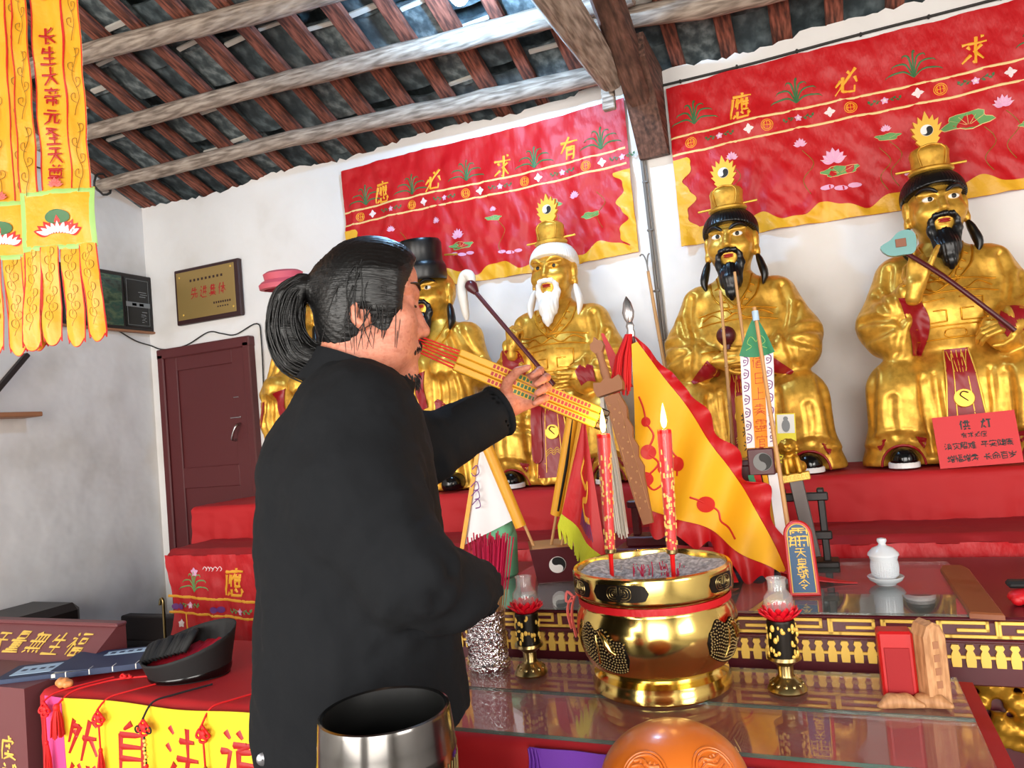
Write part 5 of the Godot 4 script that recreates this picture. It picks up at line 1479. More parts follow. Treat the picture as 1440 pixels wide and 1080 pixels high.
func build_man() -> void:
	var man := thing("person", "man in black jacket with ponytail, holding long incense sticks to a candle flame", "person", V(-0.80, 0, -1.0))
	var right := V(0.6, 0, 0.8)
	var fwd := V(0.8, 0, -0.6)
	# head frame: z looks ahead and a little down
	var pitch := -0.08
	var hz := (fwd * cos(pitch) + Vector3.UP * sin(pitch)).normalized()
	var hx := Vector3.UP.cross(hz).normalized()
	var ht := Transform3D(Basis(hx, hz.cross(hx), hz), V(0.103, 1.529, -0.041))
	var body := MB.new()
	var f := Field.new(V(-0.10, -0.24, -0.13), V(0.10, 0.14, 0.14), 0.0036)
	f.egg(V(0, 0.02, 0.002), V(0.072, 0.090, 0.078), 0.02)
	f.egg(V(0, 0.055, 0.022), V(0.062, 0.050, 0.066), 0.02)
	f.egg(V(0, -0.050, 0.020), V(0.060, 0.060, 0.066), 0.04)
	f.bone(V(0, -0.102, 0.060), V(0, -0.102, 0.068), 0.023, 0.023, 0.025)
	f.bone(V(-0.02, -0.068, 0.06), V(0.02, -0.068, 0.06), 0.022, 0.022, 0.02)
	f.chain([V(0, 0.022, 0.079), V(0, -0.010, 0.087), V(0, -0.032, 0.098)], [0.008, 0.0095, 0.0125], 0.010)
	f.egg(V(0, -0.062, 0.086), V(0.022, 0.0075, 0.010), 0.006)
	f.egg(V(0, -0.074, 0.083), V(0.020, 0.007, 0.010), 0.006)
	f.bone(V(0, -0.06, 0.0), V(0, -0.10, -0.01), 0.06, 0.058, 0.03)
	for s in [-1.0, 1.0]:
		f.egg(V(s * 0.042, -0.022, 0.056), V(0.030, 0.028, 0.026), 0.02)
		f.egg(V(s * 0.046, -0.068, 0.035), V(0.024, 0.03, 0.03), 0.03)
		f.bone(V(s * 0.052, 0.034, 0.060), V(s * 0.014, 0.028, 0.080), 0.009, 0.010, 0.014)
		f.egg(V(s * 0.033, 0.012, 0.092), V(0.020, 0.009, 0.014), 0.010, Basis(), true)
		f.egg(V(s * 0.032, 0.010, 0.072), V(0.014, 0.010, 0.010), 0.006)
		f.bone(V(s * 0.013, -0.036, 0.088), V(s * 0.012, -0.034, 0.084), 0.009, 0.010, 0.008)
		f.egg(V(s * 0.076, -0.018, -0.010), V(0.009, 0.026, 0.017), 0.006, Basis(V(1, 0, 0), -0.2))
		f.egg(V(s * 0.082, -0.014, -0.006), V(0.007, 0.016, 0.009), 0.004, Basis(), true)
	f.bone(V(0, -0.09, -0.022), V(0, -0.22, -0.06), 0.054, 0.064, 0.02)
	var hm := MB.new(); f.into(hm)
	merge(body, hm, ht)
	# trunk and arms under the clothes
	f = Field.new(V(-0.25, 0.55, -0.42), V(0.45, 1.47, 0.35), 0.014)
	f.chain([V(0.092, 1.43, -0.032), V(0.085, 1.36, -0.02), V(0.06, 1.15, -0.022), V(0.046, 0.88, -0.03)], [0.055, 0.085, 0.10, 0.11], 0.03)
	f.chain([V(0.085, 1.33, -0.02) + right * 0.13, V(0.258, 1.124, 0.128), V(0.277, 1.080, 0.02)], [0.05, 0.042, 0.03], 0.03)
	f.chain([V(0.085, 1.33, -0.02) - right * 0.13, V(0.080, 1.274, -0.242), V(0.187, 1.351, -0.370)], [0.05, 0.042, 0.029], 0.03)
	for s in [-1.0, 1.0]: f.chain([V(0.046, 0.88, -0.03) + right * 0.08 * s, V(0.046, 0.60, -0.03) + right * 0.10 * s], [0.08, 0.06], 0.03)
	hm = MB.new(); f.into(hm)
	merge(body, hm, Transform3D())
	# the far hand grips the incense; the near hand is drawn up into its sleeve
	var grip := frame(V(0.187, 1.350, -0.370), V(0.80, 0.42, -0.42), V(-0.39, 0.05, -0.92))
	merge(body, hand_mesh(grip, 0.92, [[0.75, 1.15, 0.7], [0.85, 1.15, 0.7], [0.95, 1.1, 0.7], [1.05, 1.1, 0.7]], 0.75, 0.0032), Transform3D())
	var rest := frame(V(0.268, 1.096, 0.056), V(0.28, -0.25, -0.92), V(0.5, 0.8, 0.0))
	merge(body, hand_mesh(rest, 0.66, [[1.1, 1.3, 0.8], [1.15, 1.3, 0.8], [1.2, 1.3, 0.8], [1.2, 1.3, 0.8]], 1.0, 0.004), Transform3D())
	put("body", body, M.skin, man)
	# eyes, brows, moustache and chin beard
	for s in [-1.0, 1.0]:
		var mb := MB.new(); mb.tube(curve([V(s * 0.018, 0.006, 0.0815), V(s * 0.032, 0.0035, 0.0822), V(s * 0.048, 0.008, 0.068)], 4), [0.0006, 0.0011, 0.0016, 0.0018, 0.0018, 0.0018, 0.0016, 0.0012, 0.0006], 6)
		var o := put("eyelid_line", mb, M.ink, man); o.transform = ht
		mb = MB.new(); mb.tube(curve([V(s * 0.014, 0.034, 0.0905), V(s * 0.034, 0.042, 0.0835), V(s * 0.056, 0.036, 0.063)], 4), [0.002, 0.003, 0.0035, 0.004, 0.004, 0.0038, 0.003, 0.002, 0.001], 6, false, Transform3D(), 0.5)
		o = put("eyebrow", mb, M.man_hair, man); o.transform = ht
	var rng := RandomNumberGenerator.new(); rng.seed = 12
	var bd := MB.new()
	for k in 84:
		var t := rng.randf_range(-1.0, 1.0)
		var chin := k % 3 != 0
		var a := V(t * 0.026, -0.122 + 0.020 * rng.randf(), 0.086 - 0.02 * t * t) if chin else V(t * 0.034, -0.050 - 0.016 * absf(t), 0.092 - 0.016 * t * t)
		var b := a + (V(rng.randf_range(-0.006, 0.006), rng.randf_range(-0.020, -0.008), rng.randf_range(0.0, 0.010)) if chin else V(t * 0.008, -0.013, 0.003))
		bd.tube([a, a.lerp(b, 0.5) + V(0, 0, 0.002), b], [0.0016, 0.0013, 0.0004], 4)
	var beard := put("whiskers", bd, M.man_hair, man); beard.transform = ht
	beard.set_meta("kind", "stuff")
	# hair, drawn back to the tie
	f = Field.new(V(-0.12, -0.13, -0.16), V(0.12, 0.16, 0.12), 0.0042)
	f.egg(V(0, 0.028, 0.000), V(0.086, 0.094, 0.083), 0.01)
	f.egg(V(0, 0.062, 0.030), V(0.070, 0.058, 0.064), 0.02)
	f.egg(V(0, -0.02, -0.022), V(0.070, 0.078, 0.054), 0.03)
	f.slice(V(0, -0.36, 0.93), V(0, 0.06, 0.074))
	for s in [-1.0, 1.0]:
		f.chain([V(s * 0.066, 0.05, 0.040), V(s * 0.063, 0.0, 0.040), V(s * 0.059, -0.040, 0.032), V(s * 0.058, -0.064, 0.027)], [0.014, 0.0125, 0.0095, 0.004], 0.015)
		f.chain([V(s * 0.070, 0.05, 0.010), V(s * 0.067, 0.0, 0.016), V(s * 0.063, -0.034, 0.022)], [0.014, 0.0115, 0.006], 0.02)
		f.egg(V(s * 0.092, -0.026, -0.006), V(0.022, 0.022, 0.015), 0.008, Basis(), true)
	f.slice(V(0, -0.97, 0.10), V(0, -0.088, -0.02))
	f.bone(V(0, 0.042, -0.066), V(0, 0.036, -0.084), 0.026, 0.018, 0.03)
	var hair := MB.new()
	f.into(hair, func(p: Vector3, n: Vector3) -> Vector3: return n * (0.0005 * sin(atan2(p.x, p.y - 0.036) * 60.0 + p.z * 30.0) + 0.0004 * sin(atan2(p.x, p.y - 0.05) * 105.0)))
	for k in 44:     # loose strands over the ear, the temple and the crown
		var s := 1.0 if k % 4 == 0 else -1.0
		var y0 := rng.randf_range(0.0, 0.07)
		var z0 := rng.randf_range(-0.05, 0.055)
		var w := sqrt(maxf(0.0, 1.0 - pow((y0 - 0.028) / 0.096, 2) - pow(z0 / 0.085, 2))) * 0.088
		hair.tube(curve([V(s * w, y0, z0), V(s * (w + 0.001), y0 - 0.035, z0 + rng.randf_range(-0.015, 0.006)), V(s * rng.randf_range(0.070, 0.080), rng.randf_range(-0.085, -0.045), z0 + rng.randf_range(-0.03, 0.004))], 5), [0.0012, 0.0012, 0.0011, 0.0010, 0.0009, 0.0008, 0.0008, 0.0007, 0.0006, 0.0005, 0.0003], 4)
	var ho := put("hair", hair, M.man_hair, man); ho.transform = ht
	var tie := MB.new()
	var ring := []
	for k in 16: ring.append(V(cos(TAU * k / 16) * 0.019, 0.036 + sin(TAU * k / 16) * 0.021, -0.081))
	tie.tube(ring, 0.006, 8, true)
	var to := put("hair_tie", tie, M.hat_cloth, man); to.transform = ht
	var pony := MB.new()
	var path := [V(0, 0.036, -0.074), V(0, 0.038, -0.099), V(0, 0.016, -0.120), V(0, -0.034, -0.126), V(0, -0.078, -0.106), V(0, -0.092, -0.064), V(0, -0.062, -0.036)]
	f = Field.new(V(-0.06, -0.16, -0.20), V(0.06, 0.10, 0.02), 0.0042)
	f.chain(path, [0.013, 0.018, 0.022, 0.025, 0.028, 0.030, 0.024], 0.012)
	f.into(pony, func(p: Vector3, n: Vector3) -> Vector3: return n * 0.0016 * sin(p.x * 420.0 + 6.0 * sin(p.y * 25.0)))
	for k in 190:
		var a := rng.randf() * TAU
		var q := rng.randf_range(0.85, 1.18)
		var drift := rng.randf_range(-0.9, 0.9)
		var pts := []
		var rr := [0.012, 0.017, 0.021, 0.024, 0.027, 0.029, 0.022]
		for i in 7:
			var d: Vector3 = (path[mini(i + 1, 6)] - path[maxi(i - 1, 0)]).normalized()
			var nn := d.cross(V(1, 0, 0)).normalized()
			var b := a + drift * i / 6.0
			pts.append(path[i] + (V(1, 0, 0) * cos(b) + nn * sin(b)) * rr[i] * (q + (rng.randf_range(-0.12, 0.2) if i > 1 else 0.0)))
		var c := curve(pts.slice(0, rng.randi_range(5, 7)), 5)
		var r := []
		for i in c.size(): r.append(0.0013 * (0.5 + 0.7 * sin(PI * i / (c.size() - 1.0))))
		pony.tube(c, r, 4)
	var po := put("ponytail", pony, M.man_hair, man); po.transform = ht
	# jacket
	f = Field.new(V(-0.24, 0.82, -0.46), V(0.46, 1.50, 0.30), 0.0088)
	for s in [-1.0, 1.0]:
		var d: Vector3 = right * 0.078 * s
		f.chain([V(0.078, 1.335, -0.022) + d * 0.8, V(0.060, 1.26, -0.016) + d, V(0.052, 1.15, -0.022) + d, V(0.050, 1.01, -0.029) + d, V(0.044, 0.90, -0.033) + d, V(0.044, 0.80, -0.033) + d], [0.105, 0.125, 0.135, 0.145, 0.154, 0.158], 0.04)
	f.bone(V(0.080, 1.37, -0.022), V(0.075, 1.32, -0.02), 0.074, 0.11, 0.05)
	f.chain([V(0.085, 1.335, -0.018) + right * 0.12, V(0.180, 1.235, 0.125), V(0.252, 1.135, 0.130)], [0.082, 0.080, 0.066], 0.04)
	f.chain([V(0.252, 1.135, 0.130), V(0.270, 1.088, 0.055), V(0.280, 1.072, -0.014)], [0.066, 0.055, 0.045], 0.02)
	f.chain([V(0.085, 1.335, -0.018) - right * 0.12, V(0.080, 1.282, -0.235)], [0.082, 0.066], 0.04)
	f.chain([V(0.080, 1.282, -0.235), V(0.187, 1.347, -0.368)], [0.064, 0.051], 0.02)
	var e1 := (V(0.280, 1.072, -0.014) - V(0.270, 1.088, 0.055)).normalized()
	f.bone(V(0.280, 1.072, -0.014) + e1 * 0.02, V(0.280, 1.072, -0.014) + e1 * 0.07, 0.036, 0.04, 0.006, true)
	var e2 := (V(0.187, 1.347, -0.368) - V(0.080, 1.282, -0.235)).normalized()
	# square off the far cuff
	for kz in f.nz:
		for ky in f.ny:
			for kx in f.nx:
				var p := f.o + V(kx, ky, kz) * f.h
				var l := (p - V(0.187, 1.347, -0.368)).dot(e2)
				if l > -0.01 and l < 0.09 and p.distance_to(V(0.187, 1.347, -0.368)) < 0.10:
					var i := (kz * f.ny + ky) * f.nx + kx
					f.f[i] = maxf(f.f[i], l)
	f.bone(V(0.187, 1.347, -0.368) - e2 * 0.01, V(0.187, 1.347, -0.368) + e2 * 0.05, 0.042, 0.044, 0.005, true)
	f.slice(V(0.17, -1, -0.13), V(0.044, 0.862, -0.03))
	var nz := FastNoiseLite.new(); nz.seed = 4; nz.frequency = 1.0; nz.fractal_octaves = 3
	var creases := [[V(0.087, 1.251, 0.146), V(0.144, 1.297, 0.124), V(0.194, 1.333, 0.105)], [V(0.219, 1.159, 0.095), V(0.190, 1.101, 0.104), V(0.171, 1.052, 0.109)], [V(0.147, 1.150, 0.147), V(0.186, 1.087, 0.127), V(0.246, 1.051, 0.099)],
		[V(0.066, 1.182, 0.151), V(0.082, 1.109, 0.140), V(0.129, 1.064, 0.117)], [V(0.049, 1.061, 0.151), V(0.088, 1.027, 0.133), V(0.142, 1.011, 0.108)], [V(0.161, 1.040, 0.102), V(0.146, 0.980, 0.105), V(0.132, 0.910, 0.107)], [V(0.201, 1.036, 0.085), V(0.187, 0.966, 0.087), V(0.176, 0.896, 0.088)],
		[V(0.263, 1.178, 0.067), V(0.258, 1.225, 0.071), V(0.235, 1.278, 0.084)], [V(0.275, 1.144, 0.169), V(0.305, 1.105, 0.154), V(0.327, 1.075, 0.142)], [V(0.289, 1.169, 0.153), V(0.320, 1.138, 0.138), V(0.371, 1.133, 0.116)], [V(0.027, 0.982, 0.156), V(0.089, 0.950, 0.128), V(0.194, 0.965, 0.084)]]
	var jm := MB.new()
	f.into(jm, func(p: Vector3, n: Vector3) -> Vector3:
		var s := 0.006 * nz.get_noise_3d(p.x * 9.0, p.y * 4.0, p.z * 9.0) + 0.004 * nz.get_noise_3d(p.x * 14.0 + p.y * 12.0, p.y * 14.0 - p.x * 8.0, p.z * 10.0)
		# gathers across both sleeves
		var a := (p - V(0.080, 1.282, -0.235)).dot(e2)
		if a > 0.0 and p.z < -0.2: s = s * clampf(1.0 - a * 5.0, 0.15, 1.0) + 0.0022 * sin(a * 120.0 + p.y * 40.0) * exp(-a * 14.0)
		var b := (p - V(0.252, 1.135, 0.130)).length()
		if b < 0.14: s += 0.0045 * sin((p.x - p.y) * 110.0 + nz.get_noise_3d(p.x * 9.0, p.y * 9.0, 0) * 3.0) * exp(-b * 14.0)
		for c in creases:
			var best := 1e9
			for i in 2:
				var u: Vector3 = c[i]; var w: Vector3 = c[i + 1] - u
				best = minf(best, (p - u - w * clampf((p - u).dot(w) / w.length_squared(), 0, 1)).length())
			if best < 0.07: s += -0.007 * exp(-pow(best / 0.011, 2)) + 0.004 * exp(-pow((best - 0.02) / 0.012, 2))
		return n * s)
	var jk := put("jacket", jm, M.jacket, man)
	var rim := []
	var across := e2.cross(Vector3.UP).normalized()
	for k in 28: rim.append(V(0.187, 1.347, -0.368) - e2 * 0.003 + (across * cos(TAU * k / 28) + across.cross(e2) * sin(TAU * k / 28)) * 0.0475)
	var cuff := MB.new(); cuff.tube(rim, 0.0075, 10, true)
	put("cuff", cuff, M.jacket, jk)
	# standing collar
	var cm := MB.new()
	var cx := V(0.086, 1.392, -0.022)
	var cf := (fwd * 0.90 - Vector3.UP * 0.42).normalized()
	var cn := (right.cross(cf)).normalized()
	if cn.y < 0: cn = -cn
	cm.sheet(func(u: float, v: float) -> Vector3:
		var a := u * TAU * 0.985 + 0.02
		var r := 0.088 - 0.012 * v
		return cx + cf * cos(a) * (r + 0.006) + right * sin(a) * r * 0.95 + cn * (v * 0.058 - 0.010)
	, 48, 6, 0.009)
	put("collar", cm, M.jacket, jk)
	cm = MB.new(); cm.lathe([P(0.001, 0.0), P(0.008, 0.0), P(0.009, 0.003), P(0.006, 0.005), P(0.001, 0.006)], 16, Transform3D(Basis(V(1, 0, 0), PI / 2 - 0.1).rotated(V(0, 1, 0), 0.5), V(0.025, 0.885, 0.178)))
	put("snap_button", cm, M.button_steel, jk)
	# trousers and shoes
	f = Field.new(V(-0.24, 0.03, -0.26), V(0.32, 0.93, 0.22), 0.012)
	for s in [-1.0, 1.0]:
		f.chain([V(0.044, 0.86, -0.033) + right * 0.075 * s, V(0.044, 0.48, -0.03) + right * 0.095 * s, V(0.03, 0.06, -0.02) + right * 0.10 * s], [0.105, 0.082, 0.068], 0.03)
	f.slice(V(0, -1, 0), V(0, 0.05, 0))
	f.slice(V(0, 1, 0), V(0, 0.90, 0))
	jm = MB.new(); f.into(jm, func(p: Vector3, n: Vector3) -> Vector3: return n * 0.006 * nz.get_noise_3d(p.x * 10.0, p.y * 5.0, p.z * 10.0))
	put("trousers", jm, M.trousers, man)
	for s in [-1.0, 1.0]:
		f = Field.new(V(-0.2, -0.02, -0.35), V(0.35, 0.13, 0.25), 0.009)
		var b: Vector3 = V(0.03, 0.04, -0.02) + right * 0.10 * s
		f.bone(b - fwd * 0.05, b + fwd * 0.14, 0.045, 0.042, 0.02)
		f.bone(b + V(0, 0.05, 0), b, 0.05, 0.045, 0.02)
		f.slice(V(0, -1, 0), V(0, 0.001, 0))
		jm = MB.new(); f.into(jm)
		put("shoe", jm, M.shoe_black, man)
	# the incense in his hand: three long wrapped sticks
	var inc := thing("incense_bundle", "three long yellow printed incense sticks held in the man's hand, tips at the candle flame", "incense", V(-0.80, 0, -1.0))
	var a0 := V(0.066, 1.494, -0.267); var a1 := V(0.128, 1.456, -0.313); var a2 := V(0.357, 1.316, -0.476)
	var dir := (a2 - a1).normalized()
	var up := (Vector3.UP - dir * dir.y).normalized()
	var out := dir.cross(up)
	for k in 3:
		var o: Vector3 = [up * 0.015, up * -0.001 + out * 0.006, up * -0.016][k]
		var mb := MB.new()
		mb.box(Vector3.ZERO, V(0.0145, 0.0145, (a2 - a1).length()), 0.002, Transform3D(Basis(out, up, dir), (a1 + a2) * 0.5 + o))
		var st := put("incense_stick", mb, M.incense_gold, inc)
		mb = MB.new()
		for j in 2: mb.tube([a0 + o * 0.75 + up * (j - 0.5) * 0.006, a1 + o + up * (j - 0.5) * 0.006 + dir * 0.01], 0.0019, 6)
		put("red_handle", mb, M.wax_red, st)
		mb = MB.new()
		var gm := MB.new()
		for j in 30:
			var t := 0.24 + 0.026 * j
			if t > 0.93: break
			var c: Vector3 = a1.lerp(a2, t) + o
			var tgt := gm if (t > 0.42 and t < 0.62) else mb
			for side in [-1.0, 1.0]:
				tgt.box(V(0.0074 * side, 0, 0), V(0.0008, 0.0075, 0.0055), 0.0, Transform3D(Basis(out, up, dir), c))
			tgt.box(V(0, 0.0074, 0), V(0.0075, 0.0008, 0.0055), 0.0, Transform3D(Basis(out, up, dir), c))
		put("print_lettering", mb, M.print_red, st)
		put("green_print_lettering", gm, M.thread_green, st)
		mb = MB.new(); mb.box(Vector3.ZERO, V(0.0135, 0.0135, 0.022), 0.003, Transform3D(Basis(out, up, dir), a2 + dir * 0.010 + o))
		put("charred_tip", mb, M.ink, st)

# ---------------------------------------------------------------- altar table, glass table and what stands on them
func hexa(mb: MB, b: Array, t: Array) -> void:     # bottom and top quads, both counter-clockwise seen from above
	mb.face([t[0], t[1], t[2], t[3]]); mb.face([b[3], b[2], b[1], b[0]])
	for k in 4: mb.face([b[k], b[(k + 1) % 4], t[(k + 1) % 4], t[k]])

func around(prof: Array, c: Vector3) -> Callable:   # x is an angle, y a height on a turned surface
	return func(x: float, y: float, l: float) -> Vector3:
		var r := 0.0
		for i in prof.size() - 1:
			if y >= prof[i].y and y <= prof[i + 1].y and prof[i + 1].y > prof[i].y:
				r = lerpf(prof[i].x, prof[i + 1].x, (y - prof[i].y) / (prof[i + 1].y - prof[i].y))
		return c + V(sin(x) * (r + l), y, cos(x) * (r + l))

func flame(parent: Node3D, at: Vector3, h: float) -> void:
	var mb := MB.new()
	mb.lathe([P(0.0005, 0.0), P(0.0045, h * 0.10), P(0.0065, h * 0.28), P(0.0050, h * 0.55), P(0.0022, h * 0.85), P(0.0003, h)], 12, xf(at))
	put("flame", mb, M.flame, parent)
	mb = MB.new(); mb.tube([at - V(0, 0.006, 0), at + V(0.001, 0.008, 0)], 0.0012, 6)
	put("wick", mb, M.ink, parent)
	var l := OmniLight3D.new()
	l.name = "flame_light"; l.light_color = Color(1.0, 0.72, 0.36); l.light_energy = 0.018; l.omni_range = 12.0; l.omni_attenuation = 2.0; l.light_size = 0.006; l.shadow_enabled = true
	l.position = at + V(0, h * 0.4, 0)
	parent.add_child(l)

func tassel(mb: MB, at: Vector3, len: float, r: float, n := 26, seed_ := 1) -> void:
	var rng := RandomNumberGenerator.new(); rng.seed = seed_
	mb.ball(at - V(0, r * 0.6, 0), V(r * 0.55, r * 0.7, r * 0.55), 10)
	for k in n:
		var a := rng.randf() * TAU; var q := sqrt(rng.randf()) * r
		mb.tube([at - V(0, r, 0) + V(cos(a), 0, sin(a)) * q * 0.4, at - V(0, len * 0.5, 0) + V(cos(a), 0, sin(a)) * q * 0.9, at - V(0, len * rng.randf_range(0.93, 1.03), 0) + V(cos(a), 0, sin(a)) * q * 1.1], r * 0.12, 5)

func build_altar() -> void:
	var mb := MB.new()
	var rng := RandomNumberGenerator.new(); rng.seed = 20
	# ---- altar table with gilt fretwork
	var t := thing("altar_table", "long dark maroon altar table with gilt key fret and gilded carvings", "table", V(0, 0, 0))
	put("tabletop", mbox(V(0.2, 0.8705, -1.930), V(2.7, 0.009, 0.565), 0.004), M.maroon_wood, t)
	put("frieze", mbox(V(0.2, 0.805, -1.90), V(2.64, 0.122, 0.50), 0.003), M.maroon_wood, t)
	put("lower_panel", mbox(V(0.2, 0.38, -1.92), V(2.60, 0.65, 0.42), 0.003), M.maroon_wood, t)
	put("moulding", mbox(V(0.2, 0.830, -1.648), V(2.68, 0.007, 0.012), 0.002), M.maroon_wood, t)
	var key := MB.new()
	var kat := func(x: float, y: float, l: float) -> Vector3: return V(x, y, l)
	var seg := func(a: Vector2, b: Vector2) -> void:
		key.box(V((a.x + b.x) / 2, (a.y + b.y) / 2, 0.002), V(absf(a.x - b.x) + 0.0065, absf(a.y - b.y) + 0.0065, 0.004), 0.001)
	for s in [[0.0, 0.0, 0.0, 0.026], [0.0, 0.026, 0.078, 0.026], [0.078, 0.026, 0.078, 0.012], [0.078, 0.012, 0.03, 0.012], [0.0, 0.0, 0.016, 0.0], [0.016, 0.0, 0.094, 0.0], [0.094, 0.0, 0.094, 0.026]]:
		seg.call(P(s[0], s[1]), P(s[2], s[3]))
	var km := key.mesh()
	for k in 24:
		var o := put("key_fret", km, M.gilt, t)
		o.position = V(-1.02 + k * 0.0975, 0.838, -1.65)
	var ba := MB.new()
	ba.prism(PackedVector2Array([P(-0.0075, 0.0), P(0.0075, 0.0), P(0.0085, 0.012), P(0.0075, 0.024), P(0.0045, 0.031), P(0.008, 0.036), P(0.0055, 0.042), P(-0.0055, 0.042), P(-0.008, 0.036), P(-0.0045, 0.031), P(-0.0075, 0.024), P(-0.0085, 0.012)]), 0.0, 0.006, Transform3D(), 0.0015)
	var bm := ba.mesh()
	for k in 96:
		var o := put("gilt_baluster", bm, M.gilt, t)
		o.position = V(-1.02 + k * 0.0243, 0.781, -1.65)
	put("baluster_rail", mbox(V(0.2, 0.799, -1.6485), V(2.62, 0.006, 0.006), 0.001), M.gilt, t)
	# gilded dragon relief right of the glass table
	var f := Field.new(V(0.08, 0.44, -1.735), V(0.56, 0.745, -1.66), 0.0052)
	for c in [[V(0.235, 0.69, -1.70), 0.045], [V(0.30, 0.705, -1.70), 0.05], [V(0.27, 0.655, -1.70), 0.035], [V(0.34, 0.66, -1.70), 0.038], [V(0.21, 0.655, -1.70), 0.025]]: f.egg(c[0], V(c[1] * 0.72, c[1] * 0.62, 0.018), 0.006)
	for c in [[0.235, 0.632], [0.275, 0.628], [0.318, 0.622]]: f.egg(V(c[0], c[1], -1.69), V(0.014, 0.011, 0.018), 0.006)
	f.chain([V(0.19, 0.60, -1.70), V(0.24, 0.612, -1.695), V(0.30, 0.60, -1.695), V(0.36, 0.615, -1.70)], [0.012, 0.018, 0.018, 0.014], 0.008)
	f.chain([V(0.19, 0.575, -1.70), V(0.235, 0.588, -1.695), V(0.28, 0.57, -1.70)], [0.008, 0.014, 0.010], 0.008)
	for c in [[0.33, 0.565, 0.035], [0.235, 0.535, 0.024], [0.38, 0.55, 0.028], [0.22, 0.505, 0.018]]: f.egg(V(c[0], c[1], -1.70), V(c[2] * 0.75, c[2] * 0.5, 0.012), 0.006)
	for k in 7: f.chain([V(0.16, 0.665 - k * 0.008, -1.705), V(0.12 + k * 0.010, 0.685 + 0.022 * sin(k * 1.2) - k * 0.004, -1.70), V(0.20, 0.705 + 0.010 * k - 0.02, -1.705)], [0.010, 0.009, 0.004], 0.006)
	for k in 5: f.bone(V(0.185, 0.64, -1.70), V(0.145 + 0.012 * k, 0.60 - 0.01 * k + 0.012 * absf(k - 2.0), -1.695), 0.008, 0.003, 0.006)
	mb = MB.new()
	f.o.y += 0.042
	f.into(mb, func(p: Vector3, n: Vector3) -> Vector3: return n * 0.0010 * sin(p.x * 300.0) * sin(p.y * 300.0))
	put("dragon_carving", mb, M.gilt_carved, t)
	mb = MB.new()
	for c in [[0.26, 0.47], [0.37, 0.46]]: mb.tube(curve([V(c[0] - 0.06, c[1] + 0.005, -1.705), V(c[0] - 0.02, c[1] + 0.03, -1.703), V(c[0] + 0.03, c[1] + 0.01, -1.702), V(c[0] + 0.025, c[1] - 0.03, -1.702), V(c[0] - 0.005, c[1] - 0.025, -1.703), V(c[0], c[1] + 0.0, -1.703)], 5), 0.0065, 8)
	put("scroll_carving", mb, M.gilt_carved, t)
	# carvings half hidden behind the burner and the lamps
	for c in [[-0.60, 0.70], [-0.10, 0.70]]:
		f = Field.new(V(c[0] - 0.12, 0.655, -1.735), V(c[0] + 0.12, 0.74, -1.66), 0.006)
		for k in 6: f.chain([V(c[0], 0.70, -1.705), V(c[0] + cos(k * 1.05) * 0.05, 0.70 + sin(k * 1.05) * 0.022, -1.70), V(c[0] + cos(k * 1.05 + 0.3) * 0.1, 0.70 + sin(k * 1.05 + 0.3) * 0.034, -1.705)], [0.014, 0.012, 0.005], 0.01)
		mb = MB.new(); f.o.y += 0.042; f.into(mb)
		put("leaf_carving", mb, M.gilt_carved, t)
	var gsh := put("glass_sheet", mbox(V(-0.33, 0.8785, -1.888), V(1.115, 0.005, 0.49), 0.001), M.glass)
	put("painted_roof_reflection", mbox(V(-0.33, 0.8755, -1.888), V(1.11, 0.0008, 0.485), 0.0), M.roof_reflection_tone, gsh)  # dark sheet added in place of the dark roof reflected by the glass
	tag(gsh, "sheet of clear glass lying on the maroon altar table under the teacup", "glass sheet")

	# ---- low table with the red cloth and the glass panes
	t = thing("offering_table", "low table hidden under red cloth and glass, carrying the brass burner", "table", V(0, 0, 0))
	put("tabletop", mbox(V(-0.345, 0.745, -1.41), V(1.025, 0.03, 0.385), 0.004), M.dark_wood, t)
	for sx in [-0.82, 0.13]:
		for sz in [-1.25, -1.57]: put("leg", mbox(V(sx, 0.365, sz), V(0.05, 0.73, 0.05), 0.004), M.dark_wood, t)
	tag(put("table_cloth", drape(-0.865, 0.188, 0.7645, -1.605, -1.212, 0.42, 31, 0.003), M.cloth_red), "red cloth hanging over the front of the glass-topped table, below the burner", "tablecloth")
	var ed := thing("purple_ribbon", "shiny purple ribbon strip along the front edge under the glass", "ribbon", V(0, 0, 0))
	mb = MB.new()
	mb.sheet(func(u: float, v: float) -> Vector3: return V(-0.535 + u * 0.50, 0.763 - v * 0.036, -1.193 + 0.002 * sin(u * 30.0)), 24, 4, 0.002)
	put("band", mb, M.ribbon_purple, ed)
	mb = MB.new()
	for k in 3: mb.tube(curve([V(-0.535 + k * 0.006, 0.762, -1.190), V(-0.533 + k * 0.007, 0.74, -1.188), V(-0.540 + k * 0.012, 0.70, -1.189), V(-0.530 + k * 0.014, 0.68, -1.19)], 4), 0.002, 6)
	put("gathered_end", mb, M.ribbon_purple, ed)
	for q in [[-1.405, -1.214, "front"], [-1.600, -1.409, "rear"]]:
		var g := thing("table_glass", "clear glass sheet at the front of the red-covered low table" if q[2] == "front" else "clear glass sheet under the brass burner at the back of the low table", "glass sheet", V(-0.345, 0.7735, (q[0] + q[1]) / 2))
		put("pane", mbox(Vector3.ZERO, V(1.015, 0.0065, q[1] - q[0]), 0.0012), M.glass, g)
		put("front_edge", mbox(V(0, 0, (q[1] - q[0]) / 2 + 0.0008), V(1.015, 0.0062, 0.0016), 0.0), M.glass_edge, g)

	# ---- brass incense burner
	var bc := V(-0.366, 0.777, -1.494)
	var b := thing("incense_burner", "large polished brass incense burner with ash, red ribbon and dark scale panels", "incense burner", bc)
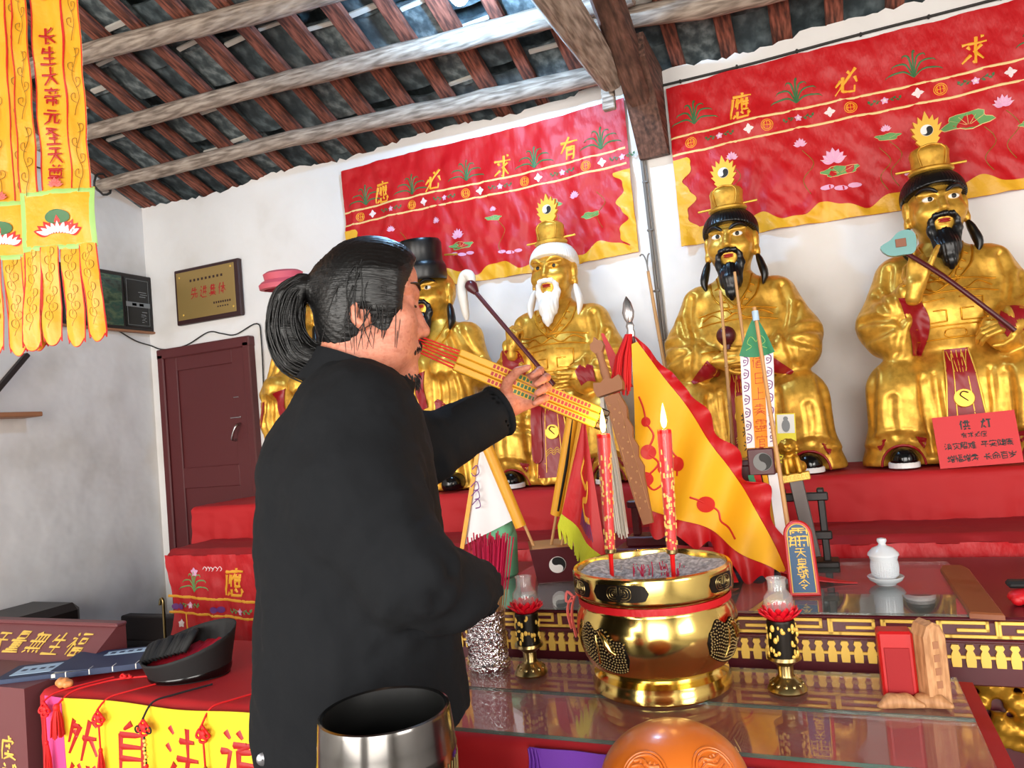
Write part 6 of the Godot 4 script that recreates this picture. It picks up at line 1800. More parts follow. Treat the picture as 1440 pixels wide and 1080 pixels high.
	var prof := [P(0.10, 0.0), P(0.133, 0.0), P(0.137, 0.004), P(0.137, 0.014), P(0.134, 0.020), P(0.133, 0.030), P(0.124, 0.036), P(0.121, 0.042), P(0.130, 0.046), P(0.140, 0.055), P(0.149, 0.072), P(0.1555, 0.092), P(0.1595, 0.115), P(0.159, 0.135), P(0.155, 0.153), P(0.150, 0.164), P(0.1495, 0.168), P(0.1495, 0.184), P(0.1515, 0.187), P(0.157, 0.190), P(0.1585, 0.194), P(0.1585, 0.231), P(0.156, 0.236), P(0.150, 0.238), P(0.147, 0.234), P(0.145, 0.205), P(0.001, 0.205)]
	mb = MB.new(); mb.lathe(prof, 96)
	put("bowl", mb, M.brass, b)
	var sur := around(prof.slice(0, 23), Vector3.ZERO)
	mb = MB.new()
	var ap := PackedVector3Array()
	for j in 13:
		for i in 48:
			var r := 0.1465 * j / 12.0
			ap.push_back(V(cos(TAU * i / 48) * r, 0.212 + 0.018 * (j / 12.0) * (j / 12.0) * 0.8 + (rng.randf_range(-0.002, 0.003) if j < 12 else 0.0) + 0.004 * sin(i * 0.7 + j), -sin(TAU * i / 48) * r))
	mb.rows(ap, 48, true)
	put("ash_bed", mb, M.ash, b)
	mb = MB.new()
	for k in 34:
		var p := V(rng.randf_range(-0.05, 0.06), 0.213, rng.randf_range(-0.05, 0.05))
		mb.tube([p, p + V(rng.randf_range(-0.004, 0.004), rng.randf_range(0.008, 0.02), 0)], 0.0011, 5)
	put("incense_stubs", mb, M.incense_pink, b).set_meta("kind", "stuff")
	mb = MB.new()
	for k in 16:
		var a := rng.randf() * TAU; var r := rng.randf_range(0.03, 0.125)
		var p := V(cos(a) * r, 0.224, sin(a) * r)
		mb.tube(curve([p, p + V(rng.randf_range(-0.012, 0.012), 0.003, rng.randf_range(-0.012, 0.012)), p + V(rng.randf_range(-0.024, 0.024), 0.0, rng.randf_range(-0.02, 0.02))], 3), 0.0018, 5)
	put("ash_curls", mb, M.ash, b).set_meta("kind", "stuff")
	var rb := MB.new()
	var rp := PackedVector3Array()
	for y in [0.1695, 0.1825]:
		for i in 97: rp.push_back(V(cos(TAU * i / 96) * 0.1512, y, -sin(TAU * i / 96) * 0.1512))
	rb.rows(rp, 97)
	put("red_ribbon", rb, M.satin_red, b)
	mb = MB.new()
	for k in 2: mb.sheet(func(u: float, v: float) -> Vector3: return V(-0.150 - 0.012 * sin(v * 2.6) - 0.004 * k, 0.182 - v * (0.085 - 0.02 * k) + 0.008 * sin(v * 3.0), 0.045 + 0.012 * k + (u - 0.5) * 0.012), 2, 14, 0.0016)
	mb.tube(curve([V(-0.152, 0.178, 0.05), V(-0.166, 0.190, 0.05), V(-0.168, 0.172, 0.055), V(-0.154, 0.174, 0.055)], 4), 0.003, 6)
	put("ribbon_bow", mb, M.thread_coral, b)
	for a: float in [-0.86, -0.17, 1.20, 2.2, 3.4]:
		var dark := MB.new(); var spi := MB.new()
		var w: float = 0.36 if absf(a + 0.15) < 0.05 else 0.26
		var poly := PackedVector2Array()
		for k in 32:
			var q := TAU * k / 32.0
			poly.push_back(P(a + signf(cos(q)) * pow(absf(cos(q)), 0.4) * w, 0.2125 + signf(sin(q)) * pow(absf(sin(q)), 0.4) * 0.0155))
		# built as a strip so that it bends with the rim
		for k in 16:
			var x0 := a - w + 2.0 * w * k / 16.0; var x1 := a - w + 2.0 * w * (k + 1) / 16.0
			var h0 := 0.0155 * pow(maxf(0.0, 1.0 - pow(absf((x0 - a) / w), 6.0)), 0.3); var h1 := 0.0155 * pow(maxf(0.0, 1.0 - pow(absf((x1 - a) / w), 6.0)), 0.3)
			dark.face([sur.call(x0, 0.2125 - h0, 0.0006), sur.call(x1, 0.2125 - h1, 0.0006), sur.call(x1, 0.2125 + h1, 0.0006), sur.call(x0, 0.2125 + h0, 0.0006)])
		var pn := put("key_panel", dark, M.brass_dark, b)
		for s in ([-1.0, 1.0] if w > 0.25 else [1.0 if a < 0 else -1.0]):
			for ring in 3:
				var x := 0.135 - ring * 0.035; var y := 0.0125 - ring * 0.0042
				var pts := []
				for k in 21:
					var q := -PI / 2 + PI * k / 20.0
					pts.append(P(a + s * (0.02 + ring * 0.018 + (x - ring * 0.018) * pow(cos(q), 0.5)), 0.2125 + y * sin(q) * 1.0))
				pts.append(P(a + s * (0.02 + ring * 0.02), 0.2125 + y))
				pts.append(P(a + s * (0.02 + ring * 0.02), 0.2125 - y * 0.3))
				spi.band(pts, 0.0022, func(xx: float, yy: float, l: float) -> Vector3: return sur.call(xx, yy, l), 0.0012, 0.0012)
		# widths along the rim are angles, so thicken the upright strokes with tubes
		put("key_line_pattern", spi, M.brass_old, pn)
	for a: float in [-0.52, 1.22, 2.9]:
		var dark := MB.new(); var sc := MB.new()
		var w := 0.40
		for i in 20:
			for j in 12:
				var x0 := a - w + 2.0 * w * i / 20.0; var x1 := a - w + 2.0 * w * (i + 1) / 20.0
				var hf := func(x: float, up: bool) -> float:
					var k := (x - a) / w
					var e := sqrt(maxf(0.0, 1.0 - k * k))
					return 0.102 - 0.012 * k + (0.040 if up else -0.040) * pow(e, 0.7) + (0.006 * sin(k * 9.0) if up else 0.0)
				var ya0: float = lerpf(hf.call(x0, false), hf.call(x0, true), j / 12.0); var ya1: float = lerpf(hf.call(x0, false), hf.call(x0, true), (j + 1) / 12.0)
				var yb0: float = lerpf(hf.call(x1, false), hf.call(x1, true), j / 12.0); var yb1: float = lerpf(hf.call(x1, false), hf.call(x1, true), (j + 1) / 12.0)
				dark.face([sur.call(x0, ya0, 0.001), sur.call(x1, yb0, 0.001), sur.call(x1, yb1, 0.001), sur.call(x0, ya1, 0.001)])
				if i > 0 and i < 19:
					var c: Vector3 = sur.call((x0 + x1) / 2 + (0.01 if j % 2 else 0.0), (ya0 + yb1) / 2, 0.0012)
					sc.ball(c, V(0.0022, 0.0020, 0.0022), 6)
		var pn := put("scale_panel", dark, M.brass_dark, b)
		put("scale_pattern", sc, M.brass_old, pn)
		mb = MB.new()
		var e := []
		for p in curve([P(a + 0.02, 0.138), P(a + 0.10, 0.128), P(a + 0.17, 0.108), P(a + 0.25, 0.100)], 5): e.append(sur.call(p.x, p.y, 0.003))
		mb.tube(e, [0.002, 0.003, 0.004, 0.0045, 0.005, 0.0055, 0.006, 0.006, 0.006, 0.0055, 0.005, 0.0045, 0.004, 0.0035, 0.003, 0.002], 8)
		e = []
		for p in curve([P(a - 0.04, 0.13), P(a - 0.02, 0.10), P(a - 0.06, 0.075)], 5): e.append(sur.call(p.x, p.y, 0.002))
		mb.tube(e, 0.0025, 6)
		put("fin_relief", mb, M.brass, pn)
	# ---- red candles standing in the ash
	for c in [["red candle with printed gold band at left of the burner, lighting the incense", -0.4375, -1.455, -0.012], ["red candle with printed gold band right of the burner's centre, burning freely", -0.3105, -1.440, -0.010]]:
		var o := thing("red_candle", c[0], "candle", V(c[1], 0.990, c[2]), 0.0, "red candles in the brass burner")
		o.rotation.z = -0.035
		mb = MB.new(); mb.lathe([P(0.0042, 0.0), P(0.0046, 0.048), P(0.0092, 0.054), P(0.0098, 0.09), P(0.0118, 0.20), P(0.0138, 0.285), P(0.0132, 0.291), P(0.0105, 0.292), P(0.007, 0.287), P(0.001, 0.286)], 24)
		put("wax_body", mb, M.wax_red, o)
		mb = MB.new()
		for k in 60:
			var a := rng.randf_range(-1.2, 2.0); var y := rng.randf_range(0.06, 0.25)
			mb.box(V(sin(a), 0, cos(a)) * (0.0096 + (y - 0.06) * 0.0165) + V(0, y, 0), V(0.0035, rng.randf_range(0.003, 0.011), 0.0008), 0.0, Transform3D())
		put("gold_print", mb, M.gilt, o)
		mb = MB.new(); mb.lathe([P(0.0108, 0.056), P(0.0112, 0.10), P(0.0134, 0.20), P(0.0152, 0.284)], 24)
		put("clear_sleeve", mb, M.film, o)
		mb = MB.new(); mb.lathe([P(0.0094, 0.052), P(0.0112, 0.054), P(0.0112, 0.060), P(0.0098, 0.061)], 24)
		put("gold_collar", mb, M.brass_old, o)
		flame(o, V(0, 0.293, 0), 0.050)
	# ---- lotus lamps
	for c in [["brass lotus lamp with glass chimney between silver canister and burner", -0.652, -1.501], ["brass lotus lamp with glass chimney right of the burner, before the blue tablet", -0.128, -1.486]]:
		var o := thing("lotus_lamp", c[0], "lamp", V(c[1], 0.7768, c[2]), 0.0, "pair of lotus oil lamps")
		mb = MB.new(); mb.lathe([P(0.001, 0.0), P(0.034, 0.0), P(0.036, 0.004), P(0.031, 0.014), P(0.018, 0.024), P(0.014, 0.030), P(0.0145, 0.048), P(0.022, 0.054), P(0.031, 0.060), P(0.030, 0.066), P(0.024, 0.066)], 32)
		for k in 12: mb.ball(V(cos(TAU * k / 12) * 0.027, 0.013, sin(TAU * k / 12) * 0.027), V(0.0052, 0.0065, 0.0052), 8)
		put("foot", mb, M.brass_old, o)
		mb = MB.new(); mb.lathe([P(0.024, 0.060), P(0.0255, 0.066), P(0.0255, 0.128), P(0.024, 0.132), P(0.001, 0.132)], 32)
		put("cup", mb, M.brass_dark, o)
		mb = MB.new()
		for k in 54:
			var a := rng.randf() * TAU; var y := rng.randf_range(0.068, 0.125)
			mb.ball(V(sin(a) * 0.0256, y, cos(a) * 0.0256), V(rng.randf_range(0.002, 0.005), rng.randf_range(0.003, 0.007), rng.randf_range(0.002, 0.004)), 7)
		put("gilt_relief", mb, M.gilt, o).set_meta("kind", "stuff")
		for ring in 3:
			for k in 11:
				mb = MB.new()
				var a := TAU * (k + 0.5 * ring) / 11.0
				var tr := Transform3D(Basis(V(0, 1, 0), a) * Basis(V(1, 0, 0), 0.95 - 0.30 * ring), V(sin(a) * 0.018, 0.133, cos(a) * 0.018))
				mb.ball(V(0, 0.012, 0), V(0.0075, 0.016, 0.003), 8, tr)
				put("lotus_petal", mb, M.lotus_red, o)
		mb = MB.new(); mb.lathe([P(0.014, 0.136), P(0.022, 0.146), P(0.0275, 0.160), P(0.026, 0.174), P(0.017, 0.186), P(0.0165, 0.204), P(0.019, 0.208), P(0.0178, 0.209), P(0.0152, 0.204), P(0.0155, 0.187)], 28)
		put("glass_chimney", mb, M.glass_clear, o)
	# ---- silver canister with incense
	var ca := thing("silver_canister", "embossed silver canister beside the man's sleeve, holding pink incense", "canister", V(-0.768, 0.7768, -1.533))
	mb = MB.new(); mb.lathe([P(0.001, 0.0), P(0.047, 0.0), P(0.049, 0.003), P(0.049, 0.012), P(0.045, 0.016), P(0.0445, 0.118), P(0.047, 0.122), P(0.0465, 0.128), P(0.042, 0.128), P(0.042, 0.02), P(0.001, 0.02)], 40)
	put("body", mb, M.silver, ca)
	mb = MB.new()
	for row in 3:
		for k in 40: mb.ball(V(cos(TAU * k / 40) * 0.0448, 0.022 + row * 0.005 if row < 2 else 0.112, sin(TAU * k / 40) * 0.0448), V(0.002, 0.002, 0.002), 6)
	for a in [0.15, 0.9, -0.6]:
		for k in 7:
			var q := TAU * k / 7.0
			var r := 0.0 if k == 6 else 0.011
			mb.ball(V(sin(a + cos(q) * r / 0.045) * 0.0452, 0.068 + sin(q) * r, cos(a + cos(q) * r / 0.045) * 0.0452), V(0.0055, 0.0055, 0.0035), 8)
	put("embossed_pattern", mb, M.silver, ca)
	var stx := MB.new(); var gold := MB.new()
	for k in 90:
		var a := rng.randf() * TAU; var r := sqrt(rng.randf())
		var p0 := V(-0.764 + cos(a) * r * 0.022, 0.80, -1.533 + sin(a) * r * 0.022)
		var p1 := V(-0.742 + cos(a) * r * 0.056, 1.062 + rng.randf_range(-0.012, 0.014), -1.54 + sin(a) * r * 0.045)
		var m := p0.lerp(p1, 0.56)
		gold.tube([p0, m], 0.0010, 4); stx.tube([m, p1], 0.0017, 5)
	var sheaf := thing("incense_sheaf", "dense sheaf of pink-tipped incense standing in the silver canister", "incense", Vector3.ZERO)
	sheaf.set_meta("kind", "stuff")
	put("pink_incense", stx, M.incense_pink, sheaf).set_meta("kind", "stuff"); put("bamboo_stems", gold, M.bamboo, sheaf).set_meta("kind", "stuff")
	# ---- flag box and its flags
	var fb := thing("flag_box", "dark red wooden box with yin-yang sign, holding the small flags", "box", V(-0.745, 0.878, -1.965), deg_to_rad(24.0))
	mb = MB.new()
	hexa(mb, [V(-0.060, 0, 0.060), V(0.060, 0, 0.060), V(0.060, 0, -0.060), V(-0.060, 0, -0.060)], [V(-0.076, 0.096, 0.076), V(0.076, 0.096, 0.076), V(0.076, 0.096, -0.076), V(-0.076, 0.096, -0.076)])
	put("body", mb, M.maroon_wood, fb)
	put("opening", mbox(V(0, 0.0955, 0), V(0.134, 0.003, 0.134), 0.001), M.bamboo, fb)
	taiji(fb, plane(V(-0.004, 0.050, 0.0705), V(1, 0, 0), V(0, 0.986, 0.165)), P(0, 0), 0.023, M.white_paint, M.ink, 20.0)
	var fl := thing("small_flag", "white triangular flag with yellow sleeve leaning left out of the yin-yang box", "flag", Vector3.ZERO)
	mb = MB.new(); mb.tube([V(-0.795, 0.968, -1.93), V(-0.905, 1.295, -1.90)], 0.0045, 8); put("pole", mb, M.bamboo, fl)
	mb = MB.new(); mb.tube([V(-0.826, 1.03, -1.918), V(-0.908, 1.29, -1.896)], 0.016, 12); put("yellow_sleeve", mb, M.satin_yellow, fl)
	mb = MB.new(); mb.sheet(func(u: float, v: float) -> Vector3: return V(-0.918, 1.285, -1.90).lerp(V(-1.0, 0.985, -1.91).lerp(V(-0.845, 1.05, -1.917), u), v) + V(0, 0, 0.010 * sin(u * 7.0) * v), 14, 20, 0.0018); put("white_cloth", mb, M.cotton_white, fl)
	mb = MB.new(); mb.sheet(func(u: float, v: float) -> Vector3: return V(-0.922 - 0.086 * v - 0.004 + u * 0.013, 1.285 - 0.31 * v, -1.897), 3, 14, 0.002); put("yellow_edge", mb, M.satin_yellow, fl)
	mb = MB.new()
	var wat := func(x: float, y: float, l: float) -> Vector3: return V(x, y, -1.886 + l)
	mb.band(curve([P(-0.945, 1.20), P(-0.93, 1.21), P(-0.925, 1.19), P(-0.94, 1.18), P(-0.95, 1.19)], 4), 0.003, wat)
	for k in 3: mb.band(curve([P(-0.955, 1.10 + k * 0.025), P(-0.935, 1.115 + k * 0.025), P(-0.93, 1.095 + k * 0.025), P(-0.945, 1.09 + k * 0.025)], 4), 0.003, wat)
	put("embroidered_sign", mb, M.thread_purple, fl)
	mb = MB.new(); mb.ball(V(0, 0.05, 0), V(0.052, 0.055, 0.04), 20, xf(V(-0.925, 0.975, -1.97))); mb.lathe([P(0.04, -0.095), P(0.045, -0.09), P(0.05, 0.02), P(0.03, 0.09), P(0.014, 0.105), P(0.012, 0.125), P(0.016, 0.13)], 24, xf(V(-0.925, 0.975, -1.99)))
	tag(put("green_vase", mb, M.vase_green), "pale green porcelain vase behind the pink incense sheaf", "vase")
	for q in [[0, "left", V(-0.752, 0.968, -1.945), V(-0.632, 1.345, -1.90)], [1, "right", V(-0.716, 0.968, -1.930), V(-0.596, 1.325, -1.880)]]:
		fl = thing("rolled_flag", "yellow rolled flag with black slit on a bamboo pole in the box" if q[0] == 0 else "yellow flag sleeve on a bamboo pole beside the red dragon flag", "flag", Vector3.ZERO)
		mb = MB.new(); mb.tube([q[2], q[3]], 0.0042, 8); put("pole", mb, M.bamboo, fl)
		mb = MB.new(); mb.tube([q[2].lerp(q[3], 0.24), q[2].lerp(q[3], 0.99)], 0.017, 12); put("yellow_sleeve", mb, M.satin_yellow, fl)
		if q[0] == 0:
			mb = MB.new(); mb.tube([q[2].lerp(q[3], 0.27) + V(0.008, 0, 0.013), q[2].lerp(q[3], 0.6) + V(0.010, 0, 0.013), q[2].lerp(q[3], 0.92) + V(0.006, 0, 0.014)], [0.006, 0.008, 0.003], 8, false, Transform3D(), 0.5); put("black_cloth", mb, M.hat_cloth, fl)
	fl = thing("dragon_flag", "red triangular flag with embroidered dragon and lime fringe beside the left candle", "flag", Vector3.ZERO)
	var rat := func(u: float, v: float, l: float) -> Vector3:
		var a := V(-0.596, 1.320, -1.862).lerp(V(-0.676, 1.070, -1.862), v)
		var e := V(-0.592, 1.318, -1.860).lerp(V(-0.555, 0.955, -1.80), v)
		return a.lerp(e, u) + V(0, -0.05 * v * sin(u * PI) * 0.0, 0.014 * sin(u * 9.0 + v * 2.0) * v + l)
	mb = MB.new(); mb.sheet(func(u: float, v: float) -> Vector3: return rat.call(u, v, 0.0), 18, 26, 0.002); put("red_cloth", mb, M.satin_red, fl)
	mb = MB.new()
	for k in 52:
		var p: Vector3 = rat.call(k / 51.0, 1.0, 0.0)
		mb.tube([p, p + V(-0.012, -0.030, 0.002), p + V(-0.012 + rng.randf_range(-0.008, 0.008), -0.062, 0.002)], 0.0026, 5)
	put("lime_fringe", mb, M.fringe_lime, fl)
	mb = MB.new(); mb.band(curve([P(0.5, 0.35), P(0.35, 0.5), P(0.55, 0.58), P(0.7, 0.52), P(0.62, 0.66), P(0.45, 0.72), P(0.55, 0.82), P(0.72, 0.80)], 4), 0.05, func(x: float, y: float, l: float) -> Vector3: return rat.call(x, y, l + 0.002), 0.002, 0.001); put("dragon_embroidery", mb, M.thread_gold, fl)
	mb = MB.new()
	for k in 9: mb.band([P(0.45 + 0.03 * k, 0.86 - 0.02 * absf(k - 4)), P(0.40 + 0.045 * k, 0.94)], 0.012, func(x: float, y: float, l: float) -> Vector3: return rat.call(x, y, l + 0.002), 0.002)
	put("wave_pattern", mb, M.thread_blue, fl)
	# ---- wooden sword with its stand and tassel
	var st := thing("sword_stand", "dark maroon stepped wooden stand with gilt carved front behind the burner", "stand", V(0, 0, 0))
	put("base_step", mbox(V(-0.47, 0.913, -2.06), V(0.24, 0.07, 0.11), 0.004), M.maroon_wood, st)
	put("upper_step", mbox(V(-0.475, 0.962, -2.07), V(0.17, 0.028, 0.08), 0.004), M.maroon_wood, st)
	for x in [-0.535, -0.415]: put("post", mbox(V(x, 1.015, -2.07), V(0.020, 0.08, 0.03), 0.003), M.maroon_wood, st)
	put("top_rail", mbox(V(-0.475, 1.063, -2.07), V(0.16, 0.020, 0.045), 0.004), M.maroon_wood, st)
	mb = MB.new()
	for k in 9: mb.tube(curve([V(-0.45, 0.905, -2.003), V(-0.45 + 0.012 * (k - 4), 0.922, -2.0), V(-0.45 + 0.014 * (k - 4), 0.938 - 0.003 * absf(k - 4), -2.003)], 3), 0.0035, 6)
	put("gilt_carving", mb, M.gilt_carved, st)
	var sw := thing("wooden_sword", "carved light brown wooden sword leaning tip down behind the left candle", "sword", V(-0.528, 1.403, -1.885))
	sw.rotation = V(-0.10, 0, 0.215); sw.scale = V(0.80, 1, 1)
	mb = MB.new()
	var bl := PackedVector2Array([P(-0.024, -0.035), P(-0.022, -0.30), P(-0.016, -0.375), P(0.016, -0.375), P(0.026, -0.30)])
	for k in 8: bl.push_back(P(0.030 + (0.009 if k % 2 else 0.0), -0.26 + k * 0.026))
	bl.push_back(P(0.026, -0.035))
	mb.prism(bl, -0.007, 0.007, Transform3D(), 0.002)
	var blade := put("blade", mb, M.sword_wood, sw)
	mb = MB.new()
	for k in 22: mb.ball(V(-0.012 + 0.012 * (k % 3), -0.06 - k * 0.013, 0.0075), V(0.005, 0.0035, 0.0015), 7)
	for s in [-0.017, 0.020]: mb.tube([V(s, -0.05, 0.0075), V(s * 0.9, -0.34, 0.0075)], 0.0013, 5)
	put("carved_pattern", mb, M.light_wood, blade)
	mb = MB.new()
	mb.prism(PackedVector2Array([P(-0.044, -0.030), P(0.044, -0.030), P(0.050, -0.012), P(0.044, 0.010), P(0.020, 0.004), P(0.0, 0.014), P(-0.020, 0.004), P(-0.044, 0.010), P(-0.050, -0.012)]), -0.012, 0.012, Transform3D(), 0.003)
	put("guard", mb, M.sword_wood, sw)
	mb = MB.new(); mb.lathe([P(0.013, 0.0), P(0.015, 0.03), P(0.012, 0.06), P(0.014, 0.085)], 16, Transform3D(), 0.7, 1.0, 0.7)
	put("grip", mb, M.sword_wood, sw)
	mb = MB.new(); mb.prism(PackedVector2Array([P(-0.012, 0.083), P(0.012, 0.083), P(0.024, 0.098), P(0.020, 0.112), P(0.008, 0.116), P(0.0, 0.128), P(-0.008, 0.116), P(-0.020, 0.112), P(-0.024, 0.098)]), -0.009, 0.009, Transform3D(), 0.003)
	put("pommel", mb, M.sword_wood, sw)
	mb = MB.new()
	for k in 26:
		var x := rng.randf_range(-0.010, 0.010); var z := rng.randf_range(-0.008, 0.008)
		mb.tube(curve([V(-0.552 + x, 1.39, -1.93 + z), V(-0.553 + x * 1.3, 1.28, -1.915 + z), V(-0.543 + x * 1.5, 1.17, -1.905 + z), V(-0.535 + x * 1.6, rng.randf_range(0.99, 1.02), -1.90 + z)], 4), 0.0024, 5)
	tag(put("cream_tassel", mb, M.whisk_hair), "long cream cord tassel hanging from the wooden sword's guard", "tassel")
	mb = MB.new(); mb.sheet(func(u: float, v: float) -> Vector3: return V(-0.545 + u * 0.03 + v * 0.05, 1.30 - v * 0.26, -1.99 + 0.01 * sin(v * 6.0 + u * 3.0)), 5, 20, 0.0015)
	tag(put("white_streamer", mb, M.cotton_white), "thin white ribbon hanging behind the wooden sword blade", "ribbon")
	mb = MB.new(); mb.sheet(func(u: float, v: float) -> Vector3: return V(-0.575 + u * 0.04 * (0.2 + v) + v * 0.03, 1.55 - v * 0.16, -2.03), 4, 10, 0.0015)
	tag(put("red_pennant", mb, M.satin_red), "small red pennant beside the wooden sword's pommel", "flag")
	# ---- spear with the yellow flag
	var sp := thing("tasselled_spear", "silver-tipped spear with red horsehair tassel standing behind the candles", "spear", Vector3.ZERO)
	mb = MB.new(); mb.tube([V(-0.470, 0.975, -2.075), V(-0.4775, 1.53, -1.99)], 0.0075, 10); put("shaft", mb, M.rod_maroon, sp)
	mb = MB.new(); mb.lathe([P(0.010, 0.0), P(0.012, 0.012), P(0.009, 0.02), P(0.012, 0.03), P(0.008, 0.04), P(0.014, 0.052), P(0.017, 0.068), P(0.011, 0.095), P(0.001, 0.112)], 14, xf(V(-0.478, 1.525, -1.985), V(0, 0, 2)), 0.7, 1.0, 0.6); put("spearhead", mb, M.steel, sp)
	mb = MB.new()
	for k in 60:
		var a := rng.randf() * TAU; var q := sqrt(rng.randf())
		mb.tube([V(-0.480, 1.53, -1.965) + V(cos(a), 0, sin(a)) * 0.008, V(-0.494, 1.47, -1.945) + V(cos(a), 0, sin(a)) * 0.022 * q, V(-0.508 + cos(a) * 0.030 * q, 1.385 + rng.randf_range(-0.02, 0.02), -1.935 + sin(a) * 0.024 * q)], 0.0026, 5)
	put("red_tassel", mb, M.tassel_red, sp)
	fl = thing("orange_flag", "golden yellow flag with red discs and red frill hanging from the spear", "flag", Vector3.ZERO)
	var L := curve([P(-0.468, 1.500), P(-0.476, 1.36), P(-0.482, 1.20), P(-0.478, 1.070), P(-0.340, 1.022), P(-0.250, 0.958), P(-0.150, 0.899)], 8)
	var R := curve([P(-0.452, 1.505), P(-0.402, 1.422), P(-0.352, 1.342), P(-0.290, 1.228), P(-0.245, 1.145), P(-0.200, 1.065), P(-0.140, 0.908)], 8)
	var Q := curve([P(-0.440, 1.535), P(-0.372, 1.44), P(-0.318, 1.36), P(-0.262, 1.255), P(-0.215, 1.155), P(-0.158, 1.07), P(-0.112, 0.910)], 8)
	var fz := func(x: float, y: float) -> float: return -1.935 + 0.018 * sin((x - y * 0.4) * 38.0) * clampf((1.5 - y) * 3.0, 0.2, 1.0) + 0.10 * clampf((1.05 - y) * 2.0, 0.0, 0.4)
	var pick := func(c: Array, v: float) -> Vector2:
		var i := mini(int(v * (c.size() - 1)), c.size() - 2)
		return c[i].lerp(c[i + 1], v * (c.size() - 1) - i)
	mb = MB.new(); mb.sheet(func(u: float, v: float) -> Vector3:
		var p: Vector2 = pick.call(L, v).lerp(pick.call(R, v), u)
		return V(p.x, p.y, fz.call(p.x, p.y)), 20, 70, 0.002)
	put("yellow_cloth", mb, M.flag_orange, fl)
	mb = MB.new(); mb.sheet(func(u: float, v: float) -> Vector3:
		var p: Vector2 = pick.call(R, v).lerp(pick.call(Q, v) + P(0.018, 0.012) * sin(v * 34.0) * clampf(v * 1.6 - 0.3, 0.1, 1.0) - P(0.02, 0.012) * clampf(1.0 - v * 1.8, 0.0, 1.0), u)
		return V(p.x, p.y, fz.call(p.x, p.y) - 0.004 + 0.012 * u * sin(v * 55.0)), 8, 100, 0.002)
	put("red_frill", mb, M.satin_red, fl)
	mb = MB.new(); mb.sheet(func(u: float, v: float) -> Vector3:
		var p: Vector2 = pick.call(L, 0.52 + v * 0.44)
		p += P(-0.004, -0.055) * u * (1.0 + 0.3 * sin(v * 26.0)) + P(0.0, 0.004)
		return V(p.x, p.y, fz.call(p.x, p.y) - 0.006 + 0.012 * u * sin(v * 40.0)), 8, 60, 0.002)
	put("lower_frill", mb, M.satin_red, fl)
	var fat := func(x: float, y: float, l: float) -> Vector3: return V(x, y, fz.call(x, y) + l + 0.002)
	for d in [[-0.447, 1.292, 0.013], [-0.448, 1.213, 0.0195], [-0.464, 1.143, 0.0195], [-0.381, 1.176, 0.019], [-0.414, 1.165, 0.018], [-0.316, 1.070, 0.021]]:
		mb = MB.new()
		for k in 24:
			var a := TAU * k / 24.0; var a2 := TAU * (k + 1) / 24.0
			mb.face([fat.call(d[0], d[1], 0.001), fat.call(d[0] + cos(a) * d[2], d[1] + sin(a) * d[2], 0.001), fat.call(d[0] + cos(a2) * d[2], d[1] + sin(a2) * d[2], 0.001)])
		put("red_disc", mb, M.thread_red, fl)
	for q in [[P(-0.462, 1.36), P(-0.452, 1.33), P(-0.447, 1.30)], [P(-0.444, 1.285), P(-0.43, 1.255), P(-0.448, 1.22)], [P(-0.445, 1.205), P(-0.428, 1.18), P(-0.458, 1.15)], [P(-0.464, 1.135), P(-0.448, 1.112), P(-0.418, 1.13)], [P(-0.415, 1.24), P(-0.395, 1.235), P(-0.392, 1.21), P(-0.378, 1.19)], [P(-0.381, 1.17), P(-0.384, 1.145)], [P(-0.352, 1.092), P(-0.335, 1.085), P(-0.32, 1.075)], [P(-0.312, 1.07), P(-0.29, 1.05), P(-0.285, 1.025), P(-0.265, 1.01), P(-0.25, 0.985)]]:
		mb = MB.new(); mb.band(curve(q, 5), 0.005, fat, 0.001)
		put("linking_line", mb, M.thread_red, fl)
	# red papers piled behind the burner
	for k in 3:
		var o := tag(put("red_paper", mbox(Vector3.ZERO, V(0.15, 0.002, 0.11), 0.0), M.paper_red), ["red paper sheet lying flat behind the burner, lowest of the pile", "red paper sheet tilted on the pile behind the burner", "red printed paper topmost of the pile under the yellow flag"][k], "paper", "red papers behind the burner")
		o.transform = Transform3D(Basis(V(0, 1, 0), 0.3 - 0.35 * k) * Basis(V(1, 0, 0), 0.30), V(-0.335 - 0.02 * k, 0.905 + 0.018 * k, -1.90 - 0.01 * k))
		if k == 2:
			mb = MB.new()
			for j in 5: mb.box(V(-0.03 + 0.02 * j, 0.0018, 0.02), V(0.012, 0.001, 0.006), 0.0)
			put("print_lettering", mb, M.ink, o)
	# ---- streamer of the duty officer, its yin-yang block and ribbons
	var du := thing("hanging_pennant", "narrow white and orange pennant with green cap and red characters on a pole", "pennant", Vector3.ZERO)
	var pz := func(x: float, y: float) -> float: return -1.985 + 0.006 * sin(y * 30.0 + x * 20.0)
	var lean := func(y: float) -> float: return -0.158 + (1.46 - y) * -0.055
	var pat := func(x: float, y: float, l: float) -> Vector3: return V(lean.call(y) + x, y, pz.call(x, y) + l)
	mb = MB.new(); mb.sheet(func(u: float, v: float) -> Vector3: return pat.call((u - 0.5) * 0.088 * pow(v, 0.75), 1.535 - v * 0.095 - 0.008 * sin(u * PI) * v, 0.003), 12, 10, 0.002); put("green_cap", mb, M.ribbon_green, du)
	mb = MB.new()
	for s in [-1.0, 1.0]: mb.band(curve([P(0.0, 1.47), P(s * 0.012, 1.485), P(s * 0.022, 1.47), P(s * 0.012, 1.46), P(s * 0.026, 1.452)], 4), 0.003, pat, 0.006)
	put("cap_embroidery", mb, M.thread_lime, du)
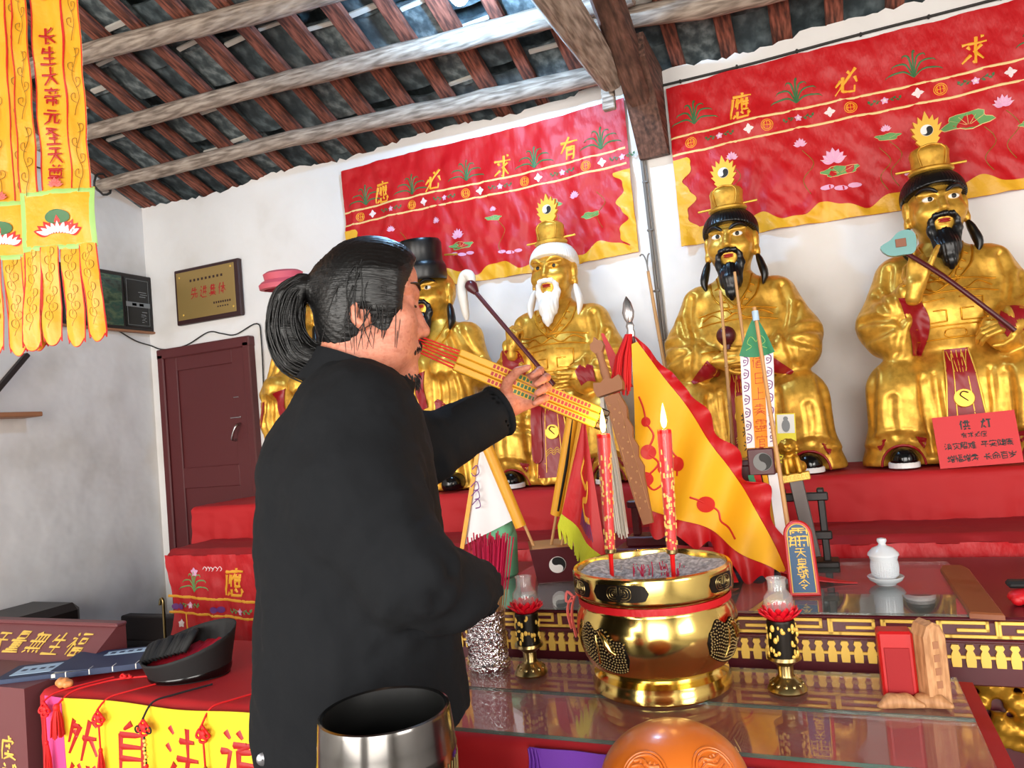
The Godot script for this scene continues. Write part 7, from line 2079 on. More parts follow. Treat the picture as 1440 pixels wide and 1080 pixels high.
	for q in [["white_border", -0.042, -0.017, M.cotton_white], ["orange_panel", -0.018, 0.018, M.panel_orange], ["white_border", 0.017, 0.040, M.cotton_white]]:
		mb = MB.new(); mb.sheet(func(u: float, v: float) -> Vector3: return pat.call(lerpf(q[1], q[2], u) * (1.0 - 0.14 * v), 1.445 - v * 0.243, 0.0 if q[0] == "white_border" else 0.002), 5, 26, 0.0015); put(q[0], mb, q[3], du)
	mb = MB.new()
	for s in [-0.029, 0.0275]:
		for k in 7:
			var y := 1.425 - k * 0.033
			mb.band(curve([P(s - 0.004, y + 0.012), P(s + 0.006, y + 0.006), P(s + 0.004, y - 0.008), P(s - 0.006, y - 0.012)], 4), 0.0028, pat, 0.002)
			mb.band(curve([P(s + 0.004, y), P(s - 0.004, y + 0.003), P(s - 0.004, y - 0.004), P(s + 0.001, y - 0.003)], 4), 0.0024, pat, 0.002)
	put("vine_pattern", mb, M.thread_purple, du)
	for k in 6:
		mb = MB.new(); glyph(mb, "值日上奏靈官"[k], 0.001, 1.420 - k * 0.0405, 0.029, pat, 0.14, 0.0035, 0.95, 0.0, 2)
		put("brush_character", mb, M.print_red, du)
	mb = MB.new(); mb.box(V(-0.176, 1.166, -1.985), V(0.064, 0.068, 0.014), 0.003); put("yin_yang_block", mb, M.maroon_wood, du)
	taiji(du, plane(V(-0.172, 1.166, -1.977), V(1, 0, 0), V(0, 1, 0)), P(0, 0), 0.023, M.board_grey, M.ink, -15.0)
	for q in [[-0.203, 0.016, 0.17, M.ribbon_green, 0.02], [-0.188, 0.016, 0.20, M.satin_red, 0.02], [-0.172, 0.012, 0.19, M.satin_yellow, 0.012], [-0.152, 0.024, 0.245, M.cotton_white, 0.012]]:
		mb = MB.new(); mb.sheet(func(u: float, v: float) -> Vector3: return V(q[0] + (u - 0.5) * q[1] + q[4] * v, 1.134 - v * q[2], -1.985 + 0.014 * sin(v * 5.0 + q[0] * 90.0)), 3, 20, 0.0015); put("ribbon", mb, q[3], du)
	var po := thing("bamboo_stick", "bamboo stick with pale blue tie, standing in front of the white and orange pennant", "stick", Vector3.ZERO)
	mb = MB.new(); mb.tube([V(-0.150, 1.555, -1.945), V(-0.117, 0.885, -1.885)], [0.0045, 0.006], 8); put("rod", mb, M.bamboo, po)
	mb = MB.new(); mb.tube([V(-0.1495, 1.545, -1.944), V(-0.1485, 1.52, -1.942)], 0.008, 8); put("blue_tie", mb, M.book_label, po)
	for q in [[V(-0.300, 1.067, -2.45), V(-0.287, 1.685, -2.45), "bamboo stick standing before the black-bearded statue, left of its beard"], [V(-0.222, 1.067, -2.44), V(-0.236, 1.735, -2.44), "bamboo stick leaning across the black-bearded statue's beard and nose"]]:
		mb = MB.new(); mb.tube([q[0], q[1]], [0.007, 0.0045], 8)
		for j in 4: mb.lathe([P(0.0062, -0.002), P(0.0072, 0.0), P(0.0062, 0.002)], 10, xf(q[0].lerp(q[1], 0.2 + 0.2 * j)))
		tag(put("bamboo_stick", mb, M.bamboo), q[2], "stick", "bamboo sticks before the statues")
	# small maroon chest with gilt plate, sword rack and lion ruler
	var ch := thing("small_chest", "small maroon wooden chest with hatched gilt plate behind the yellow flag", "box", V(-0.245, 1.0, -2.09))
	put("body", mbox(V(0, 0.02, 0), V(0.15, 0.27, 0.09), 0.004), M.maroon_wood, ch)
	put("gilt_plate", mbox(V(0.005, 0.085, 0.0465), V(0.07, 0.030, 0.003), 0.001), M.gilt, ch)
	mb = MB.new()
	for k in 5: mb.tube([V(-0.025 + k * 0.013, 0.073, 0.0485), V(-0.012 + k * 0.013, 0.098, 0.0485)], 0.0014, 5)
	put("hatched_line_pattern", mb, M.brass_dark, ch)
	put("lid", mbox(V(0, 0.160, 0), V(0.165, 0.016, 0.10), 0.003), M.maroon_wood, ch)
	var rk := thing("ruler_rack", "dark wooden rack with crossbars behind the blue tablet", "rack", V(0, 0, 0))
	for x in [-0.142, -0.048]: put("upright", mbox(V(x, 0.98, -2.105), V(0.018, 0.20, 0.03), 0.003), M.dark_wood, rk)
	for y in [1.06, 0.96]: put("crossbar", mbox(V(-0.095, y, -2.088), V(0.13, 0.022, 0.014), 0.003), M.dark_wood, rk)
	put("base", mbox(V(-0.095, 0.887, -2.10), V(0.15, 0.016, 0.07), 0.003), M.dark_wood, rk)
	var li := thing("lion_ruler", "grey metal command ruler topped by a small gilded seated lion", "ruler", V(-0.089, 0.905, -2.045), 0.0)
	li.rotation.z = 0.12
	mb = MB.new(); mb.box(V(0.012, 0.105, 0), V(0.034, 0.20, 0.008), 0.002); put("blade", mb, M.ruler_grey, li)
	mb = MB.new(); mb.box(V(0.012, 0.212, 0), V(0.072, 0.020, 0.03), 0.002)
	for k in 7: mb.box(V(-0.016 + k * 0.0095, 0.212, 0.0155), V(0.006, 0.010, 0.003), 0.001)
	put("pedestal", mb, M.gilt, li)
	f = Field.new(V(-0.035, 0.215, -0.03), V(0.06, 0.325, 0.035), 0.0028)
	f.egg(V(0.012, 0.25, -0.004), V(0.022, 0.03, 0.018), 0.01)
	f.egg(V(0.012, 0.290, 0.004), V(0.019, 0.019, 0.017), 0.008)
	for s in [-1.0, 1.0]:
		f.chain([V(0.012 + s * 0.014, 0.26, 0.012), V(0.012 + s * 0.015, 0.226, 0.018)], [0.008, 0.007], 0.006)
		f.egg(V(0.012 + s * 0.024, 0.236, 0.0), V(0.010, 0.014, 0.014), 0.006)
		f.egg(V(0.012 + s * 0.014, 0.302, 0.006), V(0.005, 0.006, 0.004), 0.003)
		f.egg(V(0.012 + s * 0.007, 0.296, 0.019), V(0.0035, 0.0035, 0.004), 0.002)
	for k in 9: f.egg(V(0.012 + cos(k * 0.5 - 0.4) * 0.021, 0.288 + sin(k * 0.5 - 0.4) * 0.020, 0.0), V(0.006, 0.006, 0.009), 0.003)
	f.egg(V(0.012, 0.283, 0.02), V(0.009, 0.006, 0.007), 0.004)
	mb = MB.new(); f.into(mb); put("lion", mb, M.gilt_carved, li)
	# yellow inscribed tube and yellow charm card
	var yt := thing("inscribed_tube", "yellow paper tube with black brush characters standing before the black-bearded statue", "tube", V(-0.258, 1.0655, -2.42))
	mb = MB.new(); mb.lathe([P(0.001, 0.0), P(0.0235, 0.0), P(0.0235, 0.262), P(0.0225, 0.270), P(0.014, 0.276), P(0.001, 0.277)], 24, xf(V(0, 0, 0), V(0, 0, -1.5))); put("body", mb, M.satin_yellow, yt)
	mb = MB.new()
	var cyl := func(x: float, y: float, l: float) -> Vector3: return V(sin((x + 0.010) / 0.0235) * (0.0238 + l), y, cos((x + 0.010) / 0.0235) * (0.0238 + l))
	for k in 5: glyph(mb, "打邪滅巫官"[k], 0.004, 0.205 - k * 0.044, 0.030, cyl, 0.12, 0.0006, 0.9, 0.0, 3)
	put("brush_lettering", mb, M.ink, yt)
	var yc := thing("charm_card", "yellow printed charm card with a grey figure beside the orange pennant", "card", V(-0.142, 1.0655, -2.43))
	yc.rotation = V(-0.12, 0, -0.05)
	put("card", mbox(V(0, 0.105, 0), V(0.056, 0.21, 0.003), 0.0), M.paper_yellow, yc)
	mb = MB.new()
	for k in 4:
		for j in 9: mb.box(V(-0.018 + k * 0.012, 0.022 + j * 0.011, 0.002), V(0.006, 0.005, 0.001), 0.0)
	put("print_lettering", mb, M.thread_olive, yc)
	put("white_heading", mbox(V(0, 0.178, 0.0018), V(0.05, 0.058, 0.001), 0.0), M.page, yc)
	mb = MB.new(); mb.patch(circle(P(0, 0.172), 0.012, 16, 0.020), func(x: float, y: float, l: float) -> Vector3: return V(x, y, 0.0026 + l)); mb.patch(circle(P(0, 0.194), 0.007, 14), func(x: float, y: float, l: float) -> Vector3: return V(x, y, 0.0028 + l)); put("printed_figure", mb, M.board_grey, yc)
	# red notice card at the feet of the rightmost statue
	var rc := thing("notice_card", "red notice card with black printed characters at the rightmost statue's feet", "card", V(0.385, 1.0725, -2.535))
	rc.rotation = V(-0.10, 0.03, 0.03)
	put("card", mbox(V(0, 0.078, 0), V(0.212, 0.152, 0.004), 0.0), M.paper_red, rc)
	var ct := plane(V(0, 0.078, 0.0022), V(1, 0, 0), V(0, 1, 0))
	for q in [["供", -0.024, 0.046, 0.026], ["灯", 0.030, 0.046, 0.026]]:
		mb = MB.new(); glyph(mb, q[0], q[1], q[2], q[3], ct, 0.18); put("printed_character", mb, M.ink, rc)
	for q in [["有求必应", -0.030, 0.016, 0.0150, 0.017], ["消灾解难", -0.076, -0.014, 0.019, 0.0205], ["平安健康", 0.018, -0.014, 0.019, 0.0205], ["增福增寿", -0.074, -0.050, 0.019, 0.0205], ["长命百岁", 0.020, -0.050, 0.019, 0.0205]]:
		for k in 4:
			mb = MB.new(); glyph(mb, q[0][k], q[1] + k * q[4], q[2], q[3], ct, 0.16); put("printed_character", mb, M.ink, rc)
	# blue command tablet
	var ta := thing("command_tablet", "arched red and blue tablet with gilt characters leaning at the altar edge", "tablet", V(-0.0945, 0.8805, -1.775))
	ta.rotation = V(-0.10, 0.04, 0.018)
	var arch := func(w: float, h: float) -> PackedVector2Array:
		var p := PackedVector2Array([P(-w, 0), P(w, 0)])
		for k in 13: p.push_back(P(cos(PI * k / 12.0) * w * 0.93, h - w + sin(PI * k / 12.0) * w))
		return p
	mb = MB.new(); mb.prism(arch.call(0.033, 0.166), -0.009, 0.006, Transform3D(), 0.003); put("red_frame", mb, M.tablet_red, ta)
	mb = MB.new()
	var inner: PackedVector2Array = arch.call(0.0245, 0.150)
	mb.prism(inner, 0.004, 0.0068, xf(V(0, 0.008, 0))); put("blue_panel", mb, M.tablet_blue, ta)
	mb = MB.new()
	var rim := []
	for p in inner: rim.append(V(p.x, p.y + 0.008, 0.007))
	mb.tube(rim, 0.0012, 5, true); put("gilt_border_trim", mb, M.gilt, ta)
	var tp := plane(V(0, 0, 0.0068), V(1, 0, 0), V(0, 1, 0))
	mb = MB.new(); glyph(mb, "敕", 0, 0.128, 0.040, tp, 0.085, 0.001, 0.95); put("gilt_character", mb, M.gilt, ta)
	for k in 4:
		mb = MB.new(); glyph(mb, "天皇號令"[k], 0.001, 0.0955 - k * 0.0233, 0.0205, tp, 0.12, 0.001, 1.1); put("gilt_character", mb, M.gilt, ta)
	# red silk end lying on the glass
	mb = MB.new(); mb.sheet(func(u: float, v: float) -> Vector3: return V(-0.150 + 0.165 * v, 0.8835 + 0.030 * (1.0 - v) * (1.0 - v) * (0.6 + 0.4 * sin(u * 8.0)), -1.92 + (u - 0.5) * 0.10 * (1.0 - v * 0.93) + 0.03 * v), 12, 24, 0.0018)
	tag(put("red_silk_end", mb, M.satin_red), "pointed red silk end of the flag lying on the altar glass behind the tablet", "cloth")
	# teacup
	var cu := thing("lidded_teacup", "white lidded porcelain teacup on saucer, on the glass-covered altar", "teacup", V(0.0745, 0.8808, -1.888))
	mb = MB.new(); mb.lathe([P(0.001, 0.0), P(0.020, 0.0), P(0.022, 0.003), P(0.034, 0.010), P(0.0385, 0.018), P(0.0372, 0.019), P(0.030, 0.012), P(0.001, 0.008)], 36)
	put("saucer", mb, M.porcelain, cu)
	mb = MB.new(); mb.lathe([P(0.001, 0.009), P(0.018, 0.010), P(0.026, 0.020), P(0.0285, 0.036), P(0.0275, 0.054), P(0.0315, 0.066), P(0.0305, 0.067), P(0.026, 0.060)], 36)
	for r in 10:
		for k in 34: mb.ball(V(cos(TAU * k / 34) * (0.0262 + 0.002 * sin(r * 0.33)), 0.022 + r * 0.0034, sin(TAU * k / 34) * (0.0262 + 0.002 * sin(r * 0.33))), V(0.0021, 0.0012, 0.0021), 5)
	put("cup", mb, M.porcelain, cu)
	mb = MB.new(); mb.lathe([P(0.033, 0.066), P(0.032, 0.071), P(0.022, 0.082), P(0.010, 0.087), P(0.007, 0.091), P(0.0105, 0.098), P(0.0095, 0.103), P(0.001, 0.105)], 36)
	put("lid", mb, M.porcelain, cu)
	# wooden paddle and the thing at the right edge
	mb = MB.new(); mb.prism(PackedVector2Array([P(-0.028, -0.225), P(0.028, -0.235), P(0.030, 0.16), P(0.022, 0.20), P(-0.022, 0.20), P(-0.030, 0.16)]), 0.0, 0.012, Transform3D(Basis(V(1, 0, 0), V(0, 0, -1), V(0, 1, 0)).rotated(V(0, 1, 0), 0.0), V(0.228, 0.8745, -1.865)), 0.003)
	tag(put("wooden_paddle", mb, M.paddle_wood), "flat brown wooden paddle lying at the right of the altar glass", "paddle")
	var pk := thing("red_pouch", "small red pouch with black strap at the right edge of the altar", "pouch", V(0.315, 0.8745, -1.755))
	mb = MB.new(); mb.ball(V(0.0, 0.016, 0.01), V(0.034, 0.016, 0.024), 16); mb.ball(V(-0.018, 0.012, 0.022), V(0.012, 0.011, 0.01), 12); put("pouch", mb, M.satin_red, pk)
	mb = MB.new(); mb.box(V(0.005, 0.038, -0.004), V(0.07, 0.014, 0.03), 0.005); put("strap", mb, M.hat_cloth, pk)
	# ---- divination blocks, red block and wooden block on the low table
	var db := thing("red_block", "red-wrapped upright block standing on the glass by the wooden plaque", "block", V(0.060, 0.7768, -1.475), 0.06)
	mb = MB.new(); mb.box(V(0, 0.061, 0), V(0.056, 0.122, 0.040), 0.004); put("body", mb, M.tablet_red, db)
	put("face_panel", mbox(V(0, 0.055, 0.0205), V(0.040, 0.080, 0.002), 0.0008), M.cloth_dark_red, db)
	var wp := thing("wooden_plaque", "pale wooden plaque block with rounded top standing beside the red block", "block", V(0.113, 0.7768, -1.462), 0.5)
	mb = MB.new(); mb.prism(PackedVector2Array([P(-0.020, 0.0), P(0.020, 0.0), P(0.020, 0.118), P(0.012, 0.136), P(0.0, 0.142), P(-0.012, 0.136), P(-0.020, 0.118)]), -0.020, 0.020, Transform3D(), 0.004); put("body", mb, M.light_wood, wp)
	mb = MB.new()
	for k in 4: mb.tube([V(0.0205, 0.02 + 0.0 * k, -0.012 + k * 0.008), V(0.0205, 0.11, -0.012 + k * 0.008)], 0.001, 5)
	for k in 4: mb.box(V(-0.002, 0.105 - k * 0.022, 0.0203), V(0.010, 0.012, 0.001), 0.0)
	put("carved_lettering", mb, M.sword_wood, wp)
	for q in [["crescent wooden divination block on the glass, left of the pair", 0.056, -1.435, 0.2, 0.0], ["crescent wooden divination block on the glass, tilted beside the plaque", 0.103, -1.443, -0.25, 0.25]]:
		f = Field.new(V(-0.05, -0.005, -0.03), V(0.05, 0.03, 0.03), 0.0028)
		f.chain([V(-0.034, 0.006, 0.008), V(-0.012, 0.009, -0.004), V(0.012, 0.009, -0.004), V(0.034, 0.006, 0.008)], [0.005, 0.012, 0.012, 0.005], 0.008)
		f.slice(V(0, -1, 0), V(0, 0.0, 0))
		mb = MB.new(); f.into(mb)
		var o := tag(put("divination_block", mb, M.light_wood), q[0], "divination block", "divination blocks")
		o.position = V(q[1], 0.7770, q[2]); o.rotation = V(0, q[3], q[4] * 0.5)
	# ---- front bench with singing bowl and wooden fish
	t = thing("low_bench", "low bench under red cloth below the frame, carrying bowl and wooden fish", "bench", V(0, 0, 0))
	put("seat", mbox(V(-0.265, 0.685, -0.88), V(0.62, 0.03, 0.55), 0.004), M.dark_wood, t)
	for sx in [-0.53, 0.0]:
		for sz in [-0.65, -1.10]: put("leg", mbox(V(sx, 0.335, sz), V(0.045, 0.67, 0.045), 0.004), M.dark_wood, t)
	mb = MB.new(); mb.lathe([P(0.001, 0.0), P(0.075, 0.0), P(0.085, 0.02), P(0.085, 0.13), P(0.07, 0.155), P(0.001, 0.16)], 32)
	tag(put("bowl_cushion", mb, M.satin_red), "round red cushion under the dark bronze bowl", "cushion").position = V(-0.504, 0.7005, -0.729)
	var sb := thing("singing_bowl", "dark polished bronze singing bowl with wide open mouth in the foreground", "singing bowl", V(-0.504, 0.8605, -0.729))
	mb = MB.new(); mb.lathe([P(0.001, 0.0), P(0.045, 0.0), P(0.062, 0.012), P(0.074, 0.040), P(0.0785, 0.075), P(0.0785, 0.098), P(0.0795, 0.101), P(0.0785, 0.104), P(0.0775, 0.120), P(0.0755, 0.142), P(0.0745, 0.146), P(0.0720, 0.147), P(0.0690, 0.145)], 96)
	put("body", mb, M.bronze_black, sb)
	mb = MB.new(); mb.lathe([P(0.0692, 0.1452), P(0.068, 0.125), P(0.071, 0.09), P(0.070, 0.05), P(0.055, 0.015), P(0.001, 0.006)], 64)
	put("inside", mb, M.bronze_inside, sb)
	mb = MB.new()
	for k in 60: mb.tube([V(cos(TAU * k / 60) * 0.0790, 0.092, sin(TAU * k / 60) * 0.0790), V(cos(TAU * k / 60 + 0.03) * 0.0785, 0.065, sin(TAU * k / 60 + 0.03) * 0.0785)], 0.0008, 4)
	put("engraved_pattern", mb, M.brass_old, sb)
	var wf := thing("wooden_fish", "glossy orange-brown wooden fish drum with carved round medallions", "wooden fish", V(-0.257, 0.7, -1.063), 0.36)
	f = Field.new(V(-0.125, -0.01, -0.125), V(0.125, 0.20, 0.125), 0.005)
	f.egg(V(0, 0.088, 0), V(0.106, 0.088, 0.098), 0.01)
	f.egg(V(0, 0.06, 0.105), V(0.09, 0.008, 0.06), 0.006, Basis(), true)
	mb = MB.new(); f.into(mb); put("body", mb, M.fish_wood, wf)
	for s in [-1.0, 1.0]:
		var nrm := V(s * 0.50, 0.52, 0.70).normalized()
		var rt := Vector3.UP.cross(nrm).normalized(); var upv := nrm.cross(rt)
		var egg := func(x: float, y: float, l: float) -> Vector3:
			var d := (nrm + rt * x + upv * y).normalized()
			var r := 1.0 / sqrt(pow(d.x / 0.106, 2) + pow(d.y / 0.088, 2) + pow(d.z / 0.098, 2))
			return V(0, 0.088, 0) + d * (r + l)
		mb = MB.new()
		for rr in [0.34, 0.29]:
			var p := []
			for k in 28: p.append(egg.call(cos(TAU * k / 28) * rr, sin(TAU * k / 28) * rr, 0.0))
			mb.tube(p, 0.0022, 6, true)
		for k in 5:
			var p := []
			for q in curve([P(-0.2, 0.16 - 0.08 * k), P(-0.08, 0.20 - 0.08 * k), P(0.05, 0.13 - 0.08 * k), P(0.2, 0.17 - 0.08 * k)], 4): p.append(egg.call(q.x, q.y, 0.0))
			mb.tube(p, 0.0025, 6)
		for k in 4: mb.tube([egg.call(-0.12 + k * 0.08, -0.18, 0.0), egg.call(-0.10 + k * 0.07, 0.2, 0.0)], 0.002, 6)
		put("carved_medallion", mb, M.fish_wood, wf)

# ---------------------------------------------------------------- left table, wall fittings, door
func build_left() -> void:
	var mb := MB.new()
	var rng := RandomNumberGenerator.new(); rng.seed = 30
	var t := thing("side_table", "side table hidden under red cloth at left, behind the yellow front banner", "table", V(0, 0, 0))
	put("tabletop", mbox(V(-1.46, 0.76, -1.415), V(0.68, 0.03, 0.40), 0.004), M.dark_wood, t)
	for sx in [-1.76, -1.16]:
		for sz in [-1.25, -1.58]: put("leg", mbox(V(sx, 0.37, sz), V(0.05, 0.74, 0.05), 0.004), M.dark_wood, t)
	tag(put("table_cloth", drape(-1.815, -1.10, 0.7785, -1.625, -1.212, 0.5, 41, 0.003), M.cloth_red), "red cloth over the left side table, beneath the black hat and the books", "tablecloth")
	var fb := thing("front_banner", "yellow cotton banner with pink edge and red characters hanging from the left table", "banner", Vector3.ZERO)
	var at := func(x: float, y: float, l: float) -> Vector3: return V(x, y, -1.188 + 0.004 * sin(x * 17.0 + y * 6.0) + l)
	mb = MB.new(); mb.sheet(func(u: float, v: float) -> Vector3: return at.call(-1.712 + u * 0.61, 0.776 - v * 0.40 + 0.003 * sin(u * 9.0), 0.0), 40, 20, 0.002); put("yellow_cloth", mb, M.cotton_yellow, fb)
	mb = MB.new(); mb.sheet(func(u: float, v: float) -> Vector3: return at.call(-1.772 + u * 0.063, 0.777 - v * 0.40, 0.001), 6, 20, 0.002); put("pink_edge", mb, M.cotton_pink, fb)
	for q in [["然", -1.645, 0.672], ["自", -1.500, 0.674], ["法", -1.338, 0.676], ["道", -1.178, 0.680]]:
		mb = MB.new(); glyph(mb, q[0], q[1], q[2], 0.115, at, 0.115, 0.003, 0.82, 0.05, 3); put("red_character", mb, M.print_red, fb)
	# knotted tassels laid over the table edge
	for q in [["red tassel knot hanging over the pink edge of the yellow banner", -1.752, 0.752, 0.13, 0, 0], ["red tassel with knot lying on the table beside the book, its fringe over the banner", -1.668, 0.775, 0.05, 1, 0], ["red cord knot between the first two red characters", -1.572, 0.745, 0.12, 0, 1], ["red and black knot with gold beads hanging by the third red character", -1.432, 0.735, 0.14, 0, 2], ["round red knot with brown tassel at the right end of the yellow banner", -1.262, 0.735, 0.12, 0, 3]]:
		var k := thing("knotted_tassel", q[0], "tassel", V(q[1], q[2], -1.172), 0.0, "knotted tassels over the yellow banner")
		mb = MB.new()
		if q[4] == 0:
			mb.tube(curve([V(0.07, 0.031 + 0.785 - 0.785 + (0.7835 - q[2]) - 0.031 + 0.002, -0.13), V(0.03, 0.7835 - q[2] + 0.002, -0.06), V(0.006, 0.7835 - q[2] - 0.002, -0.022), V(0.0, 0.018, 0.002)], 5), 0.0022, 6)
			mb.tube([V(0, -0.016, 0), V(0.001, -q[3] * 0.55, 0)], 0.0022, 6)
		else:
			mb.tube(curve([V(0.10, 0.0125, -0.15), V(0.03, 0.0125, -0.12), V(0.0, 0.0125, -0.09), V(-0.03, 0.010, -0.035), V(-0.036, -0.008, 0.0)], 5), 0.0025, 6)
		put("cord", mb, M.hat_cloth if q[5] == 2 else M.tassel_red, k)
		mb = MB.new()
		var kc := V(0.035, 0.0165, -0.125) if q[4] == 1 else Vector3.ZERO
		for a in 4:
			var r := 0.0085
			var c := []
			for i in 14: c.append(kc + V(cos(a * PI / 2) * r + cos(TAU * i / 14) * 0.0085, (sin(a * PI / 2) * r + sin(TAU * i / 14) * 0.0085) * (0.4 if q[4] == 1 else 1.0), 0.003 * sin(TAU * i / 14 * 2.0) + (sin(a * PI / 2) * r * 0.9 if q[4] == 1 else 0.0)))
			mb.tube(c, 0.0028, 6, true)
		mb.ball(kc, V(0.009, 0.009 if q[4] == 0 else 0.005, 0.006), 10)
		put("knot", mb, M.tassel_red, k)
		if q[5] == 2:
			mb = MB.new()
			for s in [-1.0, 1.0]:
				var c := []
				for i in 12: c.append(V(s * 0.016 + cos(TAU * i / 12) * 0.008, -0.004 + sin(TAU * i / 12) * 0.007, 0.002))
				mb.tube(c, 0.0018, 5, true)
			put("black_loop", mb, M.hat_cloth, k)
			mb = MB.new()
			for i in 9: mb.ball(V(0.002 * sin(i * 2.0), -0.028 - i * 0.0085, 0.0), V(0.0045, 0.0045, 0.0045), 8)
			put("gold_bead", mb, M.gilt, k)
		mb = MB.new()
		tassel(mb, V(-0.036, -0.006, 0.004) if q[4] == 1 else V(0.001, -q[3] * 0.55, 0), 0.075 if q[4] == 1 else q[3] * 0.62, 0.014 if q[4] == 1 else 0.009, 30, int(q[1] * -100))
		put("tassel_fringe", mb, M.paddle_wood if q[5] == 3 else M.tassel_red, k)
	# Daoist hat
	var hat := thing("black_hat", "black slanted cloth hat with gathered crown and crimson lining on the red table", "hat", V(-1.480, 0.7815, -1.350), 0.45)
	var hp := func(a: float, v: float, inn: float) -> Vector3:
		var top := 0.082 + 0.026 * cos(a) - 0.022 * sin(a)
		var rx := 0.092 + 0.022 * v - inn
		var rz := 0.062 + 0.016 * v - inn
		return V(cos(a) * rx, v * top, sin(a) * rz)
	mb = MB.new()
	var pts := PackedVector3Array()
	for j in 9:
		for i in 56: pts.push_back(hp.call(-TAU * i / 56, j / 8.0, 0.0))
	for j in 9:
		for i in 56: pts.push_back(hp.call(-TAU * i / 56, 1.0 - j / 8.0 * 0.75, 0.005 + 0.0015 * sin(i * 2.3)))
	mb.rows(pts, 56, true); put("hat_wall", mb, M.hat_cloth, hat)
	mb = MB.new(); pts = PackedVector3Array()
	for j in 4:
		for i in 56:
			var p: Vector3 = hp.call(-TAU * i / 56, 0.03 + 0.07 * j, -0.0025 if j > 0 and j < 3 else -0.0005)
			pts.push_back(p)
	mb.rows(pts, 56, true); put("satin_band", mb, M.shoe_black, hat)
	mb = MB.new(); pts = PackedVector3Array()
	for j in 10:
		for i in 56:
			var r := 1.0 - j / 9.0
			var a := -TAU * i / 56
			pts.push_back(V(cos(a) * 0.102 * r, 0.050 + 0.016 * cos(a) * r - 0.014 * sin(a) * r + 0.004 * sin(i * 2.3 + j * 0.3) * r - 0.008 * (1.0 - r), sin(a) * 0.068 * r))
	mb.rows(pts, 56, true); put("crimson_lining", mb, M.lining_red, hat)
	mb = MB.new()
	for k in 12: mb.tube(curve([V(-0.104 + k * 0.009, 0.072 + k * 0.002, -0.040 - k * 0.0015), V(-0.100 + k * 0.0095, 0.072 + k * 0.0015 + 0.003 * (k % 3), -0.018), V(-0.104 + k * 0.008, 0.048 + k * 0.001, 0.018 - k * 0.002)], 5), 0.0085 + 0.0012 * (k % 2), 8, false, Transform3D(), 0.8)
	put("gathered_cloth", mb, M.hat_cloth, hat)
	# donation box
	var d := thing("donation_box", "maroon donation box with slanted top and gilt characters at the left edge", "donation box", Vector3.ZERO)
	var prof := PackedVector2Array([P(1.195, 0.0), P(1.195, 0.785), P(1.36, 0.787), P(1.452, 0.858), P(1.482, 0.860), P(1.482, 0.0)])
	mb = MB.new()
	mb.prism(prof, -2.65, -1.856, Transform3D(Basis(V(0, 0, -1), V(0, 1, 0), V(1, 0, 0)), Vector3.ZERO), 0.004)
	put("body", mb, M.box_maroon, d)
	put("top_moulding", mbox(V(-2.253, 0.863, -1.468), V(0.80, 0.012, 0.036), 0.004), M.box_maroon, d)
	var sl := plane(V(0, 0.8235, -1.4055), V(1, 0, 0), V(0, 0.611, -0.792).normalized())
	for k in 5:
		mb = MB.new(); glyph(mb, "福生無量天"[k], -1.950 - k * 0.0815, 0.0, 0.066, sl, 0.11, 0.001, 0.95, 0.0, 1); put("gilt_character", mb, M.gilt, d)
	var fr := plane(V(-1.925, 0, -1.1945), V(1, 0, 0), V(0, 1, 0))
	for k in 2:
		mb = MB.new(); glyph(mb, "虔誠"[k], 0.0, 0.640 - k * 0.068, 0.056, fr, 0.11, 0.001, 0.9); put("gilt_character", mb, M.gilt, d)
	# books
	for q in [["thread-bound blue book with pale title strip leaning over the box ledge", V(-1.770, 0.7985, -1.372), 0.30, V(0.235, 0.012, 0.165), 0], ["grey-blue book with white label lying on the donation box ledge", V(-1.935, 0.7905, -1.292), 0.28, V(0.17, 0.010, 0.12), 1]]:
		var b := thing("book", q[0], "book", q[1], 0.42 + q[2] * 0.35, "books by the donation box")
		var s: Vector3 = q[3]
		mb = MB.new(); mb.box(V(0, 0, 0), V(s.x - 0.004, s.y - 0.003, s.z - 0.004), 0.001); put("page_block", mb, M.page, b)
		mb = MB.new(); mb.sheet(func(u: float, v: float) -> Vector3: return V((u - 0.5) * s.x, s.y * 0.5 + (0.006 * pow(1.0 - u, 3.0) if q[4] == 0 else 0.0), (v - 0.5) * s.z), 16, 4, 0.0016); put("cover", mb, M.book_blue, b)
		mb = MB.new(); mb.box(V(0.006, 0, s.z * 0.5), V(s.x - 0.014, s.y, 0.0014), 0.0); mb.box(V(0, -s.y * 0.5 - 0.0006, 0), V(s.x, 0.0012, s.z), 0.0); put("back_cover", mb, M.book_blue, b)
		put("title_label", mbox(V(0.02, s.y * 0.5 + 0.002, -s.z * 0.28), V(s.x * 0.68, 0.001, s.z * 0.22), 0.0) if q[4] == 0 else mbox(V(0.01, s.y * 0.5 + 0.002, 0), V(s.x * 0.8, 0.001, s.z * 0.6), 0.0), M.book_label, b)
		mb = MB.new()
		for k in 6: mb.box(V(-0.04 + k * 0.022, s.y * 0.5 + 0.0028, -s.z * 0.28 if q[4] == 0 else 0.0), V(0.012, 0.0006, 0.014), 0.0)
		put("title_lettering", mb, M.book_blue, b)
		if q[4] == 0:
			for k in 4:
				mb = MB.new(); mb.box(V(-0.08 + k * 0.055, 0.001, s.z * 0.5 + 0.0006), V(0.0025, s.y, 0.0014), 0.0); mb.box(V(-0.08 + k * 0.055, s.y * 0.5 + 0.0018, s.z * 0.5 - 0.012), V(0.0018, 0.0008, 0.022), 0.0); put("binding_stitch", mb, M.page, b)
	var f := Field.new(V(-0.035, -0.002, -0.025), V(0.035, 0.03, 0.025), 0.003)
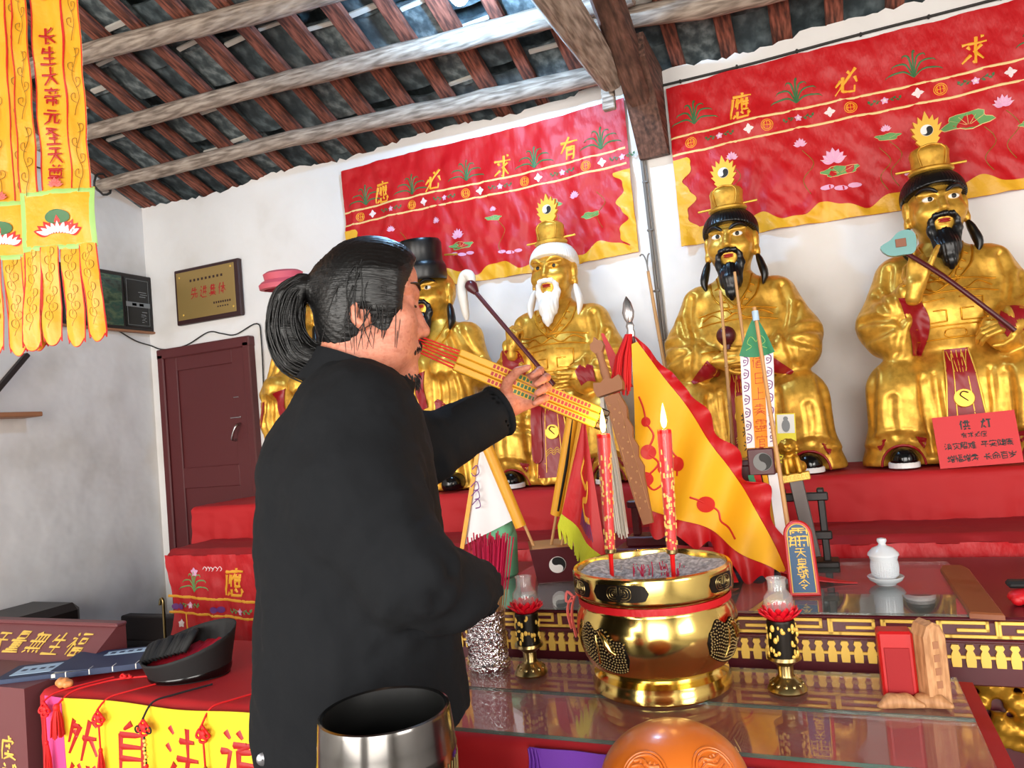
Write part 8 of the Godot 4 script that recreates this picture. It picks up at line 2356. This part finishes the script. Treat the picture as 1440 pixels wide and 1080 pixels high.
	f.egg(V(-0.006, 0.010, 0), V(0.022, 0.012, 0.014), 0.006); f.egg(V(0.012, 0.009, 0.002), V(0.014, 0.010, 0.012), 0.006)
	f.slice(V(0, -1, 0), V(0, 0.0005, 0))
	mb = MB.new(); f.into(mb, func(p: Vector3, n: Vector3) -> Vector3: return n * 0.0015 * sin(p.x * 300.0) * cos(p.z * 260.0))
	tag(put("orange_stone", mb, M.stone_orange), "small translucent orange stone in front of the blue book", "stone").position = V(-1.762, 0.7815, -1.232)
	# chairs and the low bench along the walls
	var c := thing("armless_chair", "dark brown padded chair back behind the donation box by the left wall", "chair", V(-3.255, 0, -1.93))
	put("backrest", mbox(V(0.0, 0.635, -0.12), V(0.32, 0.15, 0.44), 0.03), M.leather_dark, c)
	put("seat", mbox(V(0.0, 0.42, -0.12), V(0.32, 0.09, 0.46), 0.03), M.leather_dark, c)
	for sx in [-0.12, 0.12]:
		for sz in [-0.30, 0.06]:
			put("leg", mbox(V(sx, 0.19, sz), V(0.05, 0.38, 0.05), 0.006), M.dark_wood, c)
			put("upright", mbox(V(sx, 0.51, sz), V(0.03, 0.10, 0.03), 0.004), M.dark_wood, c)
	c = thing("wooden_settee", "low dark wooden settee back standing in the corner left of the door", "settee", V(-3.07, 0, -2.70))
	mb = MB.new(); mb.box(V(0, 0.275, 0), V(0.62, 0.51, 0.06), 0.006); put("back_panel", mb, M.dark_wood, c)
	put("rail", mbox(V(0, 0.40, 0.034), V(0.60, 0.025, 0.012), 0.003), M.leather_dark, c)
	for sx in [-0.28, 0.28]: put("leg", mbox(V(sx, 0.012, 0), V(0.06, 0.024, 0.06), 0.002), M.dark_wood, c)
	c = thing("brass_hook_rod", "thin brass rod with hooked top standing at the left end of the altar skirt", "rod", Vector3.ZERO)
	mb = MB.new(); mb.tube(curve([V(-2.655, 0.0, -2.30), V(-2.652, 0.60, -2.30), V(-2.65, 0.70, -2.30), V(-2.662, 0.715, -2.30), V(-2.67, 0.69, -2.30)], 5), 0.006, 8); put("rod", mb, M.brass_old, c)
	# door in the altar wall
	var dr := Node3D.new()
	dr.name = "door_1"; dr.set_meta("kind", "structure"); add_child(dr)
	dr.position = V(-3.018, 0, -2.992)
	put("leaf", mbox(V(0, 0.93, 0), V(0.56, 1.84, 0.03), 0.003), M.door_paint, dr)
	for q in [[V(0, 1.86, 0.012), V(0.65, 0.055, 0.05)], [V(-0.300, 0.93, 0.012), V(0.045, 1.86, 0.05)], [V(0.300, 0.93, 0.012), V(0.045, 1.86, 0.05)]]: put("door_frame", mbox(q[0], q[1], 0.006), M.door_paint, dr)
	for q in [[1.80, 0.08], [1.18, 0.11], [0.56, 0.11], [0.06, 0.12]]: put("rail", mbox(V(0, q[0], 0.0185), V(0.39, q[1], 0.011), 0.003), M.door_paint, dr)
	for x in [-0.235, 0.235]: put("stile", mbox(V(x, 0.93, 0.019), V(0.085, 1.83, 0.012), 0.004), M.door_paint, dr)
	mb = MB.new(); mb.tube(curve([V(0.225, 1.44, 0.03), V(0.222, 1.43, 0.055), V(0.205, 1.395, 0.06), V(0.192, 1.365, 0.055), V(0.190, 1.358, 0.03)], 4), 0.007, 8); put("door_handle", mb, M.steel, dr)
	mb = MB.new(); mb.box(V(0.20, 1.475, 0.028), V(0.07, 0.006, 0.008), 0.001); mb.box(V(0.21, 1.58, 0.028), V(0.035, 0.005, 0.006), 0.001); put("bolt", mb, M.steel, dr)
	# plaque
	var pq := thing("award_plaque", "gold metal award plaque in dark red frame above the door", "plaque", V(-2.966, 2.152, -2.985))
	pq.rotation.z = -0.005
	put("frame", mbox(V(0, 0, 0.0), V(0.452, 0.300, 0.028), 0.005), M.plaque_frame, pq)
	put("gold_plate", mbox(V(-0.006, 0.003, 0.0145), V(0.405, 0.258, 0.004), 0.001), M.plaque_gold, pq)
	var pp := plane(V(0, 0, 0.0167), V(1, 0, 0), V(0, 1, 0))
	for k in 4:
		mb = MB.new(); glyph(mb, "先进集体"[k], -0.082 + k * 0.064, 0.008, 0.058, pp, 0.11, 0.0008, 0.8, 0.1); put("red_character", mb, M.print_red, pq)
	mb = MB.new()
	for k in 9: mb.box(V(-0.105 + k * 0.027, 0.078, 0.0168), V(0.013, 0.013, 0.001), 0.0)
	for k in 8: mb.box(V(0.05 + k * 0.0155, -0.062, 0.0168), V(0.009, 0.011, 0.001), 0.0)
	for k in 5: mb.box(V(0.075 + k * 0.0165, -0.085, 0.0168), V(0.009, 0.007, 0.001), 0.0)
	put("small_print_lettering", mb, M.plaque_frame, pq)
	for q in [[-0.185, 0.105], [0.175, 0.115], [-0.17, -0.10], [0.18, -0.098]]:
		mb = MB.new(); mb.ball(V(q[0], q[1], 0.017), V(0.006, 0.006, 0.003), 10); put("corner_screw", mb, M.gilt, pq)
	# display board on the left wall
	var bo := thing("display_board", "dark framed display board with photo and black panel on the left wall", "board", V(-3.413, 2.148, -2.735), PI / 2)
	put("frame", mbox(V(0, 0, 0), V(0.56, 0.318, 0.032), 0.005), M.dark_wood, bo)
	put("photo_panel", mbox(V(-0.09, 0.004, 0.0145), V(0.33, 0.270, 0.008), 0.001), M.board_photo, bo)
	put("black_panel", mbox(V(0.170, 0.004, 0.0155), V(0.165, 0.270, 0.008), 0.001), M.board_black, bo)
	put("grey_strip", mbox(V(0.170, -0.008, 0.0200), V(0.150, 0.026, 0.002), 0.0), M.board_grey, bo)
	put("bottom_rail", mbox(V(0, -0.155, 0.012), V(0.56, 0.012, 0.03), 0.003), M.sword_wood, bo)
	mb = MB.new()
	for q in [[0.102, 0.128], [0.102, -0.12]]: mb.box(V(0.170, q[1], 0.0202), V(0.138, 0.0018, 0.001), 0.0)
	for x in [0.102, 0.238]: mb.box(V(x, 0.004, 0.0202), V(0.0018, 0.248, 0.001), 0.0)
	for k in 5: mb.box(V(0.20 + 0.008 * (k % 2), 0.062 - 0.012 * k if k < 3 else -0.035 - 0.014 * k + 0.03, 0.0202), V(0.05 - 0.006 * k, 0.004, 0.001), 0.0)
	for k in 8: mb.box(V(0.205 + 0.010 * sin(k * 2.4), -0.060 - 0.006 * k, 0.0202), V(0.010 + 0.004 * (k % 3), 0.003, 0.001), 0.0)
	put("panel_line_pattern", mb, M.board_grey, bo)
	mb = MB.new()
	for k in 4: mb.box(V(0.145 + (k % 2) * 0.045, -0.008, 0.0212), V(0.026, 0.014, 0.001), 0.0)
	put("dark_lettering", mb, M.board_black, bo)
	# cables, conduit and hook rod
	mb = MB.new(); mb.tube(curve([V(-3.42, 1.99, -2.80), V(-3.42, 1.945, -2.90), V(-3.415, 1.925, -2.985), V(-3.34, 1.895, -2.988), V(-3.238, 1.887, -2.990), V(-3.133, 1.900, -2.990), V(-2.992, 1.945, -2.990), V(-2.90, 1.925, -2.990), V(-2.808, 1.908, -2.990), V(-2.662, 1.946, -2.990), V(-2.640, 1.86, -2.990), V(-2.650, 1.559, -2.990)], 6), 0.0035, 6)
	tag(put("wall_cable", mb, M.cable), "thin black cable drooping over the door from the display board", "cable")
	mb = MB.new(); mb.tube(curve([V(-0.56, 2.628, -2.985), V(-0.41, 2.626, -2.990), V(-0.136, 2.623, -2.991), V(0.215, 2.627, -2.991), V(0.64, 2.626, -2.991), V(1.3, 2.63, -2.991)], 6), 0.005, 6)
	for x in [-0.42, -0.2, 0.02, 0.24, 0.46, 0.68]: mb.box(V(x, 2.625, -2.989), V(0.008, 0.014, 0.012), 0.002)
	tag(put("top_cable", mb, M.cable), "grey cable clipped along the wall above the right red banner", "cable")
	mb = MB.new(); mb.tube([V(-0.606, 2.42, -2.986), V(-0.6035, 2.30, -2.986), V(-0.592, 1.449, -2.986), V(-0.590, 1.07, -2.986)], 0.007, 8); mb.tube([V(-0.590, 2.40, -2.988), V(-0.577, 1.45, -2.988), V(-0.576, 1.07, -2.988)], 0.004, 6)
	for y in [2.25, 2.05, 1.8, 1.6, 1.4]: mb.box(V(-0.598, y, -2.985), V(0.026, 0.008, 0.014), 0.002)
	tag(put("wall_conduit", mb, M.conduit), "grey twin conduit running down the wall between the two red banners", "conduit")
	var hr := thing("hooked_rod", "thin bamboo rod with wire fork top leaning between the banners", "rod", Vector3.ZERO)
	mb = MB.new(); mb.tube([V(-0.545, 1.07, -2.90), V(-0.604, 1.70, -2.95), V(-0.618, 1.88, -2.955)], [0.009, 0.0075, 0.006], 8); put("rod", mb, M.bamboo, hr)
	mb = MB.new(); mb.tube(curve([V(-0.616, 1.86, -2.952), V(-0.62, 1.92, -2.952), V(-0.632, 1.95, -2.952), V(-0.645, 1.945, -2.952)], 4), 0.003, 6); mb.tube(curve([V(-0.618, 1.90, -2.952), V(-0.612, 1.94, -2.952), V(-0.604, 1.95, -2.952)], 4), 0.003, 6); put("wire_fork", mb, M.conduit, hr)
	# ledge with a small frame on the left wall
	var lg := thing("wall_ledge", "small wooden ledge with slanting dark brace high on the left wall", "ledge", V(-3.42, 0, 0))
	put("ledge_board", mbox(V(0.05, 1.553, -2.02), V(0.13, 0.022, 0.52), 0.004), M.sword_wood, lg)
	mb = MB.new(); mb.box(Vector3.ZERO, V(0.03, 0.022, 0.36), 0.004, Transform3D(Basis(V(1, 0, 0), 0.86), V(0.04, 1.70, -2.155))); put("brace", mb, M.dark_wood, lg)
	# looped wire at the end of the lowest purlin
	mb = MB.new()
	var lp := []
	for k in 16: lp.append(V(-3.37 + 0.006 * sin(k * 2.0), 2.755 + sin(TAU * k / 16) * 0.055, -2.715 + cos(TAU * k / 16) * 0.05))
	mb.tube(lp, 0.006, 6, true)
	mb.tube(curve([V(-3.40, 2.76, -2.64), V(-3.40, 2.755, -2.45), V(-3.41, 2.77, -2.2)], 5), 0.004, 6)
	tag(put("wire_loop", mb, M.cable), "coil of black wire round the purlin end in the left corner", "wire")

func build_all() -> void:
	build_cloths()
	build_statues()
	build_man()
	build_altar()
	build_left()
